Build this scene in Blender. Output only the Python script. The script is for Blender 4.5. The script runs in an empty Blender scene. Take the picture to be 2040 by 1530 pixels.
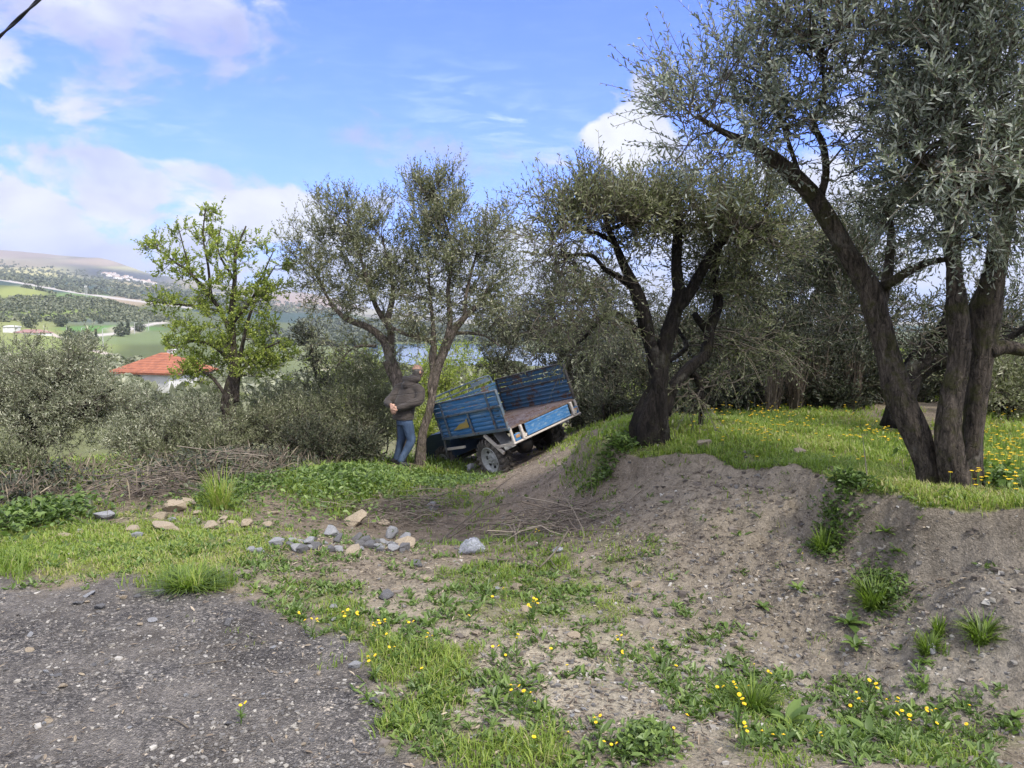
import bpy, bmesh, math, random
import numpy as np
from mathutils import Vector, Matrix
random.seed(7)
RNG = np.random.default_rng(11)
C = bpy.context.scene.collection
SC = bpy.context.scene

# ------------------------------------------------------------------ camera
F = 1532.0                                   # focal length in pixels of the 2040 px wide photograph
TH = math.atan(135 / F)
CT, ST = math.cos(TH), math.sin(TH)
EYE = 1.6
cam_d = bpy.data.cameras.new('camera')
cam = bpy.data.objects.new('camera', cam_d)
C.objects.link(cam)
cam.location = (0, 0, EYE)
cam.rotation_euler = (math.pi / 2 - TH, 0, 0)
cam_d.sensor_width = 36
cam_d.lens = 36 * F / 2040
cam_d.clip_start = 0.05
cam_d.clip_end = 40000
SC.camera = cam

# ------------------------------------------------------------------ light
SUN_EL, SUN_AZ = math.radians(50), math.radians(140)      # azimuth clockwise from +Y
SUN_STRENGTH, SKY_STRENGTH = 2.0, 0.15
EXPOSURE = 1.32
sun_dir = Vector((math.sin(SUN_AZ) * math.cos(SUN_EL), math.cos(SUN_AZ) * math.cos(SUN_EL), math.sin(SUN_EL)))
sl = bpy.data.lights.new('sun', 'SUN')
sl.energy = SUN_STRENGTH
sl.angle = math.radians(10.0)
sl.color = (1.0, 0.94, 0.84)
sun = bpy.data.objects.new('sun', sl)
sun.rotation_euler = sun_dir.to_track_quat('Z', 'Y').to_euler()
sun.location = (20, -10, 30)
C.objects.link(sun)
SC.view_settings.view_transform = 'Standard'
SC.view_settings.look = 'None'
SC.view_settings.exposure = EXPOSURE
SC.view_settings.gamma = 1
SC.cycles.max_bounces = 6
SC.cycles.diffuse_bounces = 3
SC.cycles.transparent_max_bounces = 6
SC.cycles.volume_bounces = 0


def ray(px, py):
    v = -(py - 765) / F
    return np.array([(px - 1020) / F, CT + v * ST, -ST + v * CT])


def P(px, py, d):
    """world point at distance d north of the camera, on the sight line through (px, py)"""
    r = ray(px, py)
    return np.array([0, 0, EYE]) + r * (d / r[1])


def UV(x, y, z):
    zz = z - EYE
    yy = np.maximum(y * CT - zz * ST, 1e-3)
    return 1020 + F * x / yy, 765 - F * (y * ST + zz * CT) / yy


# ------------------------------------------------------------------ node helpers
class NT:
    def __init__(s, tree):
        s.t = tree
        s.n, s.l = tree.nodes, tree.links

    def add(s, typ, ins=None, **kw):
        n = s.n.new(typ)
        for k, v in kw.items():
            setattr(n, k, v)
        for k, v in (ins or {}).items():
            s.put(n, k, v)
        return n

    def put(s, n, k, v):
        sock = n.inputs[k]
        if isinstance(v, bpy.types.NodeSocket):
            s.l.new(v, sock)
        elif isinstance(v, bpy.types.Node):
            s.l.new(v.outputs[0], sock)
        else:
            sock.default_value = v

    def m(s, op, a, b=0.0, c=0.0, clamp=False):
        n = s.add('ShaderNodeMath', {0: a, 1: b, 2: c}, operation=op)
        n.use_clamp = clamp
        return n.outputs[0]

    def mix(s, f, a, b, blend='MIX'):
        n = s.add('ShaderNodeMix', data_type='RGBA', blend_type=blend)
        s.put(n, 0, f)
        s.put(n, 6, a)
        s.put(n, 7, b)
        return n.outputs[2]

    def noise(s, vec, scale, detail=4, rough=0.55, dist=0.0):
        n = s.add('ShaderNodeTexNoise', {'Scale': scale, 'Detail': detail, 'Roughness': rough, 'Distortion': dist})
        if vec is not None:
            s.put(n, 'Vector', vec)
        return n

    def ramp(s, fac, stops):
        n = s.add('ShaderNodeValToRGB', {0: fac})
        e = n.color_ramp.elements
        while len(e) < len(stops):
            e.new(0.5)
        for q, (p, c) in zip(e, stops):
            q.position = p
            q.color = c if len(c) == 4 else (*c, 1)
        return n.outputs[0]

    def sstep(s, x, a, b):
        n = s.add('ShaderNodeMapRange', {0: x, 1: a, 2: b, 3: 0.0, 4: 1.0}, interpolation_type='SMOOTHSTEP')
        return n.outputs[0]


def rgb(*c):
    return (*c, 1.0)


def mat(name, build=None, color=(.5, .5, .5), rough=.7, **kw):
    m = bpy.data.materials.new(name)
    m.use_nodes = True
    nt = NT(m.node_tree)
    b = nt.n['Principled BSDF']
    b.inputs['Base Color'].default_value = rgb(*color)
    b.inputs['Roughness'].default_value = rough
    for k, v in kw.items():
        b.inputs[k].default_value = v
    if build:
        build(nt, b)
    return m


# ------------------------------------------------------------------ sky with clouds
w = bpy.data.worlds.new('World')
SC.world = w
w.use_nodes = True
nt = NT(w.node_tree)
bg = nt.n['Background']
sky = nt.add('ShaderNodeTexSky', sky_type='NISHITA', sun_disc=False, sun_elevation=SUN_EL, sun_rotation=SUN_AZ,
             altitude=200.0, air_density=1.0, dust_density=0.6, ozone_density=2.5)
tc = nt.add('ShaderNodeTexCoord').outputs['Generated']
sep = nt.add('ShaderNodeSeparateXYZ', {0: tc})
az = nt.m('ARCTAN2', sep.outputs[0], sep.outputs[1])
el = nt.m('ARCSINE', sep.outputs[2])
cv = nt.add('ShaderNodeCombineXYZ', {0: az, 1: nt.m('MULTIPLY', el, 1.6), 2: 0.0}).outputs[0]
n_big = nt.noise(cv, 9.0, 10, 0.58, 0.35)
n_shade = nt.noise(cv, 11.0, 5, 0.5, 0.2)
n_fine = nt.noise(nt.add('ShaderNodeMapping', {0: cv, 2: (0, 0, -0.5), 3: (1, 3.2, 1)}).outputs[0], 14.0, 6, 0.6, 0.5)


def azel(px, py):
    r = ray(px, py)
    return math.atan2(r[0], r[1]), math.atan2(r[2], math.hypot(r[0], r[1]))


# (px, py, half width, half height, strength, whiteness)
CLOUDS = [(240, 0, 330, 85, 1.0, .80), (390, 110, 190, 75, .75, .42), (20, 390, 170, 60, 1.1, 1.1), (120, 450, 260, 50, .9, .85),
          (330, 345, 190, 42, .9, .75), (90, 335, 130, 34, .7, .62), (500, 400, 150, 26, .9, 1.1), (520, 455, 130, 40, 1.1, 1.1), (300, 500, 330, 35, .7, .8),
          (800, 285, 190, 42, .72, .38), (950, 335, 90, 34, .55, .36), (740, 400, 100, 45, .6, .6), (1270, 195, 70, 70, .72, .85),
          (1230, 285, 120, 50, 1.05, 1.05), (1480, 520, 600, 190, .8, .95), (900, 560, 420, 110, .8, .9), (0, 120, 45, 30, .7, .85),
          (600, 570, 300, 60, .75, .85), (1900, 250, 300, 200, .5, .9), (2600, 200, 500, 300, .8, .9), (-700, 200, 500, 300, .8, .9)]
dens = None
whit = None
for (px, py, hw, hh, st, wh) in CLOUDS:
    a0, e0 = azel(px, py)
    da = nt.m('DIVIDE', nt.m('SUBTRACT', az, a0), hw / F)
    de = nt.m('DIVIDE', nt.m('SUBTRACT', el, e0), hh / F)
    r2 = nt.m('ADD', nt.m('MULTIPLY', da, da), nt.m('MULTIPLY', de, de))
    g = nt.m('MULTIPLY', nt.m('EXPONENT', nt.m('MULTIPLY', r2, -1.1)), st)
    gw = nt.m('MULTIPLY', g, wh)
    dens = g if dens is None else nt.m('ADD', dens, g)
    whit = gw if whit is None else nt.m('ADD', whit, gw)
white = nt.m('DIVIDE', whit, nt.m('MAXIMUM', dens, 0.02))
d1 = nt.m('ADD', nt.m('MULTIPLY', nt.m('MINIMUM', dens, 1.0), 0.56), nt.m('MULTIPLY', nt.m('SUBTRACT', n_big.outputs[0], .5), 1.9))
cov = nt.m('MULTIPLY', nt.sstep(d1, 0.28, nt.m('SUBTRACT', .74, nt.m('MULTIPLY', white, .22))), nt.m('MINIMUM', nt.m('ADD', nt.m('MULTIPLY', white, .55), .42), .96))
# thin streaks of cirrus
str_ = None
for (px, py, hw, hh, st) in [(990, 245, 110, 26, .9), (900, 180, 150, 45, .3), (1060, 300, 150, 50, .4), (210, 250, 190, 40, .45), (700, 200, 900, 200, .1)]:
    a0, e0 = azel(px, py)
    da = nt.m('DIVIDE', nt.m('SUBTRACT', az, a0), hw / F)
    de = nt.m('DIVIDE', nt.m('SUBTRACT', el, e0), hh / F)
    r2 = nt.m('ADD', nt.m('MULTIPLY', da, da), nt.m('MULTIPLY', de, de))
    g = nt.m('MULTIPLY', nt.m('EXPONENT', nt.m('MULTIPLY', r2, -1.0)), st)
    str_ = g if str_ is None else nt.m('ADD', str_, g)
cir = nt.m('MULTIPLY', str_, nt.sstep(n_fine.outputs[0], .42, .72))
skyc = nt.mix(1.0, sky.outputs[0], rgb(.31, .42, .95), 'MULTIPLY')
low = nt.sstep(el, 0.30, -0.02)
skyc = nt.mix(nt.m('MULTIPLY', low, .18), skyc, rgb(1.25, 2.2, 4.2))
K = 1.0 / SKY_STRENGTH
sh = nt.sstep(nt.m('ADD', nt.m('MULTIPLY', white, .8), nt.m('MULTIPLY', nt.m('SUBTRACT', n_shade.outputs[0], .5), 1.1)), .25, 1.0)
cl_col = nt.mix(sh, rgb(.215 * K, .225 * K, .30 * K), rgb(.45 * K, .455 * K, .47 * K))
skyc = nt.mix(cir, skyc, rgb(.29 * K, .38 * K, .47 * K))
skyc = nt.mix(cov, skyc, cl_col)
# bright broken clouds added overhead and behind the photographer, unseen, to whiten ambient light
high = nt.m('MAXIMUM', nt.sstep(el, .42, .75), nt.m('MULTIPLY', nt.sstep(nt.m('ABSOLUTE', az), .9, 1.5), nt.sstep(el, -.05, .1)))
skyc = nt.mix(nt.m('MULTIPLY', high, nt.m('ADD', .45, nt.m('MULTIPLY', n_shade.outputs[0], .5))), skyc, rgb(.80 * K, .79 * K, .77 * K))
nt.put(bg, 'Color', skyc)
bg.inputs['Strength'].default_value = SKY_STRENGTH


# ------------------------------------------------------------------ numpy mesh helpers
def unit(v):
    return v / (np.linalg.norm(v, axis=-1, keepdims=True) + 1e-9)


def hash2(ix, iy, seed):
    h = (ix.astype(np.int64) * 374761393 + iy.astype(np.int64) * 668265263 + seed * 974634777) & 0x7fffffff
    h = ((h ^ (h >> 13)) * 1274126177) & 0x7fffffff
    return ((h ^ (h >> 16)) & 0xffff) / 65535.0


def vnoise(x, y, seed=0):
    ix, iy = np.floor(x), np.floor(y)
    fx, fy = x - ix, y - iy
    fx, fy = fx * fx * (3 - 2 * fx), fy * fy * (3 - 2 * fy)
    a, b = hash2(ix, iy, seed), hash2(ix + 1, iy, seed)
    c, d = hash2(ix, iy + 1, seed), hash2(ix + 1, iy + 1, seed)
    return (a * (1 - fx) + b * fx) * (1 - fy) + (c * (1 - fx) + d * fx) * fy


def fbm(x, y, octv=4, seed=0):
    s, a, t = 0, 1.0, 0
    for o in range(octv):
        s = s + a * vnoise(x * 2 ** o + o * 17.3, y * 2 ** o - o * 9.1, seed + o)
        t += a
        a *= .5
    return s / t


def sst(x, a, b):
    t = np.clip((x - a) / (b - a), 0, 1)
    return t * t * (3 - 2 * t)


def mk(name, V, faces, mats, parent=None, smooth=False, mi=None, attrs=None, cols=None):
    """one mesh object; faces: list of integer arrays (n,3) / (n,4); mi: material index per face array"""
    me = bpy.data.meshes.new(name)
    V = np.asarray(V, dtype=np.float32).reshape(-1, 3)
    fs = [np.asarray(f, dtype=np.int32) for f in faces]
    keep = [i for i, f in enumerate(fs) if len(f)]
    mis = [(mi[i] if mi is not None else 0) for i in keep]
    fs = [fs[i] for i in keep]
    me.vertices.add(len(V))
    me.vertices.foreach_set('co', V.ravel())
    tot = sum(f.size for f in fs)
    nf = sum(len(f) for f in fs)
    me.loops.add(tot)
    me.polygons.add(nf)
    if fs:
        me.loops.foreach_set('vertex_index', np.concatenate([f.ravel() for f in fs]))
        ls, o = [], 0
        for f in fs:
            ls.append(o + np.arange(len(f), dtype=np.int32) * f.shape[1])
            o += f.size
        me.polygons.foreach_set('loop_start', np.concatenate(ls).astype(np.int32))
        me.polygons.foreach_set('material_index', np.concatenate(
            [np.full(len(f), m, dtype=np.int32) if np.isscalar(m) else np.asarray(m, dtype=np.int32) for f, m in zip(fs, mis)]))
        me.polygons.foreach_set('use_smooth', np.full(nf, smooth, dtype=bool))
    me.update(calc_edges=True)
    for k, v in (attrs or {}).items():
        a = me.attributes.new(k, 'FLOAT', 'POINT')
        a.data.foreach_set('value', np.asarray(v, dtype=np.float32))
    for k, v in (cols or {}).items():
        a = me.attributes.new(k, 'FLOAT_COLOR', 'POINT')
        v = np.asarray(v, dtype=np.float32)
        if v.shape[1] == 3:
            v = np.concatenate([v, np.ones((len(v), 1), np.float32)], 1)
        a.data.foreach_set('color', v.ravel())
    for m in (mats if isinstance(mats, (list, tuple)) else [mats]):
        me.materials.append(m)
    ob = bpy.data.objects.new(name, me)
    C.objects.link(ob)
    if parent is not None:
        ob.parent = parent
    return ob


def tag(o, label=None, cat=None, group=None, kind=None):
    if label: o['label'] = label
    if cat: o['category'] = cat
    if group: o['group'] = group
    if kind: o['kind'] = kind
    return o


def empty(name, loc=(0, 0, 0), rotz=0.0):
    o = bpy.data.objects.new(name, None)
    o.location = tuple(float(q) for q in loc)
    o.rotation_euler = (0, 0, rotz)
    o.empty_display_size = .2
    C.objects.link(o)
    return o


def copy_tree(o, parent=None):
    c = o.copy()
    C.objects.link(c)
    if parent is not None:
        c.parent = parent
    for ch in list(o.children):
        copy_tree(ch, c)
    return c


class MB:
    """collects shapes into one mesh"""

    def __init__(s):
        s.v, s.q, s.t, s.n = [], [], [], 0

    def add(s, V, quads=(), tris=()):
        V = np.asarray(V, float).reshape(-1, 3)
        s.v.append(V)
        if len(quads): s.q.append(np.asarray(quads, int).reshape(-1, 4) + s.n)
        if len(tris): s.t.append(np.asarray(tris, int).reshape(-1, 3) + s.n)
        s.n += len(V)
        return s

    def box(s, c, size, M=None, bev=0.0):
        hx, hy, hz = [q / 2 for q in size]
        if bev > 0:
            b = min(bev, hx * .8, hy * .8, hz * .8)
            V = []
            for sx in (-1, 1):
                for sy in (-1, 1):
                    for sz in (-1, 1):
                        V += [(sx * hx, sy * (hy - b), sz * (hz - b)), (sx * (hx - b), sy * hy, sz * (hz - b)), (sx * (hx - b), sy * (hy - b), sz * hz)]
            bm = bmesh.new()
            for q in V: bm.verts.new(q)
            bmesh.ops.convex_hull(bm, input=bm.verts)
            bm.verts.index_update()
            bmesh.ops.triangulate(bm, faces=bm.faces)
            V = np.array([q.co[:] for q in bm.verts])
            T = [[q.index for q in f_.verts] for f_ in bm.faces]
            bm.free()
            if M is not None: V = V @ np.asarray(M).T
            return s.add(V + np.asarray(c), tris=T)
        V = np.array([(x, y, z) for x in (-hx, hx) for y in (-hy, hy) for z in (-hz, hz)])
        if M is not None: V = V @ np.asarray(M).T
        return s.add(V + np.asarray(c), quads=[(0, 1, 3, 2), (4, 6, 7, 5), (0, 4, 5, 1), (2, 3, 7, 6), (0, 2, 6, 4), (1, 5, 7, 3)])

    def bar(s, a, b, wd, ht, up=(0, 0, 1)):
        a, b = np.asarray(a, float), np.asarray(b, float)
        d = b - a
        L = np.linalg.norm(d)
        d /= L
        r = np.cross(d, up)
        r /= np.linalg.norm(r) + 1e-9
        u = np.cross(r, d)
        return s.box((a + b) / 2, (wd, L, ht), np.stack([r, d, u], 1))

    def tube(s, pts, rad, n=8, cap=True, prof=None):
        V, Q, T = tube(pts, rad, n, cap, prof)
        return s.add(V, Q, T)

    def build(s, name, mats, parent=None, smooth=False, **kw):
        V = np.concatenate(s.v)
        return mk(name, V, [np.concatenate(s.q) if s.q else np.zeros((0, 4)), np.concatenate(s.t) if s.t else np.zeros((0, 3))], mats, parent, smooth,
                  mi=[0, 0], **kw)


def resample(pts, step):
    """catmull-rom resample of points (n,k)"""
    p = np.asarray(pts, float)
    if len(p) < 2: return p
    pp = np.vstack([2 * p[0] - p[1], p, 2 * p[-1] - p[-2]])
    out = []
    for i in range(1, len(pp) - 2):
        a, b, c, d = pp[i - 1:i + 3]
        m = max(2, int(np.linalg.norm((c - b)[:3]) / step))
        t = np.linspace(0, 1, m, endpoint=False)[:, None]
        out.append(.5 * ((2 * b) + (-a + c) * t + (2 * a - 5 * b + 4 * c - d) * t ** 2 + (-a + 3 * b - 3 * c + d) * t ** 3))
    out.append(p[-1:])
    return np.vstack(out)


def tube(pts, rad, n=8, cap=True, prof=None):
    p = np.asarray(pts, float)
    k = len(p)
    r = np.broadcast_to(np.asarray(rad, float), (k,)) if np.ndim(rad) < 2 else rad
    t = np.gradient(p, axis=0)
    t /= np.linalg.norm(t, axis=1)[:, None] + 1e-9
    ref = np.array([0, 0, 1.0]) if abs(t[0, 2]) < .8 else np.array([0, 1.0, 0])
    nrm = np.zeros_like(p)
    a = np.cross(t[0], ref)
    a /= np.linalg.norm(a)
    for i in range(k):
        a = a - t[i] * np.dot(a, t[i])
        a /= np.linalg.norm(a) + 1e-9
        nrm[i] = a
    b = np.cross(t, nrm)
    ang = np.arange(n) / n * 2 * np.pi
    rr = r[:, None] * (prof if prof is not None else np.ones((k, n)))
    V = p[:, None, :] + rr[..., None] * (np.cos(ang)[None, :, None] * nrm[:, None, :] + np.sin(ang)[None, :, None] * b[:, None, :])
    V = V.reshape(-1, 3)
    i, j = np.meshgrid(np.arange(k - 1), np.arange(n), indexing='ij')
    j2 = (j + 1) % n
    Q = np.stack([i * n + j, i * n + j2, (i + 1) * n + j2, (i + 1) * n + j], -1).reshape(-1, 4)
    T = np.zeros((0, 3), int)
    if cap:
        V = np.vstack([V, p[0], p[-1]])
        jj = np.arange(n)
        j2 = (jj + 1) % n
        T = np.vstack([np.stack([np.full(n, k * n), j2, jj], 1), np.stack([np.full(n, k * n + 1), (k - 1) * n + jj, (k - 1) * n + j2], 1)])
    return V, Q, T


# ------------------------------------------------------------------ terrain
NEAR = [(-200, 1530, 0), (0, 1530, 0), (500, 1530, 0), (930, 1530, 0), (0, 1300, 0), (400, 1300, 0), (780, 1400, 0), (1200, 1450, 0), (1500, 1500, .0), (1800, 1520, .02),
        (0, 1150, 0), (450, 1190, 0), (690, 1290, 0), (950, 1250, 0), (-400, 1200, 0)]
NEARD = [(200, 1090, 5.5), (200, 1040, 6.6), (100, 985, 8.5), (100, 930, 16), (86, 954, 14), (330, 1010, 7.5), (650, 1075, 6.0), (690, 960, 9.5), (800, 925, 13.2),
         (975, 957, 12.15), (900, 1000, 9.0), (1000, 1080, 5.9), (1000, 1000, 8.6), (1100, 1000, 7.6), (1150, 965, 7.1), (1190, 893, 7.3), (1130, 890, 11.0),
         (1100, 930, 9.5), (1115, 887, 12.8), (1250, 862, 8.5), (1180, 850, 12.0), (1300, 885, 6.9), (1430, 925, 6.0), (1600, 870, 7.2), (1650, 960, 5.1), (1500, 830, 9.0), (1750, 825, 9.0),
         (1850, 985, 4.8), (1840, 1038, 4.2), (2040, 1060, 3.95), (2400, 1120, 3.6), (1250, 1160, 4.7), (1450, 1200, 4.3), (1650, 1262, 3.93), (1850, 1385, 3.28), (2040, 1460, 3.0),
         (2400, 1560, 2.7), (1400, 1000, 5.3), (1300, 1050, 5.3), (1550, 1050, 4.8), (1450, 955, 5.75), (1750, 1150, 4.05), (1950, 1250, 3.5), (1900, 1120, 3.95), (1560, 946, 5.38), (1645, 975, 4.95), (1628, 1004, 4.72), (1690, 1021, 4.5), (1770, 1028, 4.33), (1195, 899, 7.1), (1158, 886, 8.0),
         (455, 925, 14.0), (600, 930, 13.0), (1300, 960, 6.1), (1230, 1010, 6.2), (1960, 1110, 3.75)]
NEARZ = [(-15, -5, 0), (15, -5, .5), (0, -8, 0), (15, 10, .6), (-20, 5, -.3), (25, 22, .4), (-30, 22, -3.4), (5, 16, .3), (9, 14, .4), (2, 18, -.9), (-2, 18, -2.0),
         (-6, 17, -1.9), (-6, 30, -4.2), (-18, 30, -4.6), (5, 30, -1.8), (14, 32, 0), (25, 40, 0), (-20, 45, -6), (3, 45, -4)]


def tpr(px, py):
    return (lambda r: r[2] / r[1])(ray(px, py))


cp = [(P(a, b, (z - EYE) / tpr(a, b))) for a, b, z in NEAR] + [P(*q) for q in NEARD] + [np.array(q, float) for q in NEARZ]
cp = np.array(cp)


def _tps(r2):
    return .5 * r2 * np.log(r2 + 1e-9)


_A = cp[:, :2]
_n = len(_A)
_K = _tps(((_A[:, None] - _A[None]) ** 2).sum(-1)) + np.eye(_n) * .002
_Pm = np.c_[np.ones(_n), _A]
_sol = np.linalg.solve(np.block([[_K, _Pm], [_Pm.T, np.zeros((3, 3))]]), np.r_[cp[:, 2], np.zeros(3)])

FU = np.array([-600, 0, 200, 330, 450, 600, 800, 1000, 1300, 2000, 2700.])
FD = np.log(np.array([30, 60, 100, 200, 300, 430, 600, 900, 1100, 1500, 2000, 3000, 4000, 5200, 7000, 20000.]))
FT = np.array([[900, 900, 890, 880, 875, 870, 850, 800, 720, 696, 696], [800, 800, 800, 800, 800, 795, 790, 770, 725, 680, 680],
               [745, 750, 765, 775, 775, 780, 785, 770, 740, 690, 690], [705, 705, 715, 725, 735, 750, 765, 760, 745, 700, 700],
               [675, 682, 692, 705, 715, 730, 750, 750, 740, 700, 700], [655, 662, 674, 682, 700, 715, 735, 740, 735, 700, 700],
               [635, 640, 650, 662, 680, 700, 723, 726, 725, 700, 700], [560, 568, 597, 628, 665, 680, 690, 690, 690, 680, 680],
               [575, 585, 605, 632, 662, 675, 680, 680, 680, 675, 675], [550, 557, 588, 604, 630, 645, 660, 662, 660, 655, 655],
               [540, 547, 567, 580, 600, 620, 645, 655, 652, 650, 650], [525, 532, 552, 569, 590, 610, 642, 651, 650, 647, 647],
               [505, 512, 535, 562, 585, 603, 638, 648, 647, 644, 644], [480, 496, 514, 552, 570, 583, 625, 642, 644, 640, 640],
               [540, 560, 570, 590, 600, 612, 635, 645, 646, 645, 645], [640] * 11], float)
FE = np.tan(np.arctan(-(FT - 765) / F) - TH)


def far_h(x, y):
    a = np.clip(np.arctan2(x, y), -.80, .80)
    r = np.hypot(x, y)
    d = np.maximum(r * np.cos(a), 20)
    u = 1020 + F * np.tan(a)
    ld = np.log(d)

    def cell(g, q):
        i = np.clip(np.searchsorted(g, q) - 1, 0, len(g) - 2)
        t = np.clip((q - g[i]) / (g[i + 1] - g[i]), 0, 1)
        return i, t
    i, tu = cell(FU, u)
    j, td = cell(FD, ld)
    tu = tu * .4 + .6 * tu * tu * (3 - 2 * tu)
    td = td * .5 + .5 * td * td * (3 - 2 * td)
    e = (FE[j, i] * (1 - tu) + FE[j, i + 1] * tu) * (1 - td) + (FE[j + 1, i] * (1 - tu) + FE[j + 1, i + 1] * tu) * td
    z = EYE + e * d
    nz = (fbm(x / (d * .16), y / (d * .3), 4, 5) - .5)
    z = z + nz * d * .006 * sst(d, 2500, 5200) + (fbm(x / 150., y / 150., 3, 9) - .5) * 3.0 * sst(d, 150, 700)
    lake = np.exp(-(((u - 870) / 150.) ** 4 + ((d - 800) / 190.) ** 4))
    return z - 7 * lake


def near_h(x, y):
    sh = x.shape
    q = np.stack([x.ravel(), y.ravel()], 1)
    out = np.zeros(len(q))
    for s in range(0, len(q), 20000):
        k = q[s:s + 20000]
        out[s:s + 20000] = _tps(((k[:, None] - _A[None]) ** 2).sum(-1)) @ _sol[:_n] + _sol[_n] + k @ _sol[_n + 1:]
    return np.clip(out, -8, 1.5).reshape(sh)


def H0(x, y):
    x, y = np.asarray(x, float), np.asarray(y, float)
    r = np.hypot(x, y)
    wgt = sst(r, 24, 46)
    z = np.zeros(x.shape)
    nr = wgt < 1
    if nr.any(): z[nr] = near_h(x[nr], y[nr]) * (1 - wgt[nr])
    fr = wgt > 0
    if fr.any(): z[fr] += far_h(x[fr], y[fr]) * wgt[fr]
    return z


# gravel lay-by: its grassy border, in survey points on the level ground
_ge = np.array([P(a, b, (0 - EYE) / tpr(a, b))[:2] for a, b in
                [(-900, 1085), (-300, 1120), (0, 1146), (250, 1164), (450, 1188), (600, 1228), (690, 1285), (735, 1330), (775, 1395), (765, 1450), (850, 1500), (930, 1535), (1000, 1700), (1050, 2200)]])


def gravel_mask(x, y):
    """1 on the gravel, 0 off it: outline is a function of x -> y"""
    ye = np.interp(x, _ge[:, 0][np.argsort(_ge[:, 0])], _ge[:, 1][np.argsort(_ge[:, 0])])
    dist = ye - y + (fbm(x * 2.2, y * 2.2, 4, 21) - .5) * .6 + (fbm(x * 11, y * 11, 3, 22) - .5) * .35
    return np.where(x > .6, 0, sst(dist, -.22, .24))


_lp = np.array([P(*q)[:2] for q in [(1135, 868, 9.2), (1158, 884, 8.0), (1195, 899, 7.1), (1300, 909, 6.45), (1430, 927, 5.92), (1560, 946, 5.38), (1645, 975, 4.95), (1628, 1004, 4.72), (1690, 1021, 4.5), (1770, 1028, 4.33), (1840, 1043, 4.13), (2040, 1063, 3.9), (2500, 1125, 3.5), (4000, 1300, 2.9)]])
_la = np.array([.0, .16, .24, .20, .10, .12, .22, .30, .30, .28, .32, .34, .30, .25])


def lip(x, y):
    """signed distance to the crisp edge of the terrace (positive on the terrace) and the step height there"""
    best = np.full(x.shape, 1e9); sg = np.zeros(x.shape); am = np.zeros(x.shape)
    for i in range(len(_lp) - 1):
        p0, e = _lp[i], _lp[i + 1] - _lp[i]
        t = np.clip(((x - p0[0]) * e[0] + (y - p0[1]) * e[1]) / (e @ e), 0, 1)
        dx, dy = x - p0[0] - t * e[0], y - p0[1] - t * e[1]
        dd = np.hypot(dx, dy)
        m = dd < best
        sg = np.where(m, np.sign(e[0] * dy - e[1] * dx), sg)
        am = np.where(m, _la[i] * (1 - t) + _la[i + 1] * t, am)
        best = np.where(m, dd, best)
    return best * sg + (fbm(x * 4, y * 4, 4, 37) - .5) * .11 , am


def bank_mask(x, y, z):
    """bare cut slope of the terrace"""
    h = .08
    g = np.hypot(H0(x + h, y) - H0(x - h, y), H0(x, y + h) - H0(x, y - h)) / (2 * h)
    return g


def H(x, y):
    x, y = np.asarray(x, float), np.asarray(y, float)
    z = H0(x, y)
    r = np.hypot(x, y)
    nr = r < 40
    if nr.any():
        xx, yy = x[nr], y[nr]
        gm = gravel_mask(xx, yy)
        fine = (fbm(xx * 5, yy * 5, 4, 31) - .5) * .06 + (fbm(xx * 1.3, yy * 1.3, 3, 33) - .5) * .06
        lump = sst(r[nr], 2.0, 4.5)
        onb = sst(xx, .6, 1.6) * sst(yy, 2.6, 3.4) * (1 - sst(yy, 6.5, 8))
        sd, am = lip(xx, yy)
        z[nr] += am * (sst(sd, -.13, .03) - .55) * np.exp(-np.abs(sd) / .38)
        onb = onb * (1 - sst(sd, -.05, .1))
        rough = (fbm(xx * 9, yy * 9, 4, 35) - .5) * .085 * onb + (np.abs(fbm(xx * 2.6 + yy, yy * 1.4, 3, 36) - .5) - .1) * -.13 * onb
        z[nr] += fine * (1 - gm) * (.35 + .65 * lump) * (1 - .5 * sst(r[nr], 20, 40)) + gm * (fbm(xx * 8, yy * 8, 3, 32) - .5) * .014 + rough * (1 - gm)
    return z


def G(px, py, dmin=1.8, dmax=60):
    """ground point on the sight line (px, py)"""
    r = ray(px, py)
    d = np.exp(np.linspace(math.log(dmin), math.log(dmax), 700))
    pts = np.array([0, 0, EYE]) + r[None] * (d / r[1])[:, None]
    below = pts[:, 2] < H(pts[:, 0], pts[:, 1])
    i = int(np.argmax(below)) if below.any() else len(d) - 1
    p = pts[i]
    p[2] = H(p[:1], p[1:2])[0]
    return p
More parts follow.
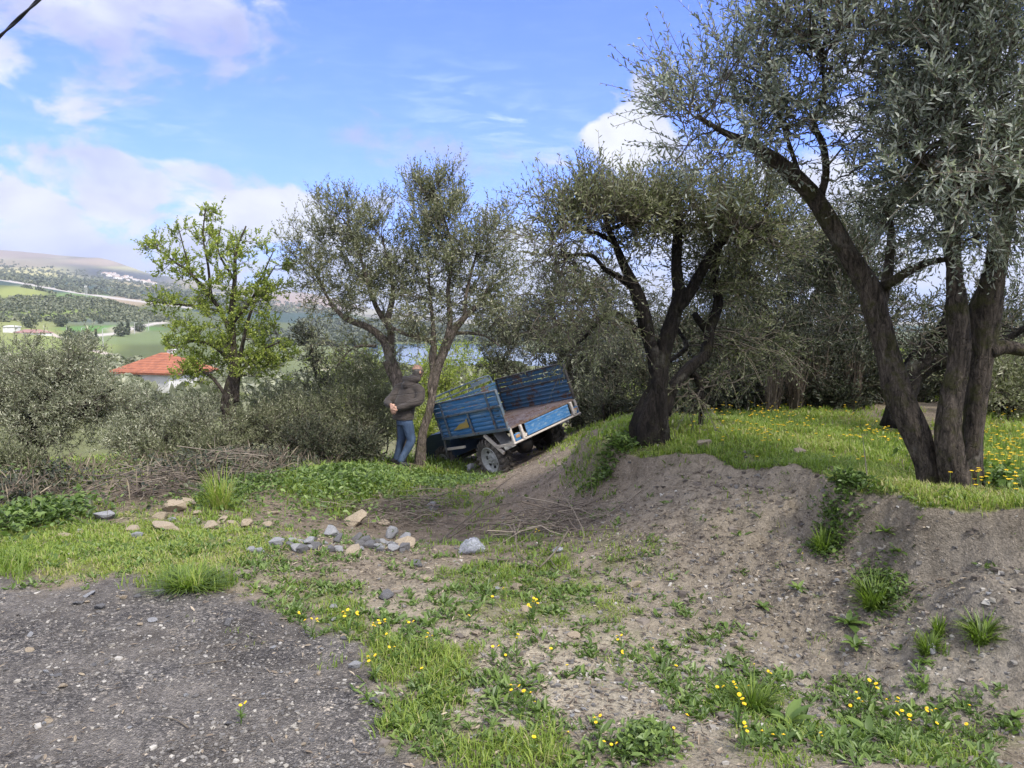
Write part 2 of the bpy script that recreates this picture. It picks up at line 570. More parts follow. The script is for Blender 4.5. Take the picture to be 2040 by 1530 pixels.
# ------------------------------------------------------------------ ground cover survey
# grass: (px, py, half width, half height, density, blade height m, tint)   tint 0 fresh yellow green .. 1 dark green
GRASS = [(200, 1090, 340, 60, 1, .048, .0), (370, 1165, 95, 22, 1, .13, .5), (600, 1180, 130, 40, .5, .045, .15), (690, 1240, 60, 40, .6, .07, .2),
         (760, 1300, 55, 45, .75, .09, .15), (850, 1330, 120, 55, .75, .11, .2), (830, 1440, 100, 70, .7, .10, .25), (1000, 1500, 180, 50, .7, .09, .25),
         (1080, 1195, 210, 60, .6, .04, .2), (960, 1150, 110, 40, .6, .06, .4), (1200, 1110, 160, 60, .4, .05, .5), (1130, 1270, 200, 40, .3, .05, .3),
         (440, 1010, 90, 40, .6, .08, .4), (100, 1030, 160, 40, .6, .06, .3), (890, 1000, 110, 40, .45, .08, .6), (840, 940, 130, 36, .6, .10, .6),
         (690, 965, 130, 55, .8, .12, .5), (1260, 905, 90, 30, .6, .10, .5), (1520, 880, 360, 75, .9, .07, .25), (1800, 990, 330, 80, 1, .075, .05), (2050, 960, 200, 130, .9, .10, .15),
         (1760, 1015, 210, 35, 1, .10, .4), (1770, 1180, 60, 65, .7, .10, .8), (1960, 1275, 32, 28, 1, .13, .6), (1690, 1270, 60, 50, .5, .08, .6), (1860, 1290, 34, 24, .9, .10, .7),
         (1500, 1400, 100, 50, .55, .06, .45), (1300, 1490, 110, 40, .35, .06, .3), (1600, 1480, 200, 55, .5, .07, .35), (1900, 1490, 150, 45, .45, .07, .45), (1380, 1270, 100, 50, .25, .04, .5),
         (1240, 1330, 80, 40, .2, .05, .4), (1200, 945, 70, 55, .55, .07, .7), (1010, 1080, 150, 50, .3, .07, .5), (100, 920, 260, 40, .9, .10, .15), (1100, 1130, 60, 25, .6, .07, .5),
         (500, 1270, 60, 18, .35, .07, .4), (640, 1320, 60, 16, .45, .08, .4), (650, 1375, 40, 12, .5, .08, .5), (380, 1240, 30, 10, .3, .05, .4), (1650, 1080, 50, 50, .6, .08, .7),
         (1420, 1190, 120, 30, .2, .04, .5), (30, 1130, 60, 30, .9, .12, .6), (1560, 940, 260, 25, .9, .08, .4), (1750, 1060, 30, 20, .7, .08, .8)]
GRASS = np.array(GRASS, float)
# bare ground colours: (px, py, half width, half height, weight, r, g, b)
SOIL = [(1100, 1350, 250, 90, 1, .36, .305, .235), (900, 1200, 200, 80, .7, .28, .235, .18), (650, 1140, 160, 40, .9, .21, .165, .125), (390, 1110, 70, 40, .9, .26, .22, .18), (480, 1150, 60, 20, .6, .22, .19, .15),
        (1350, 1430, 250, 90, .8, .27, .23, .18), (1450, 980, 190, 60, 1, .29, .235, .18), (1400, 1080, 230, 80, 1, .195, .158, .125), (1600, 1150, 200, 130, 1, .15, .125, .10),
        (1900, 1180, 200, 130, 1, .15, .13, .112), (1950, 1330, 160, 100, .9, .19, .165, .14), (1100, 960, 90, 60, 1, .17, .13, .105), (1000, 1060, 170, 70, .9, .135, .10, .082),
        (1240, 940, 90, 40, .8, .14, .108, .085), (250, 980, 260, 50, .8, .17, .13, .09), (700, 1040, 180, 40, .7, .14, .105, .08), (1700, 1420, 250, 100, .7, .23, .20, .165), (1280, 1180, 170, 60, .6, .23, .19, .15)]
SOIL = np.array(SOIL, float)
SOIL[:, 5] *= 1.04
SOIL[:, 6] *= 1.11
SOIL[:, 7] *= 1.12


def grass_at(x, y, z):
    u, v = UV(x, y, z)
    best = np.zeros(x.shape)
    hgt = np.full(x.shape, .07)
    tnt = np.full(x.shape, .4)
    jx = (fbm(x * 1.7, y * 1.7, 3, 41) - .5) * 70
    jy = (fbm(x * 1.7 + 9, y * 1.7, 3, 42) - .5) * 40
    for (a, b, ra, rb, wgt, hh, tt) in GRASS:
        g = wgt * np.exp(-((((u + jx - a) / ra) ** 2 + ((v + jy - b) / rb) ** 2) ** 2) * .7)
        m = g > best
        best = np.where(m, g, best)
        hgt = np.where(m, hh, hgt)
        tnt = np.where(m, tt, tnt)
    sd, am = lip(x, y)
    edge = (am > .05) & (np.abs(sd) < .9)
    best = np.where((am > .05) & (sd < .015) & (sd > -1.0) & (x > .9), best * (.08 + .92 * sst(-sd, .45, 1.0)), best)
    best = np.where(edge & (sd >= .015) & (x > 1.0), np.maximum(best, .85), best)
    out = (v < 800) | (u < -60) | (u > 2100) | (y < 2.0)
    best = np.where(out, np.where(gravel_mask(x, y) > .5, 0, .6), best)
    return best, hgt, tnt


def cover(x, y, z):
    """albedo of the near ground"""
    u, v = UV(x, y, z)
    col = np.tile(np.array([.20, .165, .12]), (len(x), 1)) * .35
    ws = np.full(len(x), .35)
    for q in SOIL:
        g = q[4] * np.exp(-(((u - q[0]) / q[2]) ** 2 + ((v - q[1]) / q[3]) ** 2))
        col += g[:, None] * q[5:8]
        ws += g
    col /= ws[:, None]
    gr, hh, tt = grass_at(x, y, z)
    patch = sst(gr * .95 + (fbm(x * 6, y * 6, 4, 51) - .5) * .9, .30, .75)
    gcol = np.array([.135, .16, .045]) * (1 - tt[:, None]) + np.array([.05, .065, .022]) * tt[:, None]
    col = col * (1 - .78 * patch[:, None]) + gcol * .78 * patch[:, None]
    gm = gravel_mask(x, y)[:, None]
    gcol = np.array([.185, .172, .158]) * (.72 + .65 * fbm(x * .9, y * 1.6, 4, 55))[:, None]
    return col * (1 - gm) + gcol * gm, gm[:, 0], patch


# far land cover: (px, py, half width, half height, softness power, r, g, b)
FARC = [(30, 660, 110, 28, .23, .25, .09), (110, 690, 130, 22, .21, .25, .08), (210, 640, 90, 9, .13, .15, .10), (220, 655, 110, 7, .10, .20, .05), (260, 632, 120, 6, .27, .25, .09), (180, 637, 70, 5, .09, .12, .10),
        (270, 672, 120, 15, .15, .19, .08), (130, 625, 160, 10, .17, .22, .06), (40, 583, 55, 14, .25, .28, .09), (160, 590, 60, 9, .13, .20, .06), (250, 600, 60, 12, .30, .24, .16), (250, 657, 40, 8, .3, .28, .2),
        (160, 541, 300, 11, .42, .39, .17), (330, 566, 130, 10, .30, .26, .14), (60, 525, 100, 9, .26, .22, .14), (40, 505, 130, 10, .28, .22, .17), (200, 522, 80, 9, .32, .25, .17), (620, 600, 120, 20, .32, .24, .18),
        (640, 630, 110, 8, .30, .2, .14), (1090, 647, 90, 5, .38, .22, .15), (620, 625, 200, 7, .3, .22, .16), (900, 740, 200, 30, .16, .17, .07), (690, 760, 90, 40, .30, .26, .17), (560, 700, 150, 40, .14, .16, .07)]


def far_cover(x, y, z):
    u, v = UV(x, y, z)
    d = np.hypot(x, y)
    nz = fbm(x / (d * .02), y / (d * .08), 4, 61)
    col = np.tile(np.array([.095, .115, .045]), (len(x), 1)) * (.7 + .6 * nz[:, None])
    scrub = np.array([.215, .20, .135])
    f = sst(d, 2800, 3600)[:, None]
    strata = fbm(u / 60., v / 4.5, 4, 63)
    col = col * (1 - f) + (scrub * (.55 + .9 * sst(strata, .3, .7)[:, None])) * f
    belt = (sst(d, 1500, 1600) * (1 - sst(d, 2150, 2400)))[:, None]
    col = col * (1 - belt) + np.array([.045, .075, .06]) * (.8 + .4 * nz[:, None]) * belt
    # cloud shadow on the far hill, painted as darker land colour
    cloud_shade = np.exp(-(((u - 240) / 120.) ** 4 + ((v - (538 + (u - 150) * .12)) / 13.) ** 4)) * sst(d, 2900, 3300)
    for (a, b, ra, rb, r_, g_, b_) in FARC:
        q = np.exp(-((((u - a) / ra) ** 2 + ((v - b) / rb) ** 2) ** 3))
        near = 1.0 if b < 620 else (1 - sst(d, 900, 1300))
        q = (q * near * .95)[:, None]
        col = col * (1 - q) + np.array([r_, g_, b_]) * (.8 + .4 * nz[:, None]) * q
    col = col * (1 - cloud_shade[:, None]) + np.array([.05, .06, .06]) * cloud_shade[:, None]

    def line(pts, wd, c, dlo, dhi):
        nonlocal col
        pts = np.array(pts, float)
        best = np.full(len(u), 1e9)
        for p0, p1 in zip(pts[:-1], pts[1:]):
            e = p1 - p0
            t = np.clip(((u - p0[0]) * e[0] + (v - p0[1]) * e[1]) / (e @ e), 0, 1)
            best = np.minimum(best, np.hypot(u - p0[0] - t * e[0], (v - p0[1] - t * e[1])))
        q = ((1 - sst(best, wd * .6, wd * 1.2)) * ((d > dlo) & (d < dhi)))[:, None]
        col = col * (1 - q) + np.array(c) * q
    line([(-200, 530), (0, 557), (60, 567), (140, 581), (230, 594), (330, 607), (430, 620)], 2.0, (.43, .40, .36), 1250, 1900)
    line([(185, 669), (225, 665), (270, 653), (310, 644), (345, 640)], 2.8, (.44, .41, .37), 250, 900)
    line([(90, 660), (130, 676), (170, 694), (240, 712)], 3.2, (.44, .38, .32), 120, 700)
    return col


# one sheet for the whole ground, finest where the photographer stands
rr_ = np.unique(np.concatenate([np.linspace(.05, 1.5, 12), np.exp(np.linspace(math.log(1.5), math.log(3.2), 130)), np.linspace(3.2, 7.5, 560), np.exp(np.linspace(math.log(7.5), math.log(16), 160)), np.exp(np.linspace(math.log(16), math.log(60), 110)),
                                np.exp(np.linspace(math.log(60), math.log(9000), 330))]))
aa_ = np.concatenate([np.linspace(-.74, .74, 760), np.linspace(.74, 2 * math.pi - .74, 90)[1:-1]])
na, nr_ = len(aa_), len(rr_)
R_, A_ = np.meshgrid(rr_, aa_, indexing='ij')
X_, Y_ = (R_ * np.sin(A_)).ravel(), (R_ * np.cos(A_)).ravel()
Z_ = H(X_, Y_)
i, j = np.meshgrid(np.arange(nr_ - 1), np.arange(na), indexing='ij')
j2 = (j + 1) % na
GQ = np.stack([i * na + j, (i + 1) * na + j, (i + 1) * na + j2, i * na + j2], -1).reshape(-1, 4)[:, ::-1]
nearm = np.hypot(X_, Y_) < 60
colr = np.zeros((len(X_), 3))
grv = np.zeros(len(X_))
veg = np.ones(len(X_))
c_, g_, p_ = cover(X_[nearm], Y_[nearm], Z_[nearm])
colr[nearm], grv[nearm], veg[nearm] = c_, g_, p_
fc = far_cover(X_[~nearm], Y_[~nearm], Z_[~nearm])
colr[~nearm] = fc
bl = sst(np.hypot(X_, Y_), 18, 40)[:, None] * np.where(nearm, 1.0, 0.0)[:, None]
colr = colr * (1 - bl) + np.array([.13, .14, .06]) * bl
fardist = sst(np.hypot(X_, Y_), 10, 40)


def b_ground(nt, b):
    pos = nt.add('ShaderNodeNewGeometry').outputs['Position']
    col = nt.add('ShaderNodeAttribute', attribute_name='cover')
    g = nt.add('ShaderNodeAttribute', attribute_name='gravel').outputs['Fac']
    far = nt.add('ShaderNodeAttribute', attribute_name='farness').outputs['Fac']
    near = nt.m('SUBTRACT', 1.0, far)
    n1 = nt.noise(pos, 9.0, 6, .65)
    n2 = nt.noise(pos, 60.0, 5, .7)
    n3 = nt.noise(pos, 2.3, 4, .6)
    vo = nt.add('ShaderNodeTexVoronoi', {'Vector': pos, 'Scale': 105.0, 'Randomness': 1.0})
    vo2 = nt.add('ShaderNodeTexVoronoi', {'Vector': pos, 'Scale': 34.0, 'Randomness': 1.0})
    k = nt.m('ADD', nt.m('MULTIPLY', n1.outputs[0], 1.0), nt.m('MULTIPLY', n2.outputs[0], 1.1))
    k = nt.m('ADD', nt.m('MULTIPLY', nt.m('SUBTRACT', k, 1.05), nt.m('MULTIPLY', near, 1.5)), 1.0)
    k = nt.m('MULTIPLY', k, nt.m('ADD', .8, nt.m('MULTIPLY', n3.outputs[0], .4)))
    k = nt.m('MAXIMUM', k, .25)
    c = nt.mix(1.0, col.outputs['Color'], nt.add('ShaderNodeCombineXYZ', {0: k, 1: k, 2: k}).outputs[0], 'MULTIPLY')
    # crushed stone: each voronoi cell is a chip of its own grey
    chip = nt.ramp(nt.add('ShaderNodeSeparateColor', {0: vo.outputs['Color']}).outputs[0],
                   [(0, (.06, .059, .06)), (.5, (.13, .126, .123)), (.8, (.21, .20, .19)), (.95, (.33, .31, .29)), (1, (.45, .42, .38))])
    chip2 = nt.ramp(nt.add('ShaderNodeSeparateColor', {0: vo2.outputs['Color']}).outputs[1],
                    [(0, (.6, .6, .62)), (.6, (1, 1, 1)), (.9, (1.3, 1.28, 1.25)), (1, (2.2, 2.1, 1.9))])
    gc = nt.mix(1.0, chip, chip2, 'MULTIPLY')
    gc = nt.mix(nt.sstep(n3.outputs[0], .30, .75), gc, c)
    gc = nt.mix(1.0, gc, nt.ramp(nt.noise(pos, 1.1, 5, .7, .8).outputs[0], [(.35, (.62, .60, .58)), (.6, (1.05, 1.03, 1.0))]), 'MULTIPLY')
    c = nt.mix(nt.m('MULTIPLY', g, 1.0), c, gc)
    # pale grit in bare soil
    grit = nt.sstep(nt.add('ShaderNodeSeparateColor', {0: vo.outputs['Color']}).outputs[1], .86, .95)
    grit = nt.m('MULTIPLY', nt.m('MULTIPLY', grit, nt.m('SUBTRACT', 1.0, g)), nt.m('MULTIPLY', near, .35))
    c = nt.mix(grit, c, rgb(.36, .31, .25))
    damp = nt.sstep(nt.noise(pos, 1.7, 6, .72, 1.0).outputs[0], .50, .66)
    c = nt.mix(nt.m('MULTIPLY', damp, nt.m('MULTIPLY', near, .42)), c, nt.mix(1.0, c, rgb(.42, .38, .34), 'MULTIPLY'))
    nt.put(b, 'Base Color', c)
    hgt = nt.m('ADD', nt.m('MULTIPLY', n2.outputs[0], .5), nt.m('MULTIPLY', n1.outputs[0], .6))
    hgt = nt.m('ADD', hgt, nt.m('MULTIPLY', nt.m('SUBTRACT', .5, vo.outputs['Distance']), nt.m('ADD', .15, nt.m('MULTIPLY', g, .5))))
    bp = nt.add('ShaderNodeBump', {'Height': hgt, 'Distance': .03, 'Strength': nt.m('MULTIPLY', near, .9)})
    nt.put(b, 'Normal', bp.outputs[0])
    b.inputs['Roughness'].default_value = .95
    b.inputs['Specular IOR Level'].default_value = .15


M_ground = mat('ground', b_ground)
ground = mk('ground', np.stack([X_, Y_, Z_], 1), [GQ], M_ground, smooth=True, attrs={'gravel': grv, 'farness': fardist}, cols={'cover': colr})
tag(ground, kind='structure')


def b_water(nt, b):
    pos = nt.add('ShaderNodeNewGeometry').outputs['Position']
    n = nt.noise(pos, .25, 4, .6)
    nt.put(b, 'Normal', nt.add('ShaderNodeBump', {'Height': n.outputs[0], 'Distance': .3, 'Strength': .15}).outputs[0])


M_water = mat('lake_water', b_water, (.05, .11, .17), .12)
_lw = [P(a, 700, 1)[:1] for a in (600, 1200)]
lakeV = [(-330, 560, -35), (170, 560, -35), (260, 1120, -35), (-420, 1120, -35)]
tag(mk('lake_water', lakeV, [np.array([[0, 1, 2, 3]])], M_water), kind='structure')


# ------------------------------------------------------------------ trees
def b_bark(base, dark, moss, lichen):
    def f(nt, b):
        g = nt.add('ShaderNodeNewGeometry')
        pos = g.outputs['Position']
        mp = nt.add('ShaderNodeMapping', {0: pos, 3: (1, 1, .3)}).outputs[0]
        n1 = nt.noise(mp, 30, 8, .75, .9)
        n2 = nt.noise(pos, 4.0, 4, .6)
        vo = nt.add('ShaderNodeTexVoronoi', {'Vector': nt.add('ShaderNodeMapping', {0: pos, 3: (1, 1, .35)}).outputs[0], 'Scale': 60.0}, feature='DISTANCE_TO_EDGE')
        c = nt.ramp(n1.outputs[0], [(.36, dark), (.5, base), (.66, tuple(q * 2.3 for q in base))])
        c = nt.mix(nt.m('MULTIPLY', nt.sstep(n2.outputs[0], .60, .72), lichen), c, rgb(.30, .29, .25))
        c = nt.mix(nt.m('MULTIPLY', nt.sstep(nt.noise(pos, 7, 5, .65).outputs[0], .50, .64), moss), c, rgb(.07, .075, .018))
        nt.put(b, 'Base Color', c)
        h = nt.m('ADD', n1.outputs[0], nt.m('MULTIPLY', nt.m('MINIMUM', vo.outputs['Distance'], .06), 5.0))
        nt.put(b, 'Normal', nt.add('ShaderNodeBump', {'Height': h, 'Distance': .05, 'Strength': 1.0}).outputs[0])
        b.inputs['Roughness'].default_value = .92
        b.inputs['Specular IOR Level'].default_value = .2
    return f


M_bark = mat('olive_bark', b_bark((.085, .07, .056), (.014, .012, .010), .6, .45))
M_bark_dark = mat('dark_bark', b_bark((.022, .0185, .016), (.006, .005, .0045), .2, .25))
M_bark_grey = mat('grey_bark', b_bark((.17, .14, .115), (.04, .033, .027), .35, .5))
M_twig = mat('twig', lambda nt, b: nt.put(b, 'Base Color', nt.ramp(nt.add('ShaderNodeAttribute', attribute_name='rnd').outputs['Fac'],
                                                                      [(0, (.04, .034, .028)), (.6, (.09, .075, .058)), (1, (.16, .135, .10))])), rough=.85)


def leaf_mat(name, stops, transl=.25, rough=.5):
    def f(nt, b):
        r = nt.add('ShaderNodeAttribute', attribute_name='rnd').outputs['Fac']
        c = nt.ramp(r, stops)
        nt.put(b, 'Base Color', c)
        b.inputs['Roughness'].default_value = rough
        b.inputs['Specular IOR Level'].default_value = .45
        tr = nt.add('ShaderNodeBsdfTranslucent', {0: nt.mix(1.0, c, rgb(1.15, 1.3, .7), 'MULTIPLY')})
        mx = nt.add('ShaderNodeMixShader', {0: transl, 1: b, 2: tr})
        nt.put(nt.n['Material Output'], 'Surface', mx.outputs[0])
    return mat(name, f)


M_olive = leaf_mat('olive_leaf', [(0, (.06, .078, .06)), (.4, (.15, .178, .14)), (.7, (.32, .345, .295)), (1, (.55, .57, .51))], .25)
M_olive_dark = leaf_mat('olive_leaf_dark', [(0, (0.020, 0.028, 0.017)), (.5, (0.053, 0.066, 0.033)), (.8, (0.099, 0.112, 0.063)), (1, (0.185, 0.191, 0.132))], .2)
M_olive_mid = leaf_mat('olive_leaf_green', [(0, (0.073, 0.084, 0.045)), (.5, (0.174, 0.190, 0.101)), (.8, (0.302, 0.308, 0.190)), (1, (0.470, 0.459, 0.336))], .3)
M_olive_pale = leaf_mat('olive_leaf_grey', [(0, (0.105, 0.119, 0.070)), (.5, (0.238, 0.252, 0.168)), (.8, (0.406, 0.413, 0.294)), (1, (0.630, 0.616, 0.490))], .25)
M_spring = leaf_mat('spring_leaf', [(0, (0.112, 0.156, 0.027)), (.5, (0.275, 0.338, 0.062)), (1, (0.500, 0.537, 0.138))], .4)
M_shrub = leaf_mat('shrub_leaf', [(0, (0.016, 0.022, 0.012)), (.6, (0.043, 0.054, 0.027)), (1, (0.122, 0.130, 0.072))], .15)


def rand_perp(D, rng):
    r = rng.normal(size=D.shape)
    r -= D * (r * D).sum(-1, keepdims=True)
    return unit(r)


def leaves_mesh(base, D, N, ln, wd, fold=.18):
    """blade shaped leaves: base (n,3), direction, normal, length (n), width (n); 6 vertices, two faces along the midrib"""
    S = np.cross(D, N)
    ln, wd = ln[:, None], wd[:, None]
    up = N * wd * fold
    a = base
    t = base + D * ln - N * ln * .06
    l1, r1 = base + D * ln * .32 - S * wd * .5 + up, base + D * ln * .32 + S * wd * .5 + up
    l2, r2 = base + D * ln * .72 - S * wd * .42 + up, base + D * ln * .72 + S * wd * .42 + up
    V = np.stack([a, r1, r2, t, l2, l1], 1).reshape(-1, 3)
    o = np.arange(len(base))[:, None] * 6
    Q = np.concatenate([o + np.array([[0, 1, 2, 3]]), o + np.array([[0, 3, 4, 5]])])
    return V, Q


def stems_mesh(Pts, r0, r1):
    """thin 3-sided stems: Pts (n,k,3)"""
    n, k, _ = Pts.shape
    t = unit(np.gradient(Pts, axis=1))
    ref = np.where(np.abs(t[..., 2:3]) < .8, np.array([0, 0, 1.0]), np.array([1.0, 0, 0]))
    a = unit(np.cross(t, ref))
    b = np.cross(t, a)
    rad = (np.asarray(r0).reshape(-1, 1) * (1 - np.linspace(0, 1, k)) + np.asarray(r1).reshape(-1, 1) * np.linspace(0, 1, k))
    rad = np.broadcast_to(rad, (n, k))
    ring = []
    for q in range(3):
        an = q * 2 * np.pi / 3
        ring.append(Pts + rad[..., None] * (math.cos(an) * a + math.sin(an) * b))
    V = np.stack(ring, 2).reshape(-1, 3)
    i, s, q = np.meshgrid(np.arange(n), np.arange(k - 1), np.arange(3), indexing='ij')
    q2 = (q + 1) % 3
    B = i * k * 3 + s * 3
    Q = np.stack([B + q, B + q2, B + 3 + q2, B + 3 + q], -1).reshape(-1, 4)
    return V, Q


def bez(a, c, b, k):
    t = np.linspace(0, 1, k)[None, :, None]
    return a[:, None] * (1 - t) ** 2 + 2 * c[:, None] * t * (1 - t) + b[:, None] * t ** 2


class Crown:
    """branches, twigs and leaves of one crown, all as one mesh"""

    def __init__(s, skel, seed, leaf=(.055, .012), tone=0.0):
        s.skel = np.asarray(skel)           # points on the limbs branches may leave from
        s.rng = np.random.default_rng(seed)
        s.leaf = leaf
        s.tone = tone
        s.V, s.Q, s.mi, s.rnd, s.n = [], [], [], [], 0

    def push(s, V, Q, mi, rnd):
        s.V.append(V); s.Q.append(Q + s.n); s.mi.append(np.full(len(Q), mi)); s.rnd.append(rnd); s.n += len(V)

    def blob(s, c, rad, nb=12, nt=5, ns=3, nl=16, L=.34, up=.5, droop=.0, out=.6, stem=True, sl=1.0, br=.012, twig=.0028, bare=0, tone=0.0):
        """c centre, rad (rx,ry,rz): nb branches each ending in nt boughlets each with ns leafy sprays of nl leaves"""
        rng = s.rng
        c, rad = np.asarray(c, float), np.asarray(rad, float)
        q = unit(rng.normal(size=(nb, 3))) * (rng.random((nb, 1)) ** .42)
        E = c + q * rad
        d2 = ((E[:, None] - s.skel[None]) ** 2).sum(-1) + np.maximum(0, s.skel[None, :, 2] - E[:, None, 2]) ** 2 * 2
        idx = np.argsort(d2, 1)[:, :4]
        pick = idx[np.arange(nb), rng.integers(0, min(4, idx.shape[1]), nb)]
        A = s.skel[pick]
        mid = (A + E) / 2 + rng.normal(size=A.shape) * np.linalg.norm(E - A, axis=1, keepdims=True) * .13 + np.array([0, 0, 1]) * np.linalg.norm(E - A, axis=1, keepdims=True) * .06
        k = 7
        Bz = bez(A, mid, E, k)
        if stem:
            L_ = np.linalg.norm(E - A, axis=1)
            V, Q = stems_mesh(Bz + rng.normal(size=Bz.shape) * .012, np.minimum(br * (.5 + .5 * L_), br * 1.8), np.full(nb, .0035))
            s.push(V, Q, 1, np.repeat(rng.random(nb) * .6, k * 3))
        # boughlets
        t = rng.integers(3, k, size=(nb, nt))
        Sb = Bz[np.arange(nb)[:, None], t].reshape(-1, 3)
        oc = unit(E - c + 1e-4)
        dirn = unit(np.repeat(unit(E - A), nt, 0) * .5 + rng.normal(size=(nb * nt, 3)) * .75 + np.repeat(oc, nt, 0) * out + np.array([0, 0, up]))
        ln = (rng.random(nb * nt) * .7 + .5) * rad.mean() * .55 * sl
        Te = Sb + dirn * ln[:, None]
        Tb = bez(Sb, (Sb + Te) / 2 + rng.normal(size=Sb.shape) * ln[:, None] * .15, Te, 5)
        V, Q = stems_mesh(Tb, np.full(len(Sb), .0045), np.full(len(Sb), .002))
        s.push(V, Q, 1, np.repeat(rng.random(len(Sb)), 15))
        # leafy sprays
        M = nb * nt * ns
        tt = rng.integers(1, 5, size=(nb * nt, ns))
        B0 = Tb[np.arange(nb * nt)[:, None], tt].reshape(-1, 3)
        D = unit(np.repeat(dirn, ns, 0) * .7 + rng.normal(size=(M, 3)) * .6 + np.array([0, 0, up]))
        LL = L * (.6 + .8 * rng.random(M))
        end = B0 + D * LL[:, None] - np.array([0, 0, 1]) * (droop * LL)[:, None]
        Sp = bez(B0, B0 + D * LL[:, None] * .5, end, 5)
        V, Q = stems_mesh(Sp, np.full(M, twig), np.full(M, twig * .45))
        s.push(V, Q, 1, np.repeat(rng.random(M) * .6 + .4, 15))
        if nl == 0: return
        tl = (np.arange(nl) + .6) / nl
        tl = np.broadcast_to(tl, (M, nl)) * .85 + .15
        if bare: tl = tl * (1 - bare) + bare
        x = tl[..., None]
        Bp = Sp[:, 0:1] * (1 - x) ** 2 + 2 * (Sp[:, 0:1] * .5 + D[:, None] * 0 + (B0 + D * LL[:, None] * .5)[:, None] * .5) * x * (1 - x) + Sp[:, -1:] * x ** 2
        Bp = Bp.reshape(-1, 3)
        DD = np.repeat(D, nl, 0)
        pr = rand_perp(D, rng)
        pr2 = np.cross(D, pr)
        an = np.tile(np.arange(nl) // 2 * (np.pi / 2), M) + np.tile((np.arange(nl) % 2) * np.pi, M) + rng.normal(size=M * nl) * .35
        side = np.repeat(pr, nl, 0) * np.cos(an)[:, None] + np.repeat(pr2, nl, 0) * np.sin(an)[:, None]
        spread = .55 + .5 * rng.random((M * nl, 1))
        LD = unit(DD * (1.05 - spread * .35) + side * spread + rng.normal(size=DD.shape) * .14 + np.array([0, 0, .06]))
        N = unit(DD - LD * (DD * LD).sum(-1, keepdims=True) + rng.normal(size=DD.shape) * .3)
        N = unit(N - LD * (N * LD).sum(-1, keepdims=True))
        sz = (.5 + .8 * rng.random(M * nl)) * np.repeat(.75 + .5 * rng.random(M), nl) * (1 - .35 * np.tile(np.linspace(0, 1, nl) ** 3, M))
        V, Q = leaves_mesh(Bp, LD, N, s.leaf[0] * sz, s.leaf[1] * (.8 + .4 * rng.random(M * nl)))
        base = np.repeat(rng.random(M) * .35, nl) + rng.random(M * nl) ** 1.6 * .75 + s.tone + tone
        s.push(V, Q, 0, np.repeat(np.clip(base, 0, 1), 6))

    def build(s, parent, leafm, twigm=None, name='crown'):
        o = mk(name, np.concatenate(s.V), [np.concatenate(s.Q)], [leafm, twigm or M_twig], parent, False, mi=[np.concatenate(s.mi)], attrs={'rnd': np.concatenate(s.rnd)})
        return o


def limb(mb, pts, n=14, step=.06, rough=.10, seed=0, flute=0.0, cap=True):
    """pts: rows (x, y, z, radius); gnarled tapering limb added to mb; returns its axis points"""
    p = resample(np.asarray(pts, float), step)
    k = len(p)
    rng = np.random.default_rng(seed)
    a = np.arange(n) / n * 2 * np.pi
    s = np.linspace(0, k * step, k)
    ph = rng.random(8) * 6.28
    prof = np.ones((k, n))
    for q in range(1, 5):
        prof += rough / q ** .7 * np.cos(q * a[None] + ph[q] + np.sin(s[:, None] * (1.3 + .6 * q) + ph[q - 1]) * 1.6)
    prof += rng.normal(size=(k, n)) * rough * .3
    if flute:
        prof += flute * np.exp(-s[:, None] * 1.6) * np.cos(5 * a[None] + ph[6] + s[:, None])
    p[:, :3] += np.stack([np.sin(s * 4 + ph[1]), np.sin(s * 3.3 + ph[2]), np.zeros(k)], 1) * p[:, 3:4] * .10
    mb.tube(p[:, :3], np.maximum(p[:, 3], .004), n, cap, prof)
    return p[:, :3]


def L3(pl, d0=None):
    """limb rows from (px, py, depth, width px) -> x, y, z, radius"""
    out = []
    for (a, b, d, wpx) in pl:
        q = P(a, b, d)
        out.append([*q, wpx / F * d / 2 * LW])
    return np.array(out)


LW = .9


def pxr(rx, ry, rd, d):
    return (rx / F * d, rd, ry / F * d)


def tree(name, label, group, base, limbs, seed, bark, blobs, leaf, leafm, tone=0.0, cat='tree', flute=.18, smooth=True, skel_min=.35, rough=.1, slim=1.0):
    """limbs: lists of (px,py,depth,width px); blobs: (px,py,depth,rx px,ry px,rdepth m, kwargs)"""
    root = empty(name, base)
    tag(root, label, cat, group)
    mb = MB()
    skel = []
    for i, pl in enumerate(limbs):
        L = L3(pl)
        L[:, :3] -= base
        L[:, 3] *= slim
        ax = limb(mb, L, n=16 if L[:, 3].max() > .05 else 9, step=max(.05, L[:, 3].max() * .5), seed=seed * 31 + i, flute=flute if i == 0 or pl[0][1] > 860 else 0, rough=rough)
        skel.append(ax[int(len(ax) * (skel_min if i == 0 or pl[0][1] > 800 else 0.0)):])
    mb.build('trunk', bark, root, smooth)
    cr = Crown(np.concatenate(skel), seed, leaf, tone)
    for (a, b, d, rx, ry, rd, kw) in blobs:
        cr.blob(P(a, b, d) - base, pxr(rx, ry, rd, d), **kw)
    cr.build(root, leafm, M_twig)
    return root


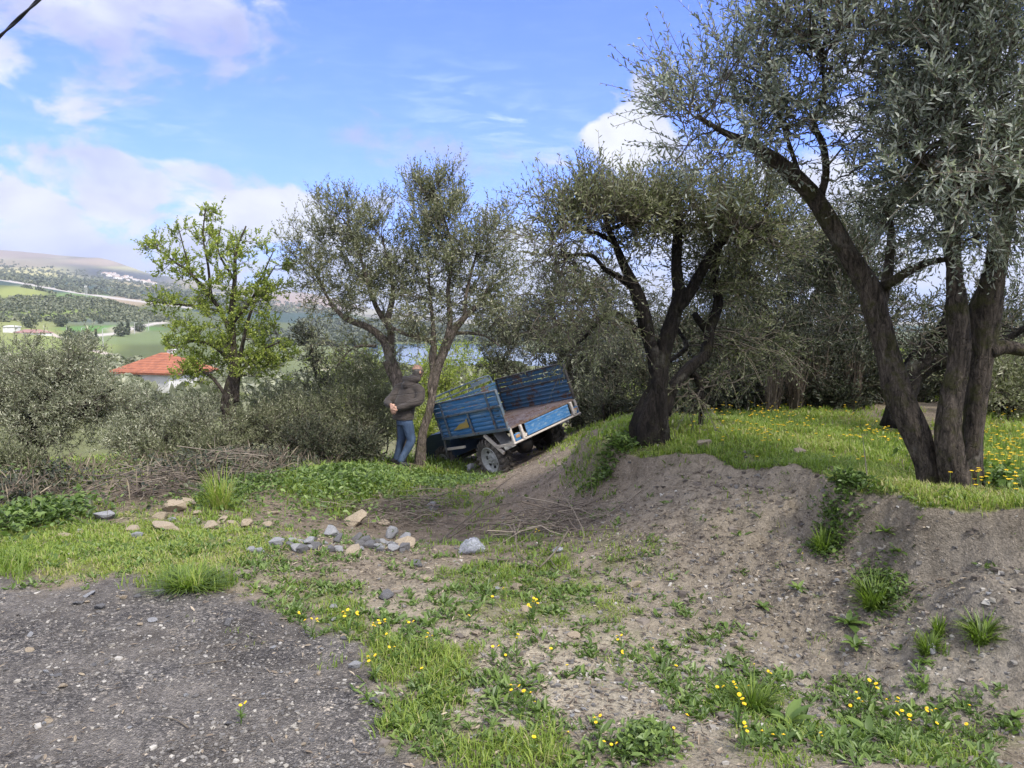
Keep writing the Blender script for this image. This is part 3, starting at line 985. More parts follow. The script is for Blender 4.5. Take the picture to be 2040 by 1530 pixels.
# ---- the big olive on the terrace, nearest to the photographer
B1 = G(1880, 985)
tree('olive_tree', 'large olive tree with three thick leaning stems at the edge of the grassy terrace', 'olive trees', B1,
     [[(1850, 990, 4.85, 66), (1846, 930, 4.85, 52), (1820, 850, 4.9, 62), (1790, 780, 4.95, 64), (1770, 700, 5.0, 58), (1747, 620, 5.0, 62), (1733, 575, 5.0, 58), (1692, 510, 5.0, 46), (1652, 440, 5.0, 44), (1612, 380, 5.0, 41), (1558, 328, 4.95, 38), (1500, 290, 4.9, 28), (1440, 262, 4.8, 14), (1390, 230, 4.7, 6)],
      [(1925, 1000, 4.72, 74), (1906, 950, 4.75, 66), (1889, 870, 4.75, 56), (1893, 800, 4.75, 48), (1906, 720, 4.75, 44), (1904, 640, 4.75, 48), (1902, 595, 4.75, 46), (1900, 520, 4.8, 34), (1902, 430, 4.8, 34), (1915, 340, 4.8, 34), (1905, 250, 4.7, 28), (1890, 150, 4.6, 20), (1870, 40, 4.5, 12)],
      [(1938, 975, 4.9, 46), (1938, 880, 4.95, 46), (1945, 800, 4.95, 50), (1952, 720, 4.95, 56), (1958, 650, 4.95, 66), (1962, 612, 4.95, 70), (1978, 550, 4.95, 50), (2000, 430, 4.95, 46), (2030, 300, 4.9, 44), (2050, 150, 4.8, 30)],
      [(1748, 620, 5.05, 34), (1765, 570, 5.1, 26), (1775, 480, 5.15, 18), (1770, 400, 5.2, 10)],
      [(1632, 400, 5.0, 18), (1645, 345, 5.0, 16), (1640, 290, 5.0, 17), (1622, 245, 5.0, 14), (1640, 190, 4.9, 10), (1640, 110, 4.8, 6)],
      [(1760, 570, 5.0, 26), (1800, 545, 4.9, 22), (1850, 522, 4.85, 18), (1900, 515, 4.8, 10)],
      [(1970, 700, 4.95, 46), (2005, 692, 4.95, 34), (2060, 698, 4.9, 28), (2150, 660, 4.9, 14)],
      [(1900, 400, 4.6, 20), (1840, 330, 4.4, 14), (1780, 290, 4.3, 8)],
      [(1600, 372, 5.0, 12), (1560, 250, 4.9, 8), (1530, 170, 4.8, 5)]],
     1, M_bark,
     [(1420, 190, 4.8, 95, 90, .55, dict(nb=8, nt=4, ns=3, nl=16)), (1390, 290, 4.8, 80, 60, .45, dict(nb=4, nt=4, ns=3, nl=14)),
      (1500, 110, 4.8, 100, 90, .6, dict(nb=8, nt=4, ns=3, nl=16)), (1590, 130, 4.8, 130, 110, .6, dict(nb=10, nt=5, ns=3, nl=16)),
      (1540, 240, 4.9, 110, 60, .5, dict(nb=8, nt=4, ns=3, nl=16)), (1480, 330, 4.9, 80, 30, .4, dict(nb=4, nt=4, ns=2, nl=14, up=0, droop=.2)),
      (1720, 60, 4.6, 160, 110, .8, dict(nb=12, nt=5, ns=3, nl=18)), (1850, 60, 4.4, 170, 130, .8, dict(nb=17, nt=5, ns=4, nl=18)),
      (1980, 80, 4.3, 120, 140, .8, dict(nb=15, nt=5, ns=4, nl=18)), (1820, 250, 4.6, 80, 90, .5, dict(nb=14, nt=5, ns=3, nl=18, droop=.2)),
      (1930, 280, 4.2, 140, 130, .5, dict(nb=17, nt=5, ns=4, nl=18, droop=.2)), (1840, 390, 4.9, 60, 70, .4, dict(nb=14, nt=5, ns=3, nl=18, up=.2, droop=.3)),
      (1975, 390, 4.4, 80, 70, .4, dict(nb=10, nt=5, ns=4, nl=18, up=.1, droop=.4)), (1900, 480, 4.6, 50, 30, .3, dict(nb=4, nt=4, ns=3, nl=16, up=.1, droop=.3)),
      (2030, 470, 4.6, 40, 30, .3, dict(nb=4, nt=5, ns=3, nl=18, up=0, droop=.3)), (1735, 430, 5.3, 25, 30, .2, dict(nb=4, nt=4, ns=2, nl=12, droop=.2)),
      (1650, 250, 4.9, 50, 70, .4, dict(nb=4, nt=4, ns=2, nl=12)), (2180, 230, 4.4, 140, 260, .9, dict(nb=17, nt=5, ns=3, nl=16)), (1800, -110, 4.3, 300, 110, 1.0, dict(nb=15, nt=5, ns=3, nl=16))],
     (.053, .0112), M_olive, slim=.92, tone=.10)

# ---- second terrace olive behind it, and the short one farther right
B2 = G(1787, 848)
tree('olive_tree', 'dark olive tree standing behind the big leaning olive, its low limb bent to the right', 'olive trees', B2,
     [[(1785, 852, 7.6, 66), (1792, 810, 7.6, 58), (1805, 765, 7.6, 60), (1828, 715, 7.6, 44), (1858, 675, 7.6, 36), (1885, 645, 7.5, 30), (1900, 560, 7.5, 22), (1880, 470, 7.4, 12)],
      [(1808, 760, 7.6, 40), (1850, 728, 7.5, 34), (1905, 712, 7.4, 30), (1980, 690, 7.4, 20), (2060, 640, 7.4, 10)],
      [(1798, 780, 7.6, 36), (1780, 720, 7.8, 26), (1740, 640, 8.0, 18), (1700, 540, 8.0, 10)]],
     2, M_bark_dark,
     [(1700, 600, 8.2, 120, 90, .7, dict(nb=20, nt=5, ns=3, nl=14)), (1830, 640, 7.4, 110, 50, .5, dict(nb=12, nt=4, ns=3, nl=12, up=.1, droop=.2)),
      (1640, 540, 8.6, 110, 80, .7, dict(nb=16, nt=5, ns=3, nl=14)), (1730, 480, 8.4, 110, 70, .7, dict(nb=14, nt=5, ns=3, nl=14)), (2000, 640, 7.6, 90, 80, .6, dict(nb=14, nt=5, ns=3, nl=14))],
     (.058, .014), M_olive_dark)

# ---- central olive with a fat hollow trunk
B3 = G(1297, 882)
tree('olive_tree', 'gnarled olive tree with a fat black hollow trunk forking low, right of the blue truck', 'olive trees', B3,
     [[(1292, 935, 6.9, 96), (1290, 890, 6.9, 80), (1285, 850, 6.9, 70), (1297, 805, 6.9, 54), (1309, 765, 6.9, 38), (1303, 720, 6.9, 34), (1290, 672, 6.9, 38), (1277, 614, 6.9, 38), (1262, 570, 6.9, 30), (1244, 532, 6.9, 24), (1226, 488, 6.9, 18), (1212, 455, 6.8, 15), (1200, 410, 6.8, 9), (1180, 380, 6.8, 5)],
      [(1326, 925, 6.85, 64), (1322, 880, 6.85, 44), (1318, 830, 6.85, 40), (1316, 770, 6.85, 36), (1322, 695, 6.9, 36), (1337, 645, 6.9, 36), (1352, 590, 6.9, 30), (1348, 540, 6.9, 26), (1348, 490, 6.9, 25), (1352, 405, 6.9, 20), (1340, 400, 6.9, 14), (1316, 382, 6.9, 9)],
      [(1345, 615, 6.9, 36), (1368, 590, 6.9, 30), (1390, 550, 6.9, 26), (1415, 506, 6.9, 24), (1440, 474, 6.9, 22), (1475, 468, 6.8, 12), (1520, 440, 6.7, 5)],
      [(1322, 825, 6.9, 36), (1342, 768, 6.95, 30), (1376, 728, 7.0, 30), (1403, 705, 7.05, 30), (1411, 655, 7.1, 32), (1430, 606, 7.1, 26), (1424, 545, 7.1, 20), (1440, 480, 7.2, 12), (1470, 420, 7.2, 6)],
      [(1408, 660, 7.1, 20), (1392, 640, 7.05, 17), (1384, 626, 7.0, 15)],
      [(1262, 570, 6.9, 22), (1232, 550, 6.85, 17), (1206, 536, 6.8, 13), (1185, 512, 6.75, 11), (1160, 507, 6.7, 9), (1120, 510, 6.6, 5)],
      [(1270, 660, 6.9, 17), (1245, 635, 6.9, 13), (1218, 624, 6.85, 11), (1190, 645, 6.8, 9), (1165, 672, 6.8, 8), (1138, 694, 6.8, 6)],
      [(1370, 735, 7.0, 24), (1392, 760, 7.05, 20), (1398, 800, 7.05, 16), (1396, 850, 7.1, 12)],
      [(1335, 720, 7.1, 10), (1368, 690, 7.3, 12), (1350, 655, 7.4, 10)],
      [(1222, 480, 6.85, 12), (1180, 460, 6.8, 9), (1150, 455, 6.75, 7), (1100, 470, 6.7, 4)],
      [(1214, 457, 6.8, 10), (1260, 440, 6.9, 8), (1300, 430, 6.9, 4)]],
     3, M_bark_dark,
     [(1190, 432, 6.8, 75, 48, .5, dict(nb=16, nt=5, ns=3, nl=12, up=.8)), (1250, 432, 6.9, 85, 42, .5, dict(nb=14, nt=5, ns=3, nl=12, up=.8)), (1100, 432, 6.7, 80, 40, .5, dict(nb=10, nt=4, ns=2, nl=10, up=.4)),
      (1120, 480, 6.6, 90, 80, .5, dict(nb=16, nt=4, ns=2, nl=8, up=.1)), (1080, 560, 6.7, 60, 80, .5, dict(nb=12, nt=4, ns=2, nl=7, up=-.1, droop=.3)),
      (1330, 432, 6.9, 85, 48, .5, dict(nb=16, nt=5, ns=3, nl=14, up=.7)), (1430, 438, 6.9, 105, 52, .6, dict(nb=24, nt=5, ns=3, nl=14, up=.7)), (1520, 445, 6.8, 85, 60, .6, dict(nb=17, nt=5, ns=3, nl=14)),
      (1290, 470, 6.9, 60, 60, .5, dict(nb=12, nt=4, ns=3, nl=12)), (1180, 580, 6.8, 70, 50, .4, dict(nb=10, nt=4, ns=2, nl=10, up=0)), (1150, 640, 6.8, 70, 60, .4, dict(nb=10, nt=4, ns=3, nl=12, up=-.1, droop=.3)),
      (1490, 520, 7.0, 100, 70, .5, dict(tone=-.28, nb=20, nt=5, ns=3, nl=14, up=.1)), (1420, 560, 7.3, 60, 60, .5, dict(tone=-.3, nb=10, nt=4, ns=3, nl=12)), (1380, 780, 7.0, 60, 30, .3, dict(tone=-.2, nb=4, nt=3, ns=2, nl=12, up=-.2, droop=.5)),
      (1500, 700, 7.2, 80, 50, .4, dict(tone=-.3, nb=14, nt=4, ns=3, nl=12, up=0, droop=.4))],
     (.056, .0125), M_olive_mid, flute=.3, rough=.14, slim=.88)

# ---- pair of olives by the man
B4 = G(776, 905, 9)
D4 = 13.7
tree('olive_tree', 'slim olive tree with curved mossy limbs rising just left of the man', 'olive trees', B4,
     [[(802, 935, D4, 27), (800, 850, D4, 23), (798, 795, D4, 24), (793, 755, D4, 26), (778, 711, D4, 22), (766, 680, D4, 19), (738, 655, D4, 15), (701, 640, D4, 13), (683, 630, D4, 11), (662, 608, D4, 8), (640, 570, D4, 4)],
      [(778, 711, D4, 18), (779, 660, D4, 16), (772, 640, D4, 14), (783, 585, D4, 11), (775, 530, D4, 7), (760, 470, D4, 3)],
      [(775, 650, D4, 12), (751, 614, D4, 11), (735, 570, D4, 9), (715, 500, D4, 5), (690, 440, D4, 3)],
      [(784, 760, D4, 14), (772, 735, D4, 15), (768, 720, D4, 15)],
      [(750, 690, D4, 7), (715, 690, D4, 5), (690, 705, D4, 4), (668, 735, D4, 3)]],
     4, M_bark_grey,
     [(650, 440, D4, 55, 55, .6, dict(nb=12, nt=5, ns=3, nl=10, up=.9)), (730, 440, D4, 60, 55, .6, dict(nb=12, nt=5, ns=3, nl=10, up=.9)), (605, 500, D4, 50, 60, .6, dict(nb=14, nt=5, ns=3, nl=9, up=.5)),
      (700, 520, D4, 75, 55, .8, dict(nb=20, nt=5, ns=3, nl=10, up=.6)), (780, 510, D4, 60, 60, .7, dict(nb=16, nt=5, ns=3, nl=10, up=.6)), (640, 590, D4, 50, 45, .5, dict(nb=10, nt=4, ns=3, nl=9, up=.1)),
      (710, 590, D4, 60, 40, .6, dict(nb=12, nt=5, ns=3, nl=10, up=.3)), (790, 590, D4, 60, 55, .6, dict(nb=14, nt=5, ns=3, nl=9, up=.3)), (680, 670, D4, 60, 40, .5, dict(nb=8, nt=4, ns=3, nl=8, up=-.2, droop=.3)),
      (740, 720, D4 + .3, 60, 40, .5, dict(nb=8, nt=4, ns=3, nl=8, up=0))],
     (.075, .019), M_olive_mid, tone=.05, flute=.05)
B5 = G(842, 905, 9)
D5 = 13.3
tree('olive_tree', 'tall slim olive tree with grey forked trunk between the man and the blue truck', 'olive trees', B5,
     [[(838, 945, D5, 28), (840, 870, D5, 21), (856, 815, D5, 18), (866, 760, D5, 18), (876, 720, D5, 19), (887, 690, D5, 20), (900, 664, D5, 19), (925, 634, D5, 14), (948, 612, D5, 10), (975, 570, D5, 5)],
      [(866, 750, D5, 14), (860, 712, D5, 16), (862, 684, D5, 14), (834, 672, D5, 10), (800, 662, D5, 8), (780, 650, D5, 4)],
      [(888, 690, D5, 17), (897, 640, D5, 13), (893, 580, D5, 10), (900, 500, D5, 7), (880, 420, D5, 4), (860, 370, D5, 2)],
      [(858, 790, D5, 11), (856, 765, D5, 10), (862, 735, D5, 10), (865, 690, D5, 10), (860, 610, D5, 7), (850, 520, D5, 4)],
      [(902, 664, D5, 9), (940, 664, D5, 7), (970, 671, D5, 5), (996, 690, D5, 3)],
      [(925, 634, D5, 9), (930, 580, D5, 7), (950, 500, D5, 4), (960, 440, D5, 2)]],
     5, M_bark_grey,
     [(838, 380, D5, 35, 50, .4, dict(nb=9, nt=5, ns=3, nl=9, up=1.2)), (900, 385, D5, 35, 50, .4, dict(nb=9, nt=5, ns=3, nl=9, up=1.2)), (860, 450, D5, 60, 55, .6, dict(nb=20, nt=5, ns=3, nl=10, up=.9)),
      (930, 470, D5, 65, 55, .6, dict(nb=18, nt=5, ns=3, nl=9, up=.8)), (870, 530, D5, 70, 55, .7, dict(nb=22, nt=5, ns=3, nl=10, up=.6)), (955, 545, D5, 70, 60, .7, dict(nb=20, nt=5, ns=3, nl=9, up=.5)),
      (1005, 470, D5, 45, 60, .5, dict(nb=13, nt=4, ns=3, nl=8, up=.6)), (880, 610, D5, 80, 45, .6, dict(nb=18, nt=5, ns=3, nl=9, up=.2)), (970, 620, D5, 60, 45, .6, dict(nb=14, nt=5, ns=3, nl=9, up=.1)),
      (840, 640, D5, 50, 40, .5, dict(nb=10, nt=4, ns=3, nl=9, up=.1)), (1020, 560, D5, 45, 60, .5, dict(nb=12, nt=4, ns=3, nl=7, up=.2))],
     (.075, .019), M_olive_mid, tone=.08, flute=.05)

# ---- the bright spring tree on the left
B6 = G(455, 915, 9)
D6 = 14.0
tree('young_tree', 'young tree with fresh bright green spring leaves in front of the red roofed house', None, B6,
     [[(456, 925, D6, 30), (458, 870, D6, 28), (452, 815, D6, 30), (458, 775, D6, 26), (467, 735, D6, 18), (464, 680, D6, 14), (462, 620, D6, 12), (468, 560, D6, 9), (470, 500, D6, 6), (490, 450, D6, 3)],
      [(470, 800, D6, 12), (474, 750, D6, 11), (482, 690, D6, 9), (500, 620, D6, 7), (530, 560, D6, 4), (548, 530, D6, 2)],
      [(463, 670, D6, 11), (440, 620, D6, 9), (410, 580, D6, 8), (380, 545, D6, 6), (345, 520, D6, 4), (305, 490, D6, 2)],
      [(420, 590, D6, 7), (415, 530, D6, 5), (405, 470, D6, 4), (410, 415, D6, 2)],
      [(380, 545, D6, 5), (365, 490, D6, 3), (352, 440, D6, 2)],
      [(462, 720, D6, 10), (425, 690, D6, 8), (385, 680, D6, 5), (330, 695, D6, 2)],
      [(452, 790, D6, 9), (420, 750, D6, 7), (390, 735, D6, 4)],
      [(467, 640, D6, 8), (500, 600, D6, 6), (520, 555, D6, 4), (545, 500, D6, 2)],
      [(440, 620, D6, 6), (390, 610, D6, 5), (340, 605, D6, 3), (290, 600, D6, 1.5)],
      [(478, 740, D6, 9), (520, 700, D6, 6), (560, 680, D6, 3)],
      [(468, 560, D6, 6), (435, 500, D6, 4), (440, 450, D6, 2)]],
     6, M_bark,
     [(a, b, D6, rx, ry, .45, dict(nb=nb, nt=5, ns=3, nl=9, L=.18, up=.5, twig=.003)) for a, b, rx, ry, nb in
      [(400, 440, 45, 35, 6), (330, 490, 50, 35, 7), (350, 540, 55, 30, 7), (425, 500, 50, 40, 8), (490, 510, 50, 45, 8), (540, 530, 35, 35, 5), (500, 580, 60, 40, 10), (430, 570, 55, 35, 8), (340, 605, 55, 20, 6),
       (450, 640, 70, 40, 14), (540, 620, 45, 45, 7), (400, 670, 55, 30, 9), (480, 700, 70, 40, 16), (430, 740, 60, 30, 12), (520, 740, 60, 40, 12), (360, 700, 55, 25, 7), (380, 745, 45, 20, 5), (570, 690, 35, 40, 5), (560, 580, 25, 25, 3)]],
     (.052, .028), M_spring, flute=.05)

# ---- thin dark sapling
B7 = G(641, 850, 12)
tree('sapling', 'thin dark sapling with one bare stem and a narrow crown behind the bushes', None, B7,
     [[(641, 850, 16, 8), (640, 800, 16, 7), (632, 760, 16, 6), (622, 700, 16, 5), (620, 650, 16, 3)]], 7, M_bark_dark,
     [(615, 670, 16, 32, 36, .4, dict(nb=10, nt=4, ns=3, nl=8, L=.25)), (632, 740, 16, 30, 45, .4, dict(nb=12, nt=4, ns=3, nl=8, L=.25)), (655, 770, 16, 20, 25, .3, dict(nb=5, nt=4, ns=3, nl=8, L=.25))],
     (.07, .022), M_shrub, flute=0)


# ---- bushes and low olives: a root, short stems and a crown
def bush(name, label, group, base_px, d, blobs, leafm, seed, leaf=(.07, .018), tone=0.0, cat='bush', bark=None, stems=4, spread=.5, kwall=None):
    b = P(base_px[0], base_px[1], d)
    b[2] = H(b[:1], b[1:2])[0] - .03
    root = empty(name, b)
    tag(root, label, cat, group)
    rng = np.random.default_rng(seed)
    mb = MB()
    skel = []
    tgt = [P(q[0], q[1], q[2]) - b for q in blobs]
    for i in range(max(stems, len(blobs))):
        t = tgt[i % len(tgt)] + rng.normal(size=3) * .15
        s0 = rng.normal(size=3) * np.array([.12, .12, 0]) * spread
        m1 = s0 * .6 + t * .4 + rng.normal(size=3) * .12
        ax = limb(mb, [[*s0, .022], [*(s0 + np.array([0, 0, .25]) + rng.normal(size=3) * .05), .019], [*m1, .014], [*t, .005]], n=7, step=.12, seed=seed * 7 + i)
        skel.append(ax[len(ax) // 3:])
    mb.build('stem', bark or M_bark_dark, root, True)
    cr = Crown(np.concatenate(skel), seed, leaf, tone)
    for q in blobs:
        kw = dict(nb=16, nt=5, ns=3, nl=10, L=.3, up=.4)
        kw.update(kwall or {})
        if len(q) > 6: kw.update(q[6])
        cr.blob(P(q[0], q[1], q[2]) - b, pxr(q[3], q[4], q[5], q[2]), **kw)
    cr.build(root, leafm, M_twig)
    return root


# low olive at the left edge, on its own trunk
B8 = G(84, 950, 9)
tree('olive_tree', 'low grey green olive tree with a short dark trunk at the left edge', 'olive trees', B8,
     [[(82, 958, 14, 44), (76, 925, 14, 40), (66, 890, 14, 36), (60, 850, 14, 28), (90, 800, 14, 18), (120, 750, 14, 8)], [(66, 895, 14, 26), (30, 850, 14, 20), (-10, 800, 14, 10)], [(72, 900, 14, 22), (130, 850, 14, 16), (190, 800, 14, 8), (230, 770, 14, 4)]],
     8, M_bark_dark,
     [(a, b, d, rx, ry, .8, dict(nb=nb, nt=5, ns=3, nl=10, up=.5, L=.32)) for a, b, d, rx, ry, nb in
      [(30, 740, 14, 90, 55, 26), (120, 735, 14.3, 80, 45, 24), (180, 775, 14.6, 50, 34, 15), (20, 820, 13.7, 80, 50, 22), (110, 810, 13.8, 80, 50, 22), (200, 820, 14, 70, 50, 20), (-60, 780, 14, 90, 80, 22), (60, 870, 13.4, 60, 40, 12), (150, 870, 13.8, 60, 35, 10), (240, 810, 14.6, 30, 40, 7)]],
     (.075, .019), M_olive_pale, flute=.1)

BUSH = [
    ('bush', 'grey green bush below the red roofed house', (330, 930), 13.0, [(290, 860, 13.2, 60, 40, .6), (360, 845, 13.4, 60, 38, .6), (330, 880, 12.8, 90, 45, .6), (400, 860, 13, 50, 50, .5), (260, 890, 12.8, 50, 35, .4)], M_olive_pale, {}),
    ('bush', 'straggly olive bush right of the spring tree trunk', (530, 920), 13.5, [(510, 845, 13.6, 45, 34, .4), (565, 840, 14, 45, 36, .5), (530, 870, 13.2, 70, 40, .6), (600, 860, 13.4, 60, 45, .5)], M_olive_mid, {}),
    ('bush', 'dark bush left of the man', (700, 920), 14.0, [(660, 840, 14, 60, 50, .5), (720, 820, 14.2, 55, 60, .5), (690, 880, 13.6, 80, 40, .5), (745, 860, 14, 35, 60, .4)], M_olive_mid, dict(tone=-.1)),
    ('bush', 'sunlit yellow green bush beyond the tall slim olive', (920, 850), 19.0, [(890, 770, 19, 60, 45, .7), (950, 760, 20, 60, 60, .7), (840, 760, 19, 50, 40, .7), (900, 720, 22, 80, 25, .8), (850, 830, 18, 45, 35, .5), (905, 830, 18, 45, 30, .5), (830, 870, 17, 40, 22, .4)], M_spring, dict(leaf=(.08, .03), kwall=dict(nl=7))),
    ('bush', 'yellow green bush far behind the dark sapling', (720, 850), 20.0, [(700, 750, 20, 60, 50, .8), (760, 740, 21, 50, 40, .8), (650, 790, 19, 60, 50, .7)], M_spring, dict(leaf=(.08, .03), tone=-.1, kwall=dict(nl=7, nb=12))),
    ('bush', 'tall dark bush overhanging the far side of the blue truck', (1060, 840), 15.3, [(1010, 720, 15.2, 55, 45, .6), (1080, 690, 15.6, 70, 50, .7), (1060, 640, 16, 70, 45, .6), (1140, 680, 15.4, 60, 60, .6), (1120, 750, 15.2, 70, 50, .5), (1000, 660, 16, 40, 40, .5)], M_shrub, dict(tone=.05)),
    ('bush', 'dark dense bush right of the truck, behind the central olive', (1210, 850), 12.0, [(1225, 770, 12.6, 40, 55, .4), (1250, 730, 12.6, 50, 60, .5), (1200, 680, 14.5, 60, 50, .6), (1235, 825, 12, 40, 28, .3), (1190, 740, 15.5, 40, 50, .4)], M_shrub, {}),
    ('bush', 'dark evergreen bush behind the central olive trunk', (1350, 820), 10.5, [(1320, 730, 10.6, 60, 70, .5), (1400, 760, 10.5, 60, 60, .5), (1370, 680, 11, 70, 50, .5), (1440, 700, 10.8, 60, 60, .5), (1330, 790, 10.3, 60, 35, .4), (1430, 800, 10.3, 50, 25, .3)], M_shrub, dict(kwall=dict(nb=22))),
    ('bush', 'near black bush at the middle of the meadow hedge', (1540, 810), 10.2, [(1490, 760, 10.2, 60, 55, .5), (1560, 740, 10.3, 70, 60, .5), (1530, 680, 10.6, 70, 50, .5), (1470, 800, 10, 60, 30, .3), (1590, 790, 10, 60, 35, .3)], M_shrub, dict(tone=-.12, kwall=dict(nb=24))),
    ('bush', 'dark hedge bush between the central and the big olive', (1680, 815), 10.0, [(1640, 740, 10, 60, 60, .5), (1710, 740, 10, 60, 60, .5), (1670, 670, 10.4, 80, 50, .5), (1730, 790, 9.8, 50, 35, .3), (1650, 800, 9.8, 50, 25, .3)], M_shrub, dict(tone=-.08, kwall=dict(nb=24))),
    ('bush', 'low grey green bush beyond the tail of the truck', (1190, 850), 14.5, [(1165, 800, 14.5, 35, 30, .4), (1200, 815, 14, 35, 22, .3), (1150, 830, 15, 30, 22, .3)], M_olive_dark, {}),
    ('bush', 'light green bush right of the big olive, at the right edge', (2000, 850), 8.6, [(1990, 790, 8.6, 50, 50, .4), (2050, 770, 8.8, 60, 60, .5), (1990, 740, 9.2, 60, 40, .4)], M_olive_mid, dict(tone=.05)),
    ('bush', 'dark bush glimpsed between the stems of the big olive', (1880, 825), 10.5, [(1860, 760, 10.5, 60, 60, .5), (1930, 740, 10.5, 60, 70, .5), (1900, 680, 10.8, 80, 50, .5), (2010, 690, 10.8, 80, 60, .5), (1860, 800, 10.3, 60, 22, .3), (1780, 790, 10.2, 50, 28, .3)], M_shrub, dict(kwall=dict(nb=22))),
    ('bush', 'pale grey bush in front of the white house wall', (300, 900), 16.0, [(262, 818, 16, 45, 30, .6), (340, 818, 16.2, 60, 26, .6), (410, 812, 16, 50, 34, .6)], M_olive_pale, dict(tone=.05)),
    ('bush', 'low tangled bush left of the spring tree foot', (410, 930), 12.6, [(380, 890, 12.6, 50, 30, .4), (430, 900, 12.4, 40, 25, .3), (330, 915, 12.2, 60, 22, .3)], M_olive_mid, dict(tone=-.05)),
    ('bush', 'brownish bush between the spring tree and the dark sapling', (570, 910), 15.0, [(540, 815, 15.2, 45, 32, .5), (595, 800, 15.4, 35, 36, .5), (560, 840, 14.8, 60, 40, .5), (620, 830, 15, 40, 50, .5)], M_olive_pale, dict(tone=-.1)),
    ('bush', 'dark undergrowth bush at the foot of the dark sapling', (640, 925), 12.8, [(600, 890, 12.8, 50, 30, .4), (660, 890, 12.8, 50, 32, .4), (710, 900, 12.8, 40, 24, .3)], M_shrub, dict(tone=.15)),
    ('bush', 'leafy bush just behind the left hand trunk near the man', (745, 905), 15.0, [(730, 760, 15, 40, 50, .5), (760, 830, 14.6, 35, 50, .4), (700, 770, 15.2, 40, 40, .5)], M_olive_mid, dict(tone=.05)),
    ('bush', 'small dark bush at the lower left edge', (20, 965), 10.5, [(10, 930, 10.5, 40, 28, .25), (60, 940, 10.5, 40, 20, .2)], M_olive_mid, dict(tone=-.1)),
]
for n_, (nm, lab, bp_, d_, bl_, lm_, kw_) in enumerate(BUSH):
    bush(nm, lab, 'bushes behind the clearing', bp_, d_, bl_, lm_, 40 + n_, **kw_)
# olives farther back that close the view above the hedge
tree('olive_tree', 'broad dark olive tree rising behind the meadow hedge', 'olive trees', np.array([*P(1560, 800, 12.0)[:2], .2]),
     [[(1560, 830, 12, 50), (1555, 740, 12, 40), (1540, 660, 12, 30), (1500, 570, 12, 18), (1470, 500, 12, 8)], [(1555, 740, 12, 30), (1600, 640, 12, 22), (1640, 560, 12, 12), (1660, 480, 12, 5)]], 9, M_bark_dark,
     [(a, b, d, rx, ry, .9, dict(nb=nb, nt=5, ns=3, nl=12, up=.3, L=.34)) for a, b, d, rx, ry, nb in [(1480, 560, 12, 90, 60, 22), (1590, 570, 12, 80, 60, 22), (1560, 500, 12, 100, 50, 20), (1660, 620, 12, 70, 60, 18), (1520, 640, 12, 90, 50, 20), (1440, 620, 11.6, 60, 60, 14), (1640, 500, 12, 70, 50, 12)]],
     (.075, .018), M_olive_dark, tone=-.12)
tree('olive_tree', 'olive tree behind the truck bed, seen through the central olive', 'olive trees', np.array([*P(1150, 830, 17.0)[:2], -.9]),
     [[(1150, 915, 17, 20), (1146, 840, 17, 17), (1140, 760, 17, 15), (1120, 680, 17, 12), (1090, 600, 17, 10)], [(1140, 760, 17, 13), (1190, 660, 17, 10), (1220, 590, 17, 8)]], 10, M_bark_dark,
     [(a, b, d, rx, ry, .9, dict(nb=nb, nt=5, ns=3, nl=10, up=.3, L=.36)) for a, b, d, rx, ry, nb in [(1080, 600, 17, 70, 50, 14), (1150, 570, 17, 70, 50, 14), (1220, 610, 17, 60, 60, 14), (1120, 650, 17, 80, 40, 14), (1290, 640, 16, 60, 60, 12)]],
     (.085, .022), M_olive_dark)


# ------------------------------------------------------------------ the blue farm truck, nosed down off the bank
def b_paint(base, rust_amt, worn=(.16, .22, .28), seed=0.0):
    def f(nt, b):
        pos = nt.add('ShaderNodeTexCoord').outputs['Object']
        pos = nt.add('ShaderNodeMapping', {0: pos, 1: (seed, seed * .7, 0)}).outputs[0]
        n1 = nt.noise(pos, 5.5, 7, .68, .4)
        n2 = nt.noise(nt.add('ShaderNodeMapping', {0: pos, 3: (1, .25, 3)}).outputs[0], 9, 6, .7, .3)
        n3 = nt.noise(pos, 38, 4, .6)
        c = nt.mix(nt.sstep(n2.outputs[0], .44, .72), rgb(*base), rgb(*worn))
        c = nt.mix(1.0, c, nt.ramp(n3.outputs[0], [(.2, (.75, .75, .75)), (.8, (1.2, 1.2, 1.2))]), 'MULTIPLY')
        rk = nt.m('MULTIPLY', nt.sstep(nt.m('ADD', nt.m('MULTIPLY', n1.outputs[0], .7), nt.m('MULTIPLY', n2.outputs[0], .3)), .63 - rust_amt, .70 - rust_amt), .9)
        rust = nt.ramp(n3.outputs[0], [(.2, (.03, .018, .012)), (.6, (.10, .05, .028)), (.9, (.2, .12, .08))])
        c = nt.mix(rk, c, rust)
        nt.put(b, 'Base Color', c)
        nt.put(b, 'Roughness', nt.m('ADD', .45, nt.m('MULTIPLY', rk, .4)))
        nt.put(b, 'Normal', nt.add('ShaderNodeBump', {'Height': nt.m('ADD', n3.outputs[0], nt.m('MULTIPLY', rk, -.6)), 'Distance': .004, 'Strength': .5}).outputs[0])
    return f


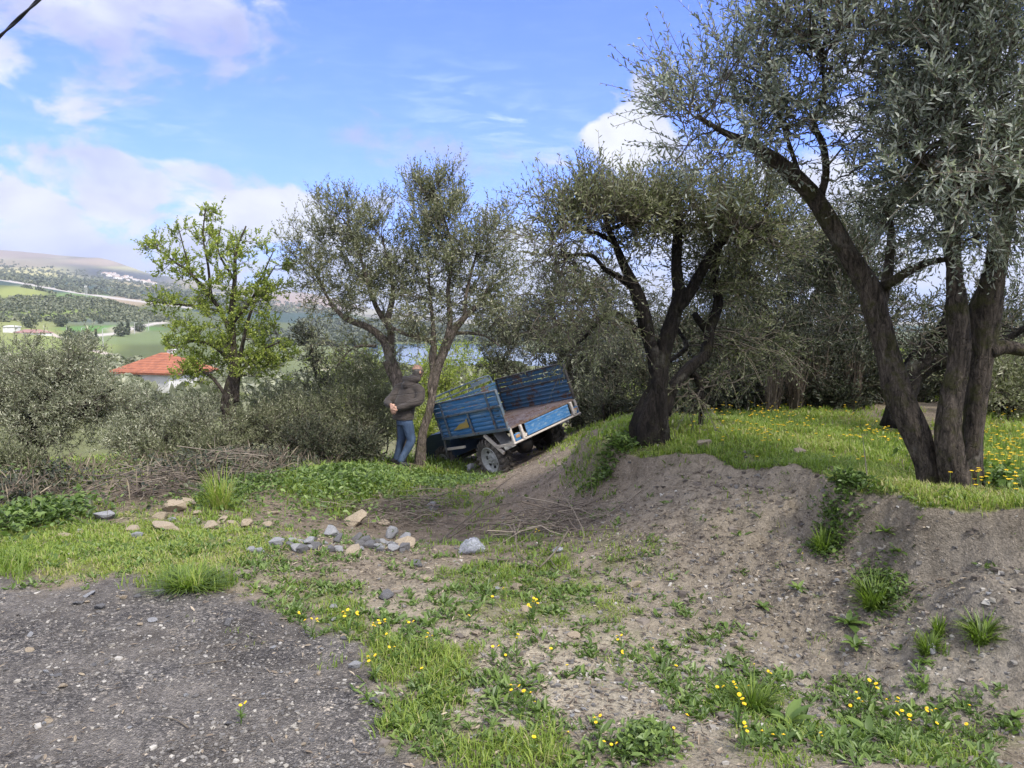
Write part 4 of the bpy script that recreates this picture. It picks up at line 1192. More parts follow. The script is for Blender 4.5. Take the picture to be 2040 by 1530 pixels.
M_blue = mat('blue_paint', b_paint((.035, .145, .33), .045, (.19, .29, .40)))
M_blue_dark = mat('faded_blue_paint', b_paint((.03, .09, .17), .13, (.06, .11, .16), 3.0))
M_navy = mat('navy_paint', b_paint((.016, .035, .075), .03, (.03, .06, .11), 5.0))
M_cream = mat('cream_paint', b_paint((.52, .47, .42), .02, (.42, .40, .38), 2.0))
M_grey = mat('grey_metal', b_paint((.16, .17, .18), .07, (.22, .22, .22), 7.0))
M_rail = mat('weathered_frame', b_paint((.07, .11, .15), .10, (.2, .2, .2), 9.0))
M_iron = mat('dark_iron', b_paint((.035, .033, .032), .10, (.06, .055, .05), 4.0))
M_floor = mat('rusty_floor', b_paint((.12, .085, .07), .12, (.20, .165, .15), 6.0))
M_yellow = mat('yellow_paint', b_paint((.36, .26, .07), .05, (.22, .24, .20), 1.0))
M_lamp = mat('lamp_glass', None, (.35, .20, .10), .25)


def b_tyre(nt, b):
    pos = nt.add('ShaderNodeTexCoord').outputs['Object']
    n = nt.noise(pos, 9, 6, .65)
    nt.put(b, 'Base Color', nt.ramp(n.outputs[0], [(.3, (.03, .028, .027)), (.5, (.075, .069, .063)), (.72, (.22, .195, .165))]))
    b.inputs['Roughness'].default_value = .85


M_tyre = mat('tyre_rubber', b_tyre)
M_rim = mat('rim_steel', b_paint((.30, .315, .31), .06, (.40, .41, .40), 8.0))

TR = np.array([[0.7426486, -0.5875810, -0.3212812], [0.6225200, 0.7825655, 0.0077595], [0.2468643, -0.2057665, 0.9469520]])
TO = np.array([0.50725, 12.45304, 0.03308])
TB = np.array([0, .85, -.83])
truck = bpy.data.objects.new('farm_truck', None)
C.objects.link(truck)
_m = np.eye(4); _m[:3, :3] = TR; _m[:3, 3] = TR @ TB + TO
truck.matrix_world = Matrix(_m.tolist())
tag(truck, 'old blue open bed farm truck stuck nose down at the foot of the bank', 'truck')


def tpart(mb, name, m, parent=None, smooth=False):
    V = np.concatenate(mb.v)
    mb.v = [V - TB]
    return mb.build(name, m, parent or truck, smooth)


W2, LB, HB = .75, 2.0, .64
# floor of ribbed rusty sheet
mb = MB()
xs = np.linspace(-W2 + .03, W2 - .03, 61)
zs = np.where((np.arange(61) // 2) % 2 == 0, .0, .014)
top = np.array([[(x, y, z) for x, z in zip(xs, zs)] for y in (.02, LB - .02)])
bot = np.array([[(x, y, -.03) for x in xs] for y in (.02, LB - .02)])
n = 61
q = [(i, i + 1, n + i + 1, n + i) for i in range(n - 1)] + [(2 * n + i, 3 * n + i, 3 * n + i + 1, 2 * n + i + 1) for i in range(n - 1)]
q += [(i, 2 * n + i, 2 * n + i + 1, i + 1) for i in range(n - 1)] + [(n + i, n + i + 1, 3 * n + i + 1, 3 * n + i) for i in range(n - 1)]
mb.add(np.concatenate([top.reshape(-1, 3), bot.reshape(-1, 3)]), q)
tpart(mb, 'bed_floor', M_floor)


def side_wall(sx, m, mfr, label):
    x = sx * W2
    mb = MB()
    # lower panel pressed into five ribs
    zz = np.linspace(.0, .355, 26)
    off = np.where(np.sin((zz / .355) * 5 * 2 * np.pi) > .55, -.012, .0)
    for xo in (0, -.010):
        pass
    yo = np.array([.03, LB - .03])
    A = np.array([[(x + sx * o, y, z) for z, o in zip(zz, off)] for y in yo]).reshape(-1, 3)
    B = np.array([[(x - sx * .012 + sx * o, y, z) for z, o in zip(zz, off)] for y in yo]).reshape(-1, 3)
    k = len(zz)
    q = [(i, i + 1, k + i + 1, k + i) for i in range(k - 1)] + [(2 * k + i, 3 * k + i, 3 * k + i + 1, 2 * k + i + 1) for i in range(k - 1)]
    q += [(0, k, 3 * k, 2 * k), (k - 1, 3 * k - 1, 4 * k - 1, 2 * k - 1)] + [(i, 2 * k + i, 2 * k + i + 1, i + 1) for i in range(k - 1)] + [(k + i, k + i + 1, 3 * k + i + 1, 3 * k + i) for i in range(k - 1)]
    mb.add(np.concatenate([A, B]), q)
    lower = tpart(mb, 'side_panel', m)
    mb = MB()
    for z, h in ((.425, .062), (.505, .062), (.582, .062)):
        mb.box((x, LB / 2, z), (.020, LB - .07, h), bev=.006)
        for y in (.55, .98, 1.42):                                     # dents along the lower lips
            mb.box((x + sx * .004, y, z - h / 2), (.022, .035, .012))
    tpart(mb, 'side_slat', m)
    mb = MB()
    mb.box((x, LB / 2, .630), (.042, LB, .028), bev=.006)
    mb.box((x + sx * .006, LB / 2, .372), (.050, LB, .034), bev=.006)
    mb.box((x, LB / 2, -.012), (.056, LB + .02, .05), bev=.008)
    for y in (.018, LB - .018):
        mb.box((x, y, .31), (.046, .036, .66), bev=.006)
    for y in (.30, 1.70):
        mb.box((x + sx * .026, y, .315), (.024, .045, .60), bev=.006)
        mb.box((x + sx * .034, y, .36), (.022, .07, .05), bev=.006)
    mb.box((x + sx * .022, .97, .18), (.022, .045, .35), bev=.006)
    for k_, z in enumerate(np.linspace(.05, .57, 7)):
        mb.box((x + sx * .012, .16, z), (.02, .09, .012))              # louvres by the rear post
    tpart(mb, 'side_frame', mfr)
    return lower


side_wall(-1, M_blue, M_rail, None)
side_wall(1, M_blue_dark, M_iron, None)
# painted yellow wedge on the left panel
mb = MB()
xx = -W2 - .0165
V = [(xx, 1.05, .285), (xx, 1.05, .120), (xx, 1.56, .105), (xx, 1.30, .205), (xx, 1.13, .225)]
V2 = [(v[0] + .002, v[1], v[2]) for v in V]
mb.add(V + V2, tris=[(0, 1, 4), (1, 3, 4), (1, 2, 3), (5, 9, 6), (6, 9, 8), (6, 8, 7)], quads=[(0, 4, 9, 5), (4, 3, 8, 9), (3, 2, 7, 8), (2, 1, 6, 7), (1, 0, 5, 6)])
tpart(mb, 'painted_wedge', M_yellow)
# headboard with a bent pipe guard above it
mb = MB()
for z, h in ((.10, .16), (.28, .16), (.46, .16), (.575, .05)):
    mb.box((0, LB - .012, z), (2 * W2 - .06, .018, h), bev=.005)
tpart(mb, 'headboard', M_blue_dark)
mb = MB()
mb.tube(resample([(-.68, LB, .60), (-.68, LB + .02, .70), (-.5, LB + .03, .74), (0, LB + .03, .75), (.55, LB + .03, .76), (.66, LB + .02, .72), (.66, LB, .60)], .05), .014, 8)
mb.tube([(.2, LB + .03, .755), (.2, LB, .60)], .012, 8)
mb.tube([(-.3, LB + .03, .745), (-.3, LB, .60)], .012, 8)
mb.bar((-.72, LB, .655), (.66, LB, .665), .03, .02)
mb.bar((.22, LB + .05, .70), (.64, LB + .05, .70), .02, .055)
tpart(mb, 'headboard_rail', M_rail, smooth=False)
# tail: hanging valance, brackets, lamps, bumper
mb = MB()
mb.box((.04, -.012, -.135), (.98, .016, .20), bev=.006)
mb.box((.04, -.022, -.055), (.98, .012, .016)); mb.box((.04, -.022, -.22), (.98, .012, .016))
tpart(mb, 'tail_panel', M_blue)
for x in (-.54, .60):
    s_ = 1
    mb = MB()
    mb.box((x, -.016, -.14), (.045, .05, .24), bev=.008)
    mb.box((x + .035 * s_, -.022, -.20), (.07, .03, .06), np.array(Matrix.Rotation(.5, 3, 'Y')), bev=.006)
    tpart(mb, 'tail_bracket', M_cream)
mb = MB()
mb.box((0, .0, -.262), (2 * W2 + .02, .05, .032), bev=.008)
for x in (-W2 + .02, W2 - .02):
    mb.box((x, .012, -.135), (.04, .04, .25), bev=.006)
tpart(mb, 'bumper', M_cream)
for x in (-.645, .675):
    mb = MB()
    mb.box((x, .0, -.185), (.125, .03, .12), bev=.01)
    box_ = tpart(mb, 'lamp_box', M_blue)
    mb = MB()
    mb.box((x, -.018, -.17), (.085, .012, .05), bev=.005)
    tpart(mb, 'lamp_lens', M_lamp, box_)
# side guards in cream box section
for sx in (-1, 1):
    x = sx * (W2 - .01)
    mb = MB()
    mb.bar((x, .02, -.05), (x, .02, -.28), .04, .035)
    mb.bar((x, .0, -.275), (x, .52, -.275), .035, .04)
    mb.bar((x, .74, -.06), (x, .36, -.40), .035, .05)
    tpart(mb, 'side_guard', M_cream)
    mb = MB()
    mb.bar((x, 1.42, -.21), (x, 1.98, -.21), .035, .04)
    mb.bar((x, 1.40, -.02), (x, 1.40, -.44), .03, .035)
    mb.bar((x, 1.98, -.02), (x, 1.98, -.23), .035, .035)
    tpart(mb, 'front_guard', M_cream)
for sx in (-1, 1):
    x = sx * .62
    mb = MB()
    mb.add([(x - .11, .50, -.03), (x + .11, .50, -.03), (x + .11, .30, -.36), (x - .11, .30, -.36), (x - .11, .515, -.03), (x + .11, .515, -.03), (x + .11, .315, -.36), (x - .11, .315, -.36)],
           [(0, 3, 2, 1), (4, 5, 6, 7), (0, 1, 5, 4), (1, 2, 6, 5), (2, 3, 7, 6), (3, 0, 4, 7)])
    tpart(mb, 'mudguard', M_grey)
# chassis, axles, gearbox
mb = MB()
for x in (-.32, .32):
    mb.box((x, 1.45, -.12), (.07, 2.9, .12), bev=.008)
for y in (.25, 1.0, 1.8, 2.6):
    mb.box((0, y, -.12), (.58, .06, .08))
tpart(mb, 'chassis', M_iron)
mb = MB()
mb.tube([(-.52, .85, -.5), (.52, .85, -.5)], .05, 12)
for i in range(1):
    a = np.linspace(0, np.pi, 9)
    mb.tube(np.stack([np.zeros(9) + .05, .85 - .17 * np.cos(a), -.5 + 0 * a], 1), .02 + .145 * np.sin(a), 14)
mb.tube([(0.05, .85, -.48), (0.05, 2.3, -.30)], .03, 10)
for x in (-.36, .36):
    mb.bar((x, .45, -.20), (x, .85, -.40), .06, .05); mb.bar((x, .85, -.40), (x, 1.25, -.20), .06, .05)
mb.tube([(-.5, 2.45, -.52), (.5, 2.45, -.52)], .045, 12)
tpart(mb, 'axle', M_iron, smooth=True)


def wheel(cx, cy, cz, r, wd, sx, parent):
    # tyre body of revolution about x
    mb = MB()
    prof = [(-.42, .60), (-.50, .66), (-.53, .78), (-.48, .90), (-.30, .95), (0, .96), (.30, .95), (.48, .90), (.53, .78), (.50, .66), (.42, .60)]
    n = 48
    a = np.arange(n) / n * 2 * np.pi
    V = np.array([[(cx + px * wd, cy + pr * r * math.cos(t), cz + pr * r * math.sin(t)) for px, pr in prof] for t in a]).reshape(-1, 3)
    k = len(prof)
    q = [(i * k + j, i * k + j + 1, ((i + 1) % n) * k + j + 1, ((i + 1) % n) * k + j) for i in range(n) for j in range(k - 1)]
    mb.add(V, q)
    # deep chevron lugs
    for i in range(22):
        for side in (-1, 1):
            t0 = (i + (.5 if side > 0 else 0)) / 22 * 2 * np.pi
            pts = []
            for f_, dt, rr in ((.02, -.06, .955), (.28, .04, .945), (.50, .12, .875), (.545, .15, .78)):
                t = t0 + dt
                pts.append((cx + side * f_ * wd, t, rr * r))
            for (x0, t_0, r0), (x1, t_1, r1) in zip(pts[:-1], pts[1:]):
                hw = .062
                vs = []
                for (x_, t_, r_) in ((x0, t_0, r0), (x1, t_1, r1)):
                    for tt in (t_ - hw, t_ + hw):
                        for rr in (r_ - .02, r_ + .034):
                            vs.append((x_ + side * (.012 if rr > r_ and x_ != x0 else 0), cy + rr * math.cos(tt), cz + rr * math.sin(tt)))
                mb.add(vs, [(0, 1, 3, 2), (4, 6, 7, 5), (0, 4, 5, 1), (2, 3, 7, 6), (1, 5, 7, 3), (0, 2, 6, 4)])
    root = bpy.data.objects.new('wheel', None)
    C.objects.link(root); root.parent = parent
    tpart(mb, 'tyre', M_tyre, root)
    # dished rim with round holes
    mb = MB()
    n = 56
    a = np.arange(n) / n * 2 * np.pi
    rp = [(.46, .63), (.50, .60), (.40, .55), (.30, .50), (.26, .44)]
    hub = [(.20, .33), (.24, .27), (.34, .22), (.34, .10), (.40, .09), (.40, .0)]
    hole = (np.arange(n) // 4) % 2 == 0
    allp = rp + hub
    V = np.array([[(cx + sx * px * wd, cy + pr * r * math.cos(t), cz + pr * r * math.sin(t)) for px, pr in allp] for t in a]).reshape(-1, 3)
    k = len(allp)
    q = [(i * k + j, i * k + j + 1, ((i + 1) % n) * k + j + 1, ((i + 1) % n) * k + j) for i in range(n) for j in range(k - 1) if not (j == 4 and hole[i])]
    mb.add(V, q)
    V = np.array([[(cx + sx * px * wd, cy + pr * r * math.cos(t), cz + pr * r * math.sin(t)) for px, pr in ((.10, .60), (.08, .0))] for t in a]).reshape(-1, 3)
    for i in range(6):
        t = i / 6 * 2 * np.pi
        c0 = (cx + sx * .34 * wd, cy + .16 * r * math.cos(t), cz + .16 * r * math.sin(t))
        mb.tube([c0, (c0[0] + sx * .03, c0[1], c0[2])], .011, 6)
    tpart(mb, 'rim', M_rim, root, False)
    mb = MB()
    mb.add(V, [(i * 2, i * 2 + 1, ((i + 1) % n) * 2 + 1, ((i + 1) % n) * 2) for i in range(n)])
    tpart(mb, 'brake_drum', M_iron, root)
    return root


wheel(-.61, .85, -.50, .36, .245, -1, truck)
wheel(.61, .85, -.50, .36, .245, 1, truck)
wheel(-.55, 2.45, -.50, .30, .18, -1, truck)
wheel(.55, 2.45, -.50, .30, .18, 1, truck)
# driver's end: hood, footwell, seat, steering wheel
mb = MB()
prof = [(2.12, -.42), (2.12, -.02), (2.22, .06), (2.75, .05), (3.02, -.04), (3.10, -.20), (3.10, -.46)]
V = [(x, y, z) for x in (-.56, .56) for y, z in prof]
k = len(prof)
mb.add(V, [(i, i + 1, k + i + 1, k + i) for i in range(k - 1)] + [(0, k, 2 * k - 1, k - 1)], [(0, i, i + 1)[::-1] for i in range(1, k - 1)] + [(k, k + i, k + i + 1) for i in range(1, k - 1)])
tpart(mb, 'hood', M_navy)
mb = MB()
mb.box((-.1, 2.30, .12), (.42, .30, .10), bev=.03); mb.box((-.1, 2.16, .24), (.42, .07, .22), bev=.03)
tpart(mb, 'seat', M_iron)
mb = MB()
a = np.linspace(0, 2 * np.pi, 25)
mb.tube(np.stack([-.1 + .16 * np.cos(a), 2.72 + .09 * np.sin(a), .30 + .13 * np.sin(a) * .8], 1), .012, 8, False)
mb.tube([(-.1, 2.72, .30), (-.1, 2.95, .0)], .016, 8); mb.bar((-.25, 2.72, .30), (.05, 2.72, .30), .02, .015)
tpart(mb, 'steering_wheel', M_iron, smooth=True)
mb = MB()
mb.tube(resample([(-.72, 1.99, .02), (-.72, 2.05, -.1), (-.70, 2.12, -.28), (-.66, 2.2, -.40)], .04), .02, 8)
tpart(mb, 'grab_bar', M_grey, smooth=True)

# ------------------------------------------------------------------ the man
MAN = P(800, 926, 13.2)
man = empty('person', MAN)
tag(man, 'balding person in a brown hooded jacket and jeans, hands clasped behind the back', 'person')
M_skin = mat('skin', lambda nt, b: nt.put(b, 'Base Color', nt.ramp(nt.noise(nt.add('ShaderNodeTexCoord').outputs['Object'], 30, 4).outputs[0], [(.3, (.42, .235, .165)), (.7, (.56, .34, .25))])), rough=.5)


def b_jacket(nt, b):
    pos = nt.add('ShaderNodeTexCoord').outputs['Object']
    sp = nt.add('ShaderNodeSeparateXYZ', {0: pos})
    n = nt.noise(pos, 9, 5, .6)
    fine = nt.noise(pos, 260, 2, .5)
    nt.put(b, 'Base Color', nt.mix(1.0, nt.ramp(n.outputs[0], [(.3, (.030, .0225, .018)), (.75, (.052, .040, .033))]), nt.ramp(fine.outputs[0], [(.3, (.8, .8, .8)), (.7, (1.15, 1.15, 1.15))]), 'MULTIPLY'))
    ph = nt.m('MULTIPLY', nt.m('ADD', nt.m('ADD', sp.outputs[2], nt.m('MULTIPLY', sp.outputs[0], -.14)), nt.m('MULTIPLY', n.outputs[0], .05)), 7.2)
    fr = nt.m('ABSOLUTE', nt.m('SUBTRACT', nt.m('FRACT', ph), .5))
    quilt = nt.m('POWER', nt.m('SUBTRACT', 1.0, nt.m('MULTIPLY', fr, 1.0)), .5)
    seam = nt.sstep(fr, .5, .44)
    h = nt.m('ADD', nt.m('MULTIPLY', seam, .6), nt.m('MULTIPLY', nt.noise(nt.add('ShaderNodeMapping', {0: pos, 3: (1, 1, 2.2)}).outputs[0], 8, 3, .5, .6).outputs[0], .8))
    nt.put(b, 'Normal', nt.add('ShaderNodeBump', {'Height': h, 'Distance': .030, 'Strength': .8}).outputs[0])
    b.inputs['Roughness'].default_value = .75
    b.inputs['Sheen Weight'].default_value = .15


def b_jeans(nt, b):
    pos = nt.add('ShaderNodeTexCoord').outputs['Object']
    n = nt.noise(nt.add('ShaderNodeMapping', {0: pos, 3: (1, 1, .5)}).outputs[0], 8, 5, .6)
    nt.put(b, 'Base Color', nt.ramp(n.outputs[0], [(.28, (.022, .04, .078)), (.55, (.05, .085, .15)), (.78, (.12, .165, .25))]))
    nt.put(b, 'Normal', nt.add('ShaderNodeBump', {'Height': nt.noise(pos, 9, 4, .6, .25).outputs[0], 'Distance': .025, 'Strength': .6}).outputs[0])
    b.inputs['Roughness'].default_value = .85


M_jacket = mat('jacket_cloth', b_jacket)
M_jeans = mat('jeans_cloth', b_jeans)
M_shoe = mat('shoe_leather', None, (.018, .017, .018), .4)
M_hair = mat('grey_hair', lambda nt, b: nt.put(b, 'Base Color', nt.ramp(nt.noise(nt.add('ShaderNodeTexCoord').outputs['Object'], 90, 3).outputs[0], [(.3, (.05, .045, .04)), (.7, (.17, .155, .14))])), rough=.8)


def ell(mb, pts, yaw=0.0, n=18):
    """loft of ellipses: rows (x, y, z, half width across, half depth); axis upright-ish, width along the yawed shoulder line"""
    p = resample(np.array(pts, float), .03)
    a = np.arange(n) / n * 2 * np.pi
    rx = np.array([math.cos(yaw), -math.sin(yaw), 0]); ry = np.array([math.sin(yaw), math.cos(yaw), 0])
    V = p[:, None, :3] + p[:, None, 3:4] * np.cos(a)[None, :, None] * rx + p[:, None, 4:5] * np.sin(a)[None, :, None] * ry
    k = len(p)
    V = np.vstack([V.reshape(-1, 3), p[0, :3], p[-1, :3]])
    j = np.arange(n); j2 = (j + 1) % n
    q = np.concatenate([np.stack([i * n + j, i * n + j2, (i + 1) * n + j2, (i + 1) * n + j], 1) for i in range(k - 1)])
    t = np.vstack([np.stack([np.full(n, k * n), j2, j], 1), np.stack([np.full(n, k * n + 1), (k - 1) * n + j, (k - 1) * n + j2], 1)])
    mb.add(V, q, t)


def cap(mb, pts, step=.02, n=14):
    p = resample(np.array(pts, float), step)
    # rounded ends
    d0, d1 = p[0, :3] - p[1, :3], p[-1, :3] - p[-2, :3]
    d0, d1 = d0 / (np.linalg.norm(d0) + 1e-9), d1 / (np.linalg.norm(d1) + 1e-9)
    A = np.array([[*(p[0, :3] + d0 * p[0, 3] * s), p[0, 3] * c] for s, c in ((.95, .25), (.75, .66), (.4, .92))])
    B = np.array([[*(p[-1, :3] + d1 * p[-1, 3] * s), p[-1, 3] * c] for s, c in ((.4, .92), (.75, .66), (.95, .25))])
    p = np.vstack([A, p, B])
    mb.tube(p[:, :3], p[:, 3], n)


def sph(mb, c, r, M=None, nu=20, nv=12):
    th = np.linspace(.02, np.pi - .02, nv)
    rows = np.stack([np.zeros(nv), np.zeros(nv), np.cos(th)], 1)
    V, Q, T = tube(rows, np.sin(th), nu)
    V = V * np.asarray(r)
    if M is not None: V = V @ np.asarray(M).T
    mb.add(V + np.asarray(c), Q, T)


def melt(o, voxel, smooth_it=6):
    r = o.modifiers.new('Remesh', 'REMESH'); r.mode = 'VOXEL'; r.voxel_size = voxel; r.use_smooth_shade = True
    s = o.modifiers.new('Smooth', 'SMOOTH'); s.factor = .5; s.iterations = smooth_it


YT = .61
head_c = np.array([.262, .250, 1.612])
hf = np.array([math.sin(.75), math.cos(.75), -.05])          # where the face points
hr = np.array([math.cos(.75), -math.sin(.75), 0])
hM = np.stack([hr, hf, np.array([.0, .0, 1.0])], 1)
body = MB()
sph(body, head_c + np.array([0, 0, .015]), (.083, .105, .105), hM)
sph(body, head_c + hf * .025 + np.array([0, 0, -.055]), (.064, .076, .066), hM)
cap(body, [(*(head_c + hf * .102 + np.array([0, 0, .018])), .012), (*(head_c + hf * .125 + np.array([0, 0, -.025])), .017)], .01)
for s in (-1, 1):
    sph(body, head_c + hr * .084 * s + hf * -.005 + np.array([0, 0, -.012]), (.012, .024, .034), hM)
cap(body, [(*(head_c + hf * .088 + hr * -.02 + np.array([0, 0, -.062])), .010), (*(head_c + hf * .088 + hr * .02 + np.array([0, 0, -.062])), .010)], .01)
cap(body, [(*(head_c + np.array([-.005, -.015, -.05])), .058), (.205, .19, 1.46, .062), (.14, .13, 1.34, .09), (.10, .06, 1.1, .11), (.06, .0, .82, .12)])
cap(body, [(.06, -.03, .82, .09), (.12, -.06, .78, .08), (.175, -.05, .44, .055), (-.005, -.09, .06, .042)])
cap(body, [(.06, .03, .82, .09), (.01, .07, .78, .08), (.0, .10, .46, .055), (-.09, .10, .08, .042)])
ELB_L, ELB_R = np.array([-.225, .06, 1.10]), np.array([.325, -.125, 1.125])
HL, HR = np.array([-.135, -.165, 1.045]), np.array([-.055, -.225, 1.01])
cap(body, [(.13, .12, 1.36, .06), (-.045, .23, 1.32, .05), (*ELB_L, .04), (*(HL + np.array([-.01, .02, .02])), .028), (*HL, .027)])
cap(body, [(.13, .12, 1.36, .06), (.30, .0, 1.32, .05), (*ELB_R, .04), (*(HR + np.array([.05, .01, .015])), .028), (*HR, .027)])
# left hand holds the right wrist, the right hand hangs relaxed with the fingers curled
def hand(c, dir_, side, nrm, curl, sc=1.0):
    d, s_, nn = unit(np.array(dir_, float)), unit(np.array(side, float)), unit(np.array(nrm, float))
    for k_ in range(4):
        o = c + s_ * (k_ - 1.5) * .0235 * sc
        cap(body, [(*(o - d * .03), .015), (*(o + d * .045), .0125)], .015, 8)
        ln = (.060, .072, .068, .052)[k_] * sc
        p0 = o + d * .05
        p1 = p0 + (d * math.cos(curl * .6) + nn * math.sin(curl * .6)) * ln * .5
        p2 = p1 + (d * math.cos(curl * 1.5) + nn * math.sin(curl * 1.5)) * ln * .36
        p3 = p2 + (d * math.cos(curl * 2.2) + nn * math.sin(curl * 2.2)) * ln * .28
        cap(body, [(*p0, .0095), (*p1, .0088), (*p2, .008), (*p3, .0068)], .008, 8)
    t0 = c - s_ * .030 * sc
    cap(body, [(*t0, .014), (*(t0 + d * .03 - s_ * .022 + nn * .012), .012), (*(t0 + d * .06 - s_ * .026 + nn * .02), .0095)], .008, 8)


hand(HL + np.array([.012, -.035, -.005]), (.75, -.6, -.25), (.15, -.35, -.92), (.45, .85, -.1), .55)
hand(HR + np.array([-.015, -.01, -.008]), (-.75, .25, -.62), (-.55, .0, .83), (.1, .95, -.25), .7)
bo = body.build('body', M_skin, man, True)
melt(bo, .0052, 2)
# eyes
M_eye = mat('eye', None, (.05, .04, .035), .2)
for s in (-1, 1):
    mb = MB()
    sph(mb, head_c + hf * .090 + hr * .033 * s + np.array([0, 0, .008]), (.012, .010, .008), hM, 10, 6)
    mb.build('eye', M_eye, man, True)
# hair: the fringe round the back and sides of a bald crown
mb = MB()
aa2 = np.linspace(math.radians(205), math.radians(-25), 22)
rows = []
for zz, rad in ((.040, 1.03), (.01, 1.07), (-.03, 1.09), (-.07, 1.10), (-.105, 1.12)):
    e = 1.08 * math.sqrt(max(.15, 1 - ((zz - .010) / .112) ** 2))
    rows.append([head_c + np.array([0, 0, zz + .006 * math.sin(3 * t)]) + hr * .077 * e * rad * math.cos(t) - hf * .098 * e * rad * math.sin(t) for t in aa2])
V = np.array(rows)
inn = head_c + (V - head_c) * .93
k = len(aa2); m_ = len(rows)
VV = np.concatenate([V.reshape(-1, 3), inn.reshape(-1, 3)])
q = [(i * k + j, i * k + j + 1, (i + 1) * k + j + 1, (i + 1) * k + j) for i in range(m_ - 1) for j in range(k - 1)]
o_ = m_ * k
q += [(o_ + a, o_ + d, o_ + c, o_ + b) for a, b, c, d in q]
edge = [(j, j + 1) for j in range(k - 1)] + [((m_ - 1) * k + j + 1, (m_ - 1) * k + j) for j in range(k - 1)] + [((i + 1) * k, i * k) for i in range(m_ - 1)] + [(i * k + k - 1, (i + 1) * k + k - 1) for i in range(m_ - 1)]
q += [(b, a, o_ + a, o_ + b) for a, b in edge]
mb.add(VV, q)
mb.build('hair', M_hair, man, True)
# jacket
mb = MB()
ell(mb, [(.038, .0, .795, .205, .155), (.040, .01, .87, .21, .158), (.052, .025, 1.0, .215, .158), (.082, .055, 1.12, .218, .154), (.125, .10, 1.25, .215, .145), (.15, .125, 1.34, .19, .125), (.185, .165, 1.42, .115, .095), (.215, .195, 1.475, .082, .08)], YT)
cap(mb, [(.05, .19, 1.345, .085), (-.065, .235, 1.31, .088), (-.13, .17, 1.21, .08), (*ELB_L, .074), (-.21, -.03, 1.075, .064), (*(HL + np.array([-.03, .045, .015])), .05)])
cap(mb, [(.24, .05, 1.345, .085), (.325, -.005, 1.30, .090), (.345, -.07, 1.21, .083), (*ELB_R, .078), (.20, -.185, 1.085, .070), (.08, -.215, 1.04, .060), (*(HR + np.array([.05, .008, .012])), .05)])
jo = mb.build('jacket', M_jacket, man, True)
melt(jo, .014, 5)
mb = MB()                                                        # hood lying on the shoulders, collar round the neck
hb = -np.array([math.sin(YT), math.cos(YT), 0])
nk = np.array([.205, .185, 1.475])
rt = np.array([math.cos(YT), -math.sin(YT), 0])
a = np.linspace(-1.25, 1.25, 15)
nk = nk + np.array([0.0, 0.0, .03])
for sd_ in (-1, 1):
    cap(mb, [(*(nk + rt * .10 * sd_ + hb * .06 + np.array([0, 0, -.04])), .06), (*(nk + rt * .07 * sd_ + hb * .11 + np.array([-.02, 0, -.13])), .075), (*(nk + rt * .02 * sd_ + hb * .125 + np.array([-.03, 0, -.19])), .06)])
cap(mb, [(*(nk + rt * .165 * math.sin(t) + hb * (.10 * math.cos(t) + .02) + np.array([0, 0, -.035 * math.cos(t) + .0])), .036 + .032 * math.cos(t)) for t in a], .02)
cap(mb, [(*(nk + hb * .10 + np.array([0, 0, -.06])), .085), (*(nk + hb * .125 + np.array([-.02, 0, -.14])), .105), (*(nk + hb * .13 + np.array([-.035, 0, -.21])), .07)])
cap(mb, [(*(nk + rt * .085 * math.sin(t) + hb * .075 * math.cos(t) + np.array([0, 0, .015])), .024) for t in np.linspace(-2.6, 2.6, 21)], .02)
cap(mb, [(*(nk + np.array([.02, .02, .03]) + rt * .078 * math.sin(t) + hb * .068 * math.cos(t)), .026) for t in np.linspace(-2.6, 2.6, 21)], .02)
melt(mb.build('hood', M_jacket, man, True), .012, 4)
# jeans
mb = MB()
ell(mb, [(.06, .0, .70, .15, .13), (.06, .0, .80, .165, .135), (.062, .005, .88, .165, .135)], .9)
cap(mb, [(.10, -.05, .80, .105), (.135, -.06, .68, .098), (.165, -.055, .52, .083), (.178, -.055, .44, .078), (.13, -.07, .32, .072), (.05, -.085, .18, .062), (.0, -.095, .095, .06)])
cap(mb, [(.02, .06, .80, .105), (.012, .08, .68, .098), (.0, .10, .52, .082), (-.005, .10, .45, .076), (-.04, .105, .32, .068), (-.08, .105, .18, .060), (-.10, .105, .10, .058)])
melt(mb.build('jeans', M_jeans, man, True), .012, 4)
for (ax, ay, az, dx, dy) in ((-.012, -.095, .03, .97, -.25), (-.11, .105, .05, .97, .1)):
    mb = MB()
    d = np.array([dx, dy, 0])
    c0 = np.array([ax, ay, az])
    cap(mb, [(*(c0 - d * .06), .042), (*(c0 + np.array([0, 0, .02])), .05), (*(c0 + d * .07 + np.array([0, 0, -.005])), .044), (*(c0 + d * .15 + np.array([0, 0, -.012])), .036)])
    mb.box(c0 + d * .045 + np.array([0, 0, -.035]), (.29, .085, .024), np.stack([d, np.array([-d[1], d[0], 0]), np.array([0, 0, 1])], 1), bev=.01)
    melt(mb.build('shoe', M_shoe, man, True), .009, 3)


# ------------------------------------------------------------------ grass, herbs, litter and stones on the ground
def sample_ground(n, r0, r1, power, seed, amin=-.66, amax=.66):
    rng = np.random.default_rng(seed)
    q = rng.random(n)
    e = 2 - power
    r = (r0 ** e + q * (r1 ** e - r0 ** e)) ** (1 / e) if abs(e) > 1e-6 else r0 * (r1 / r0) ** q
    a = rng.uniform(amin, amax, n)
    return r * np.sin(a), r * np.cos(a), rng


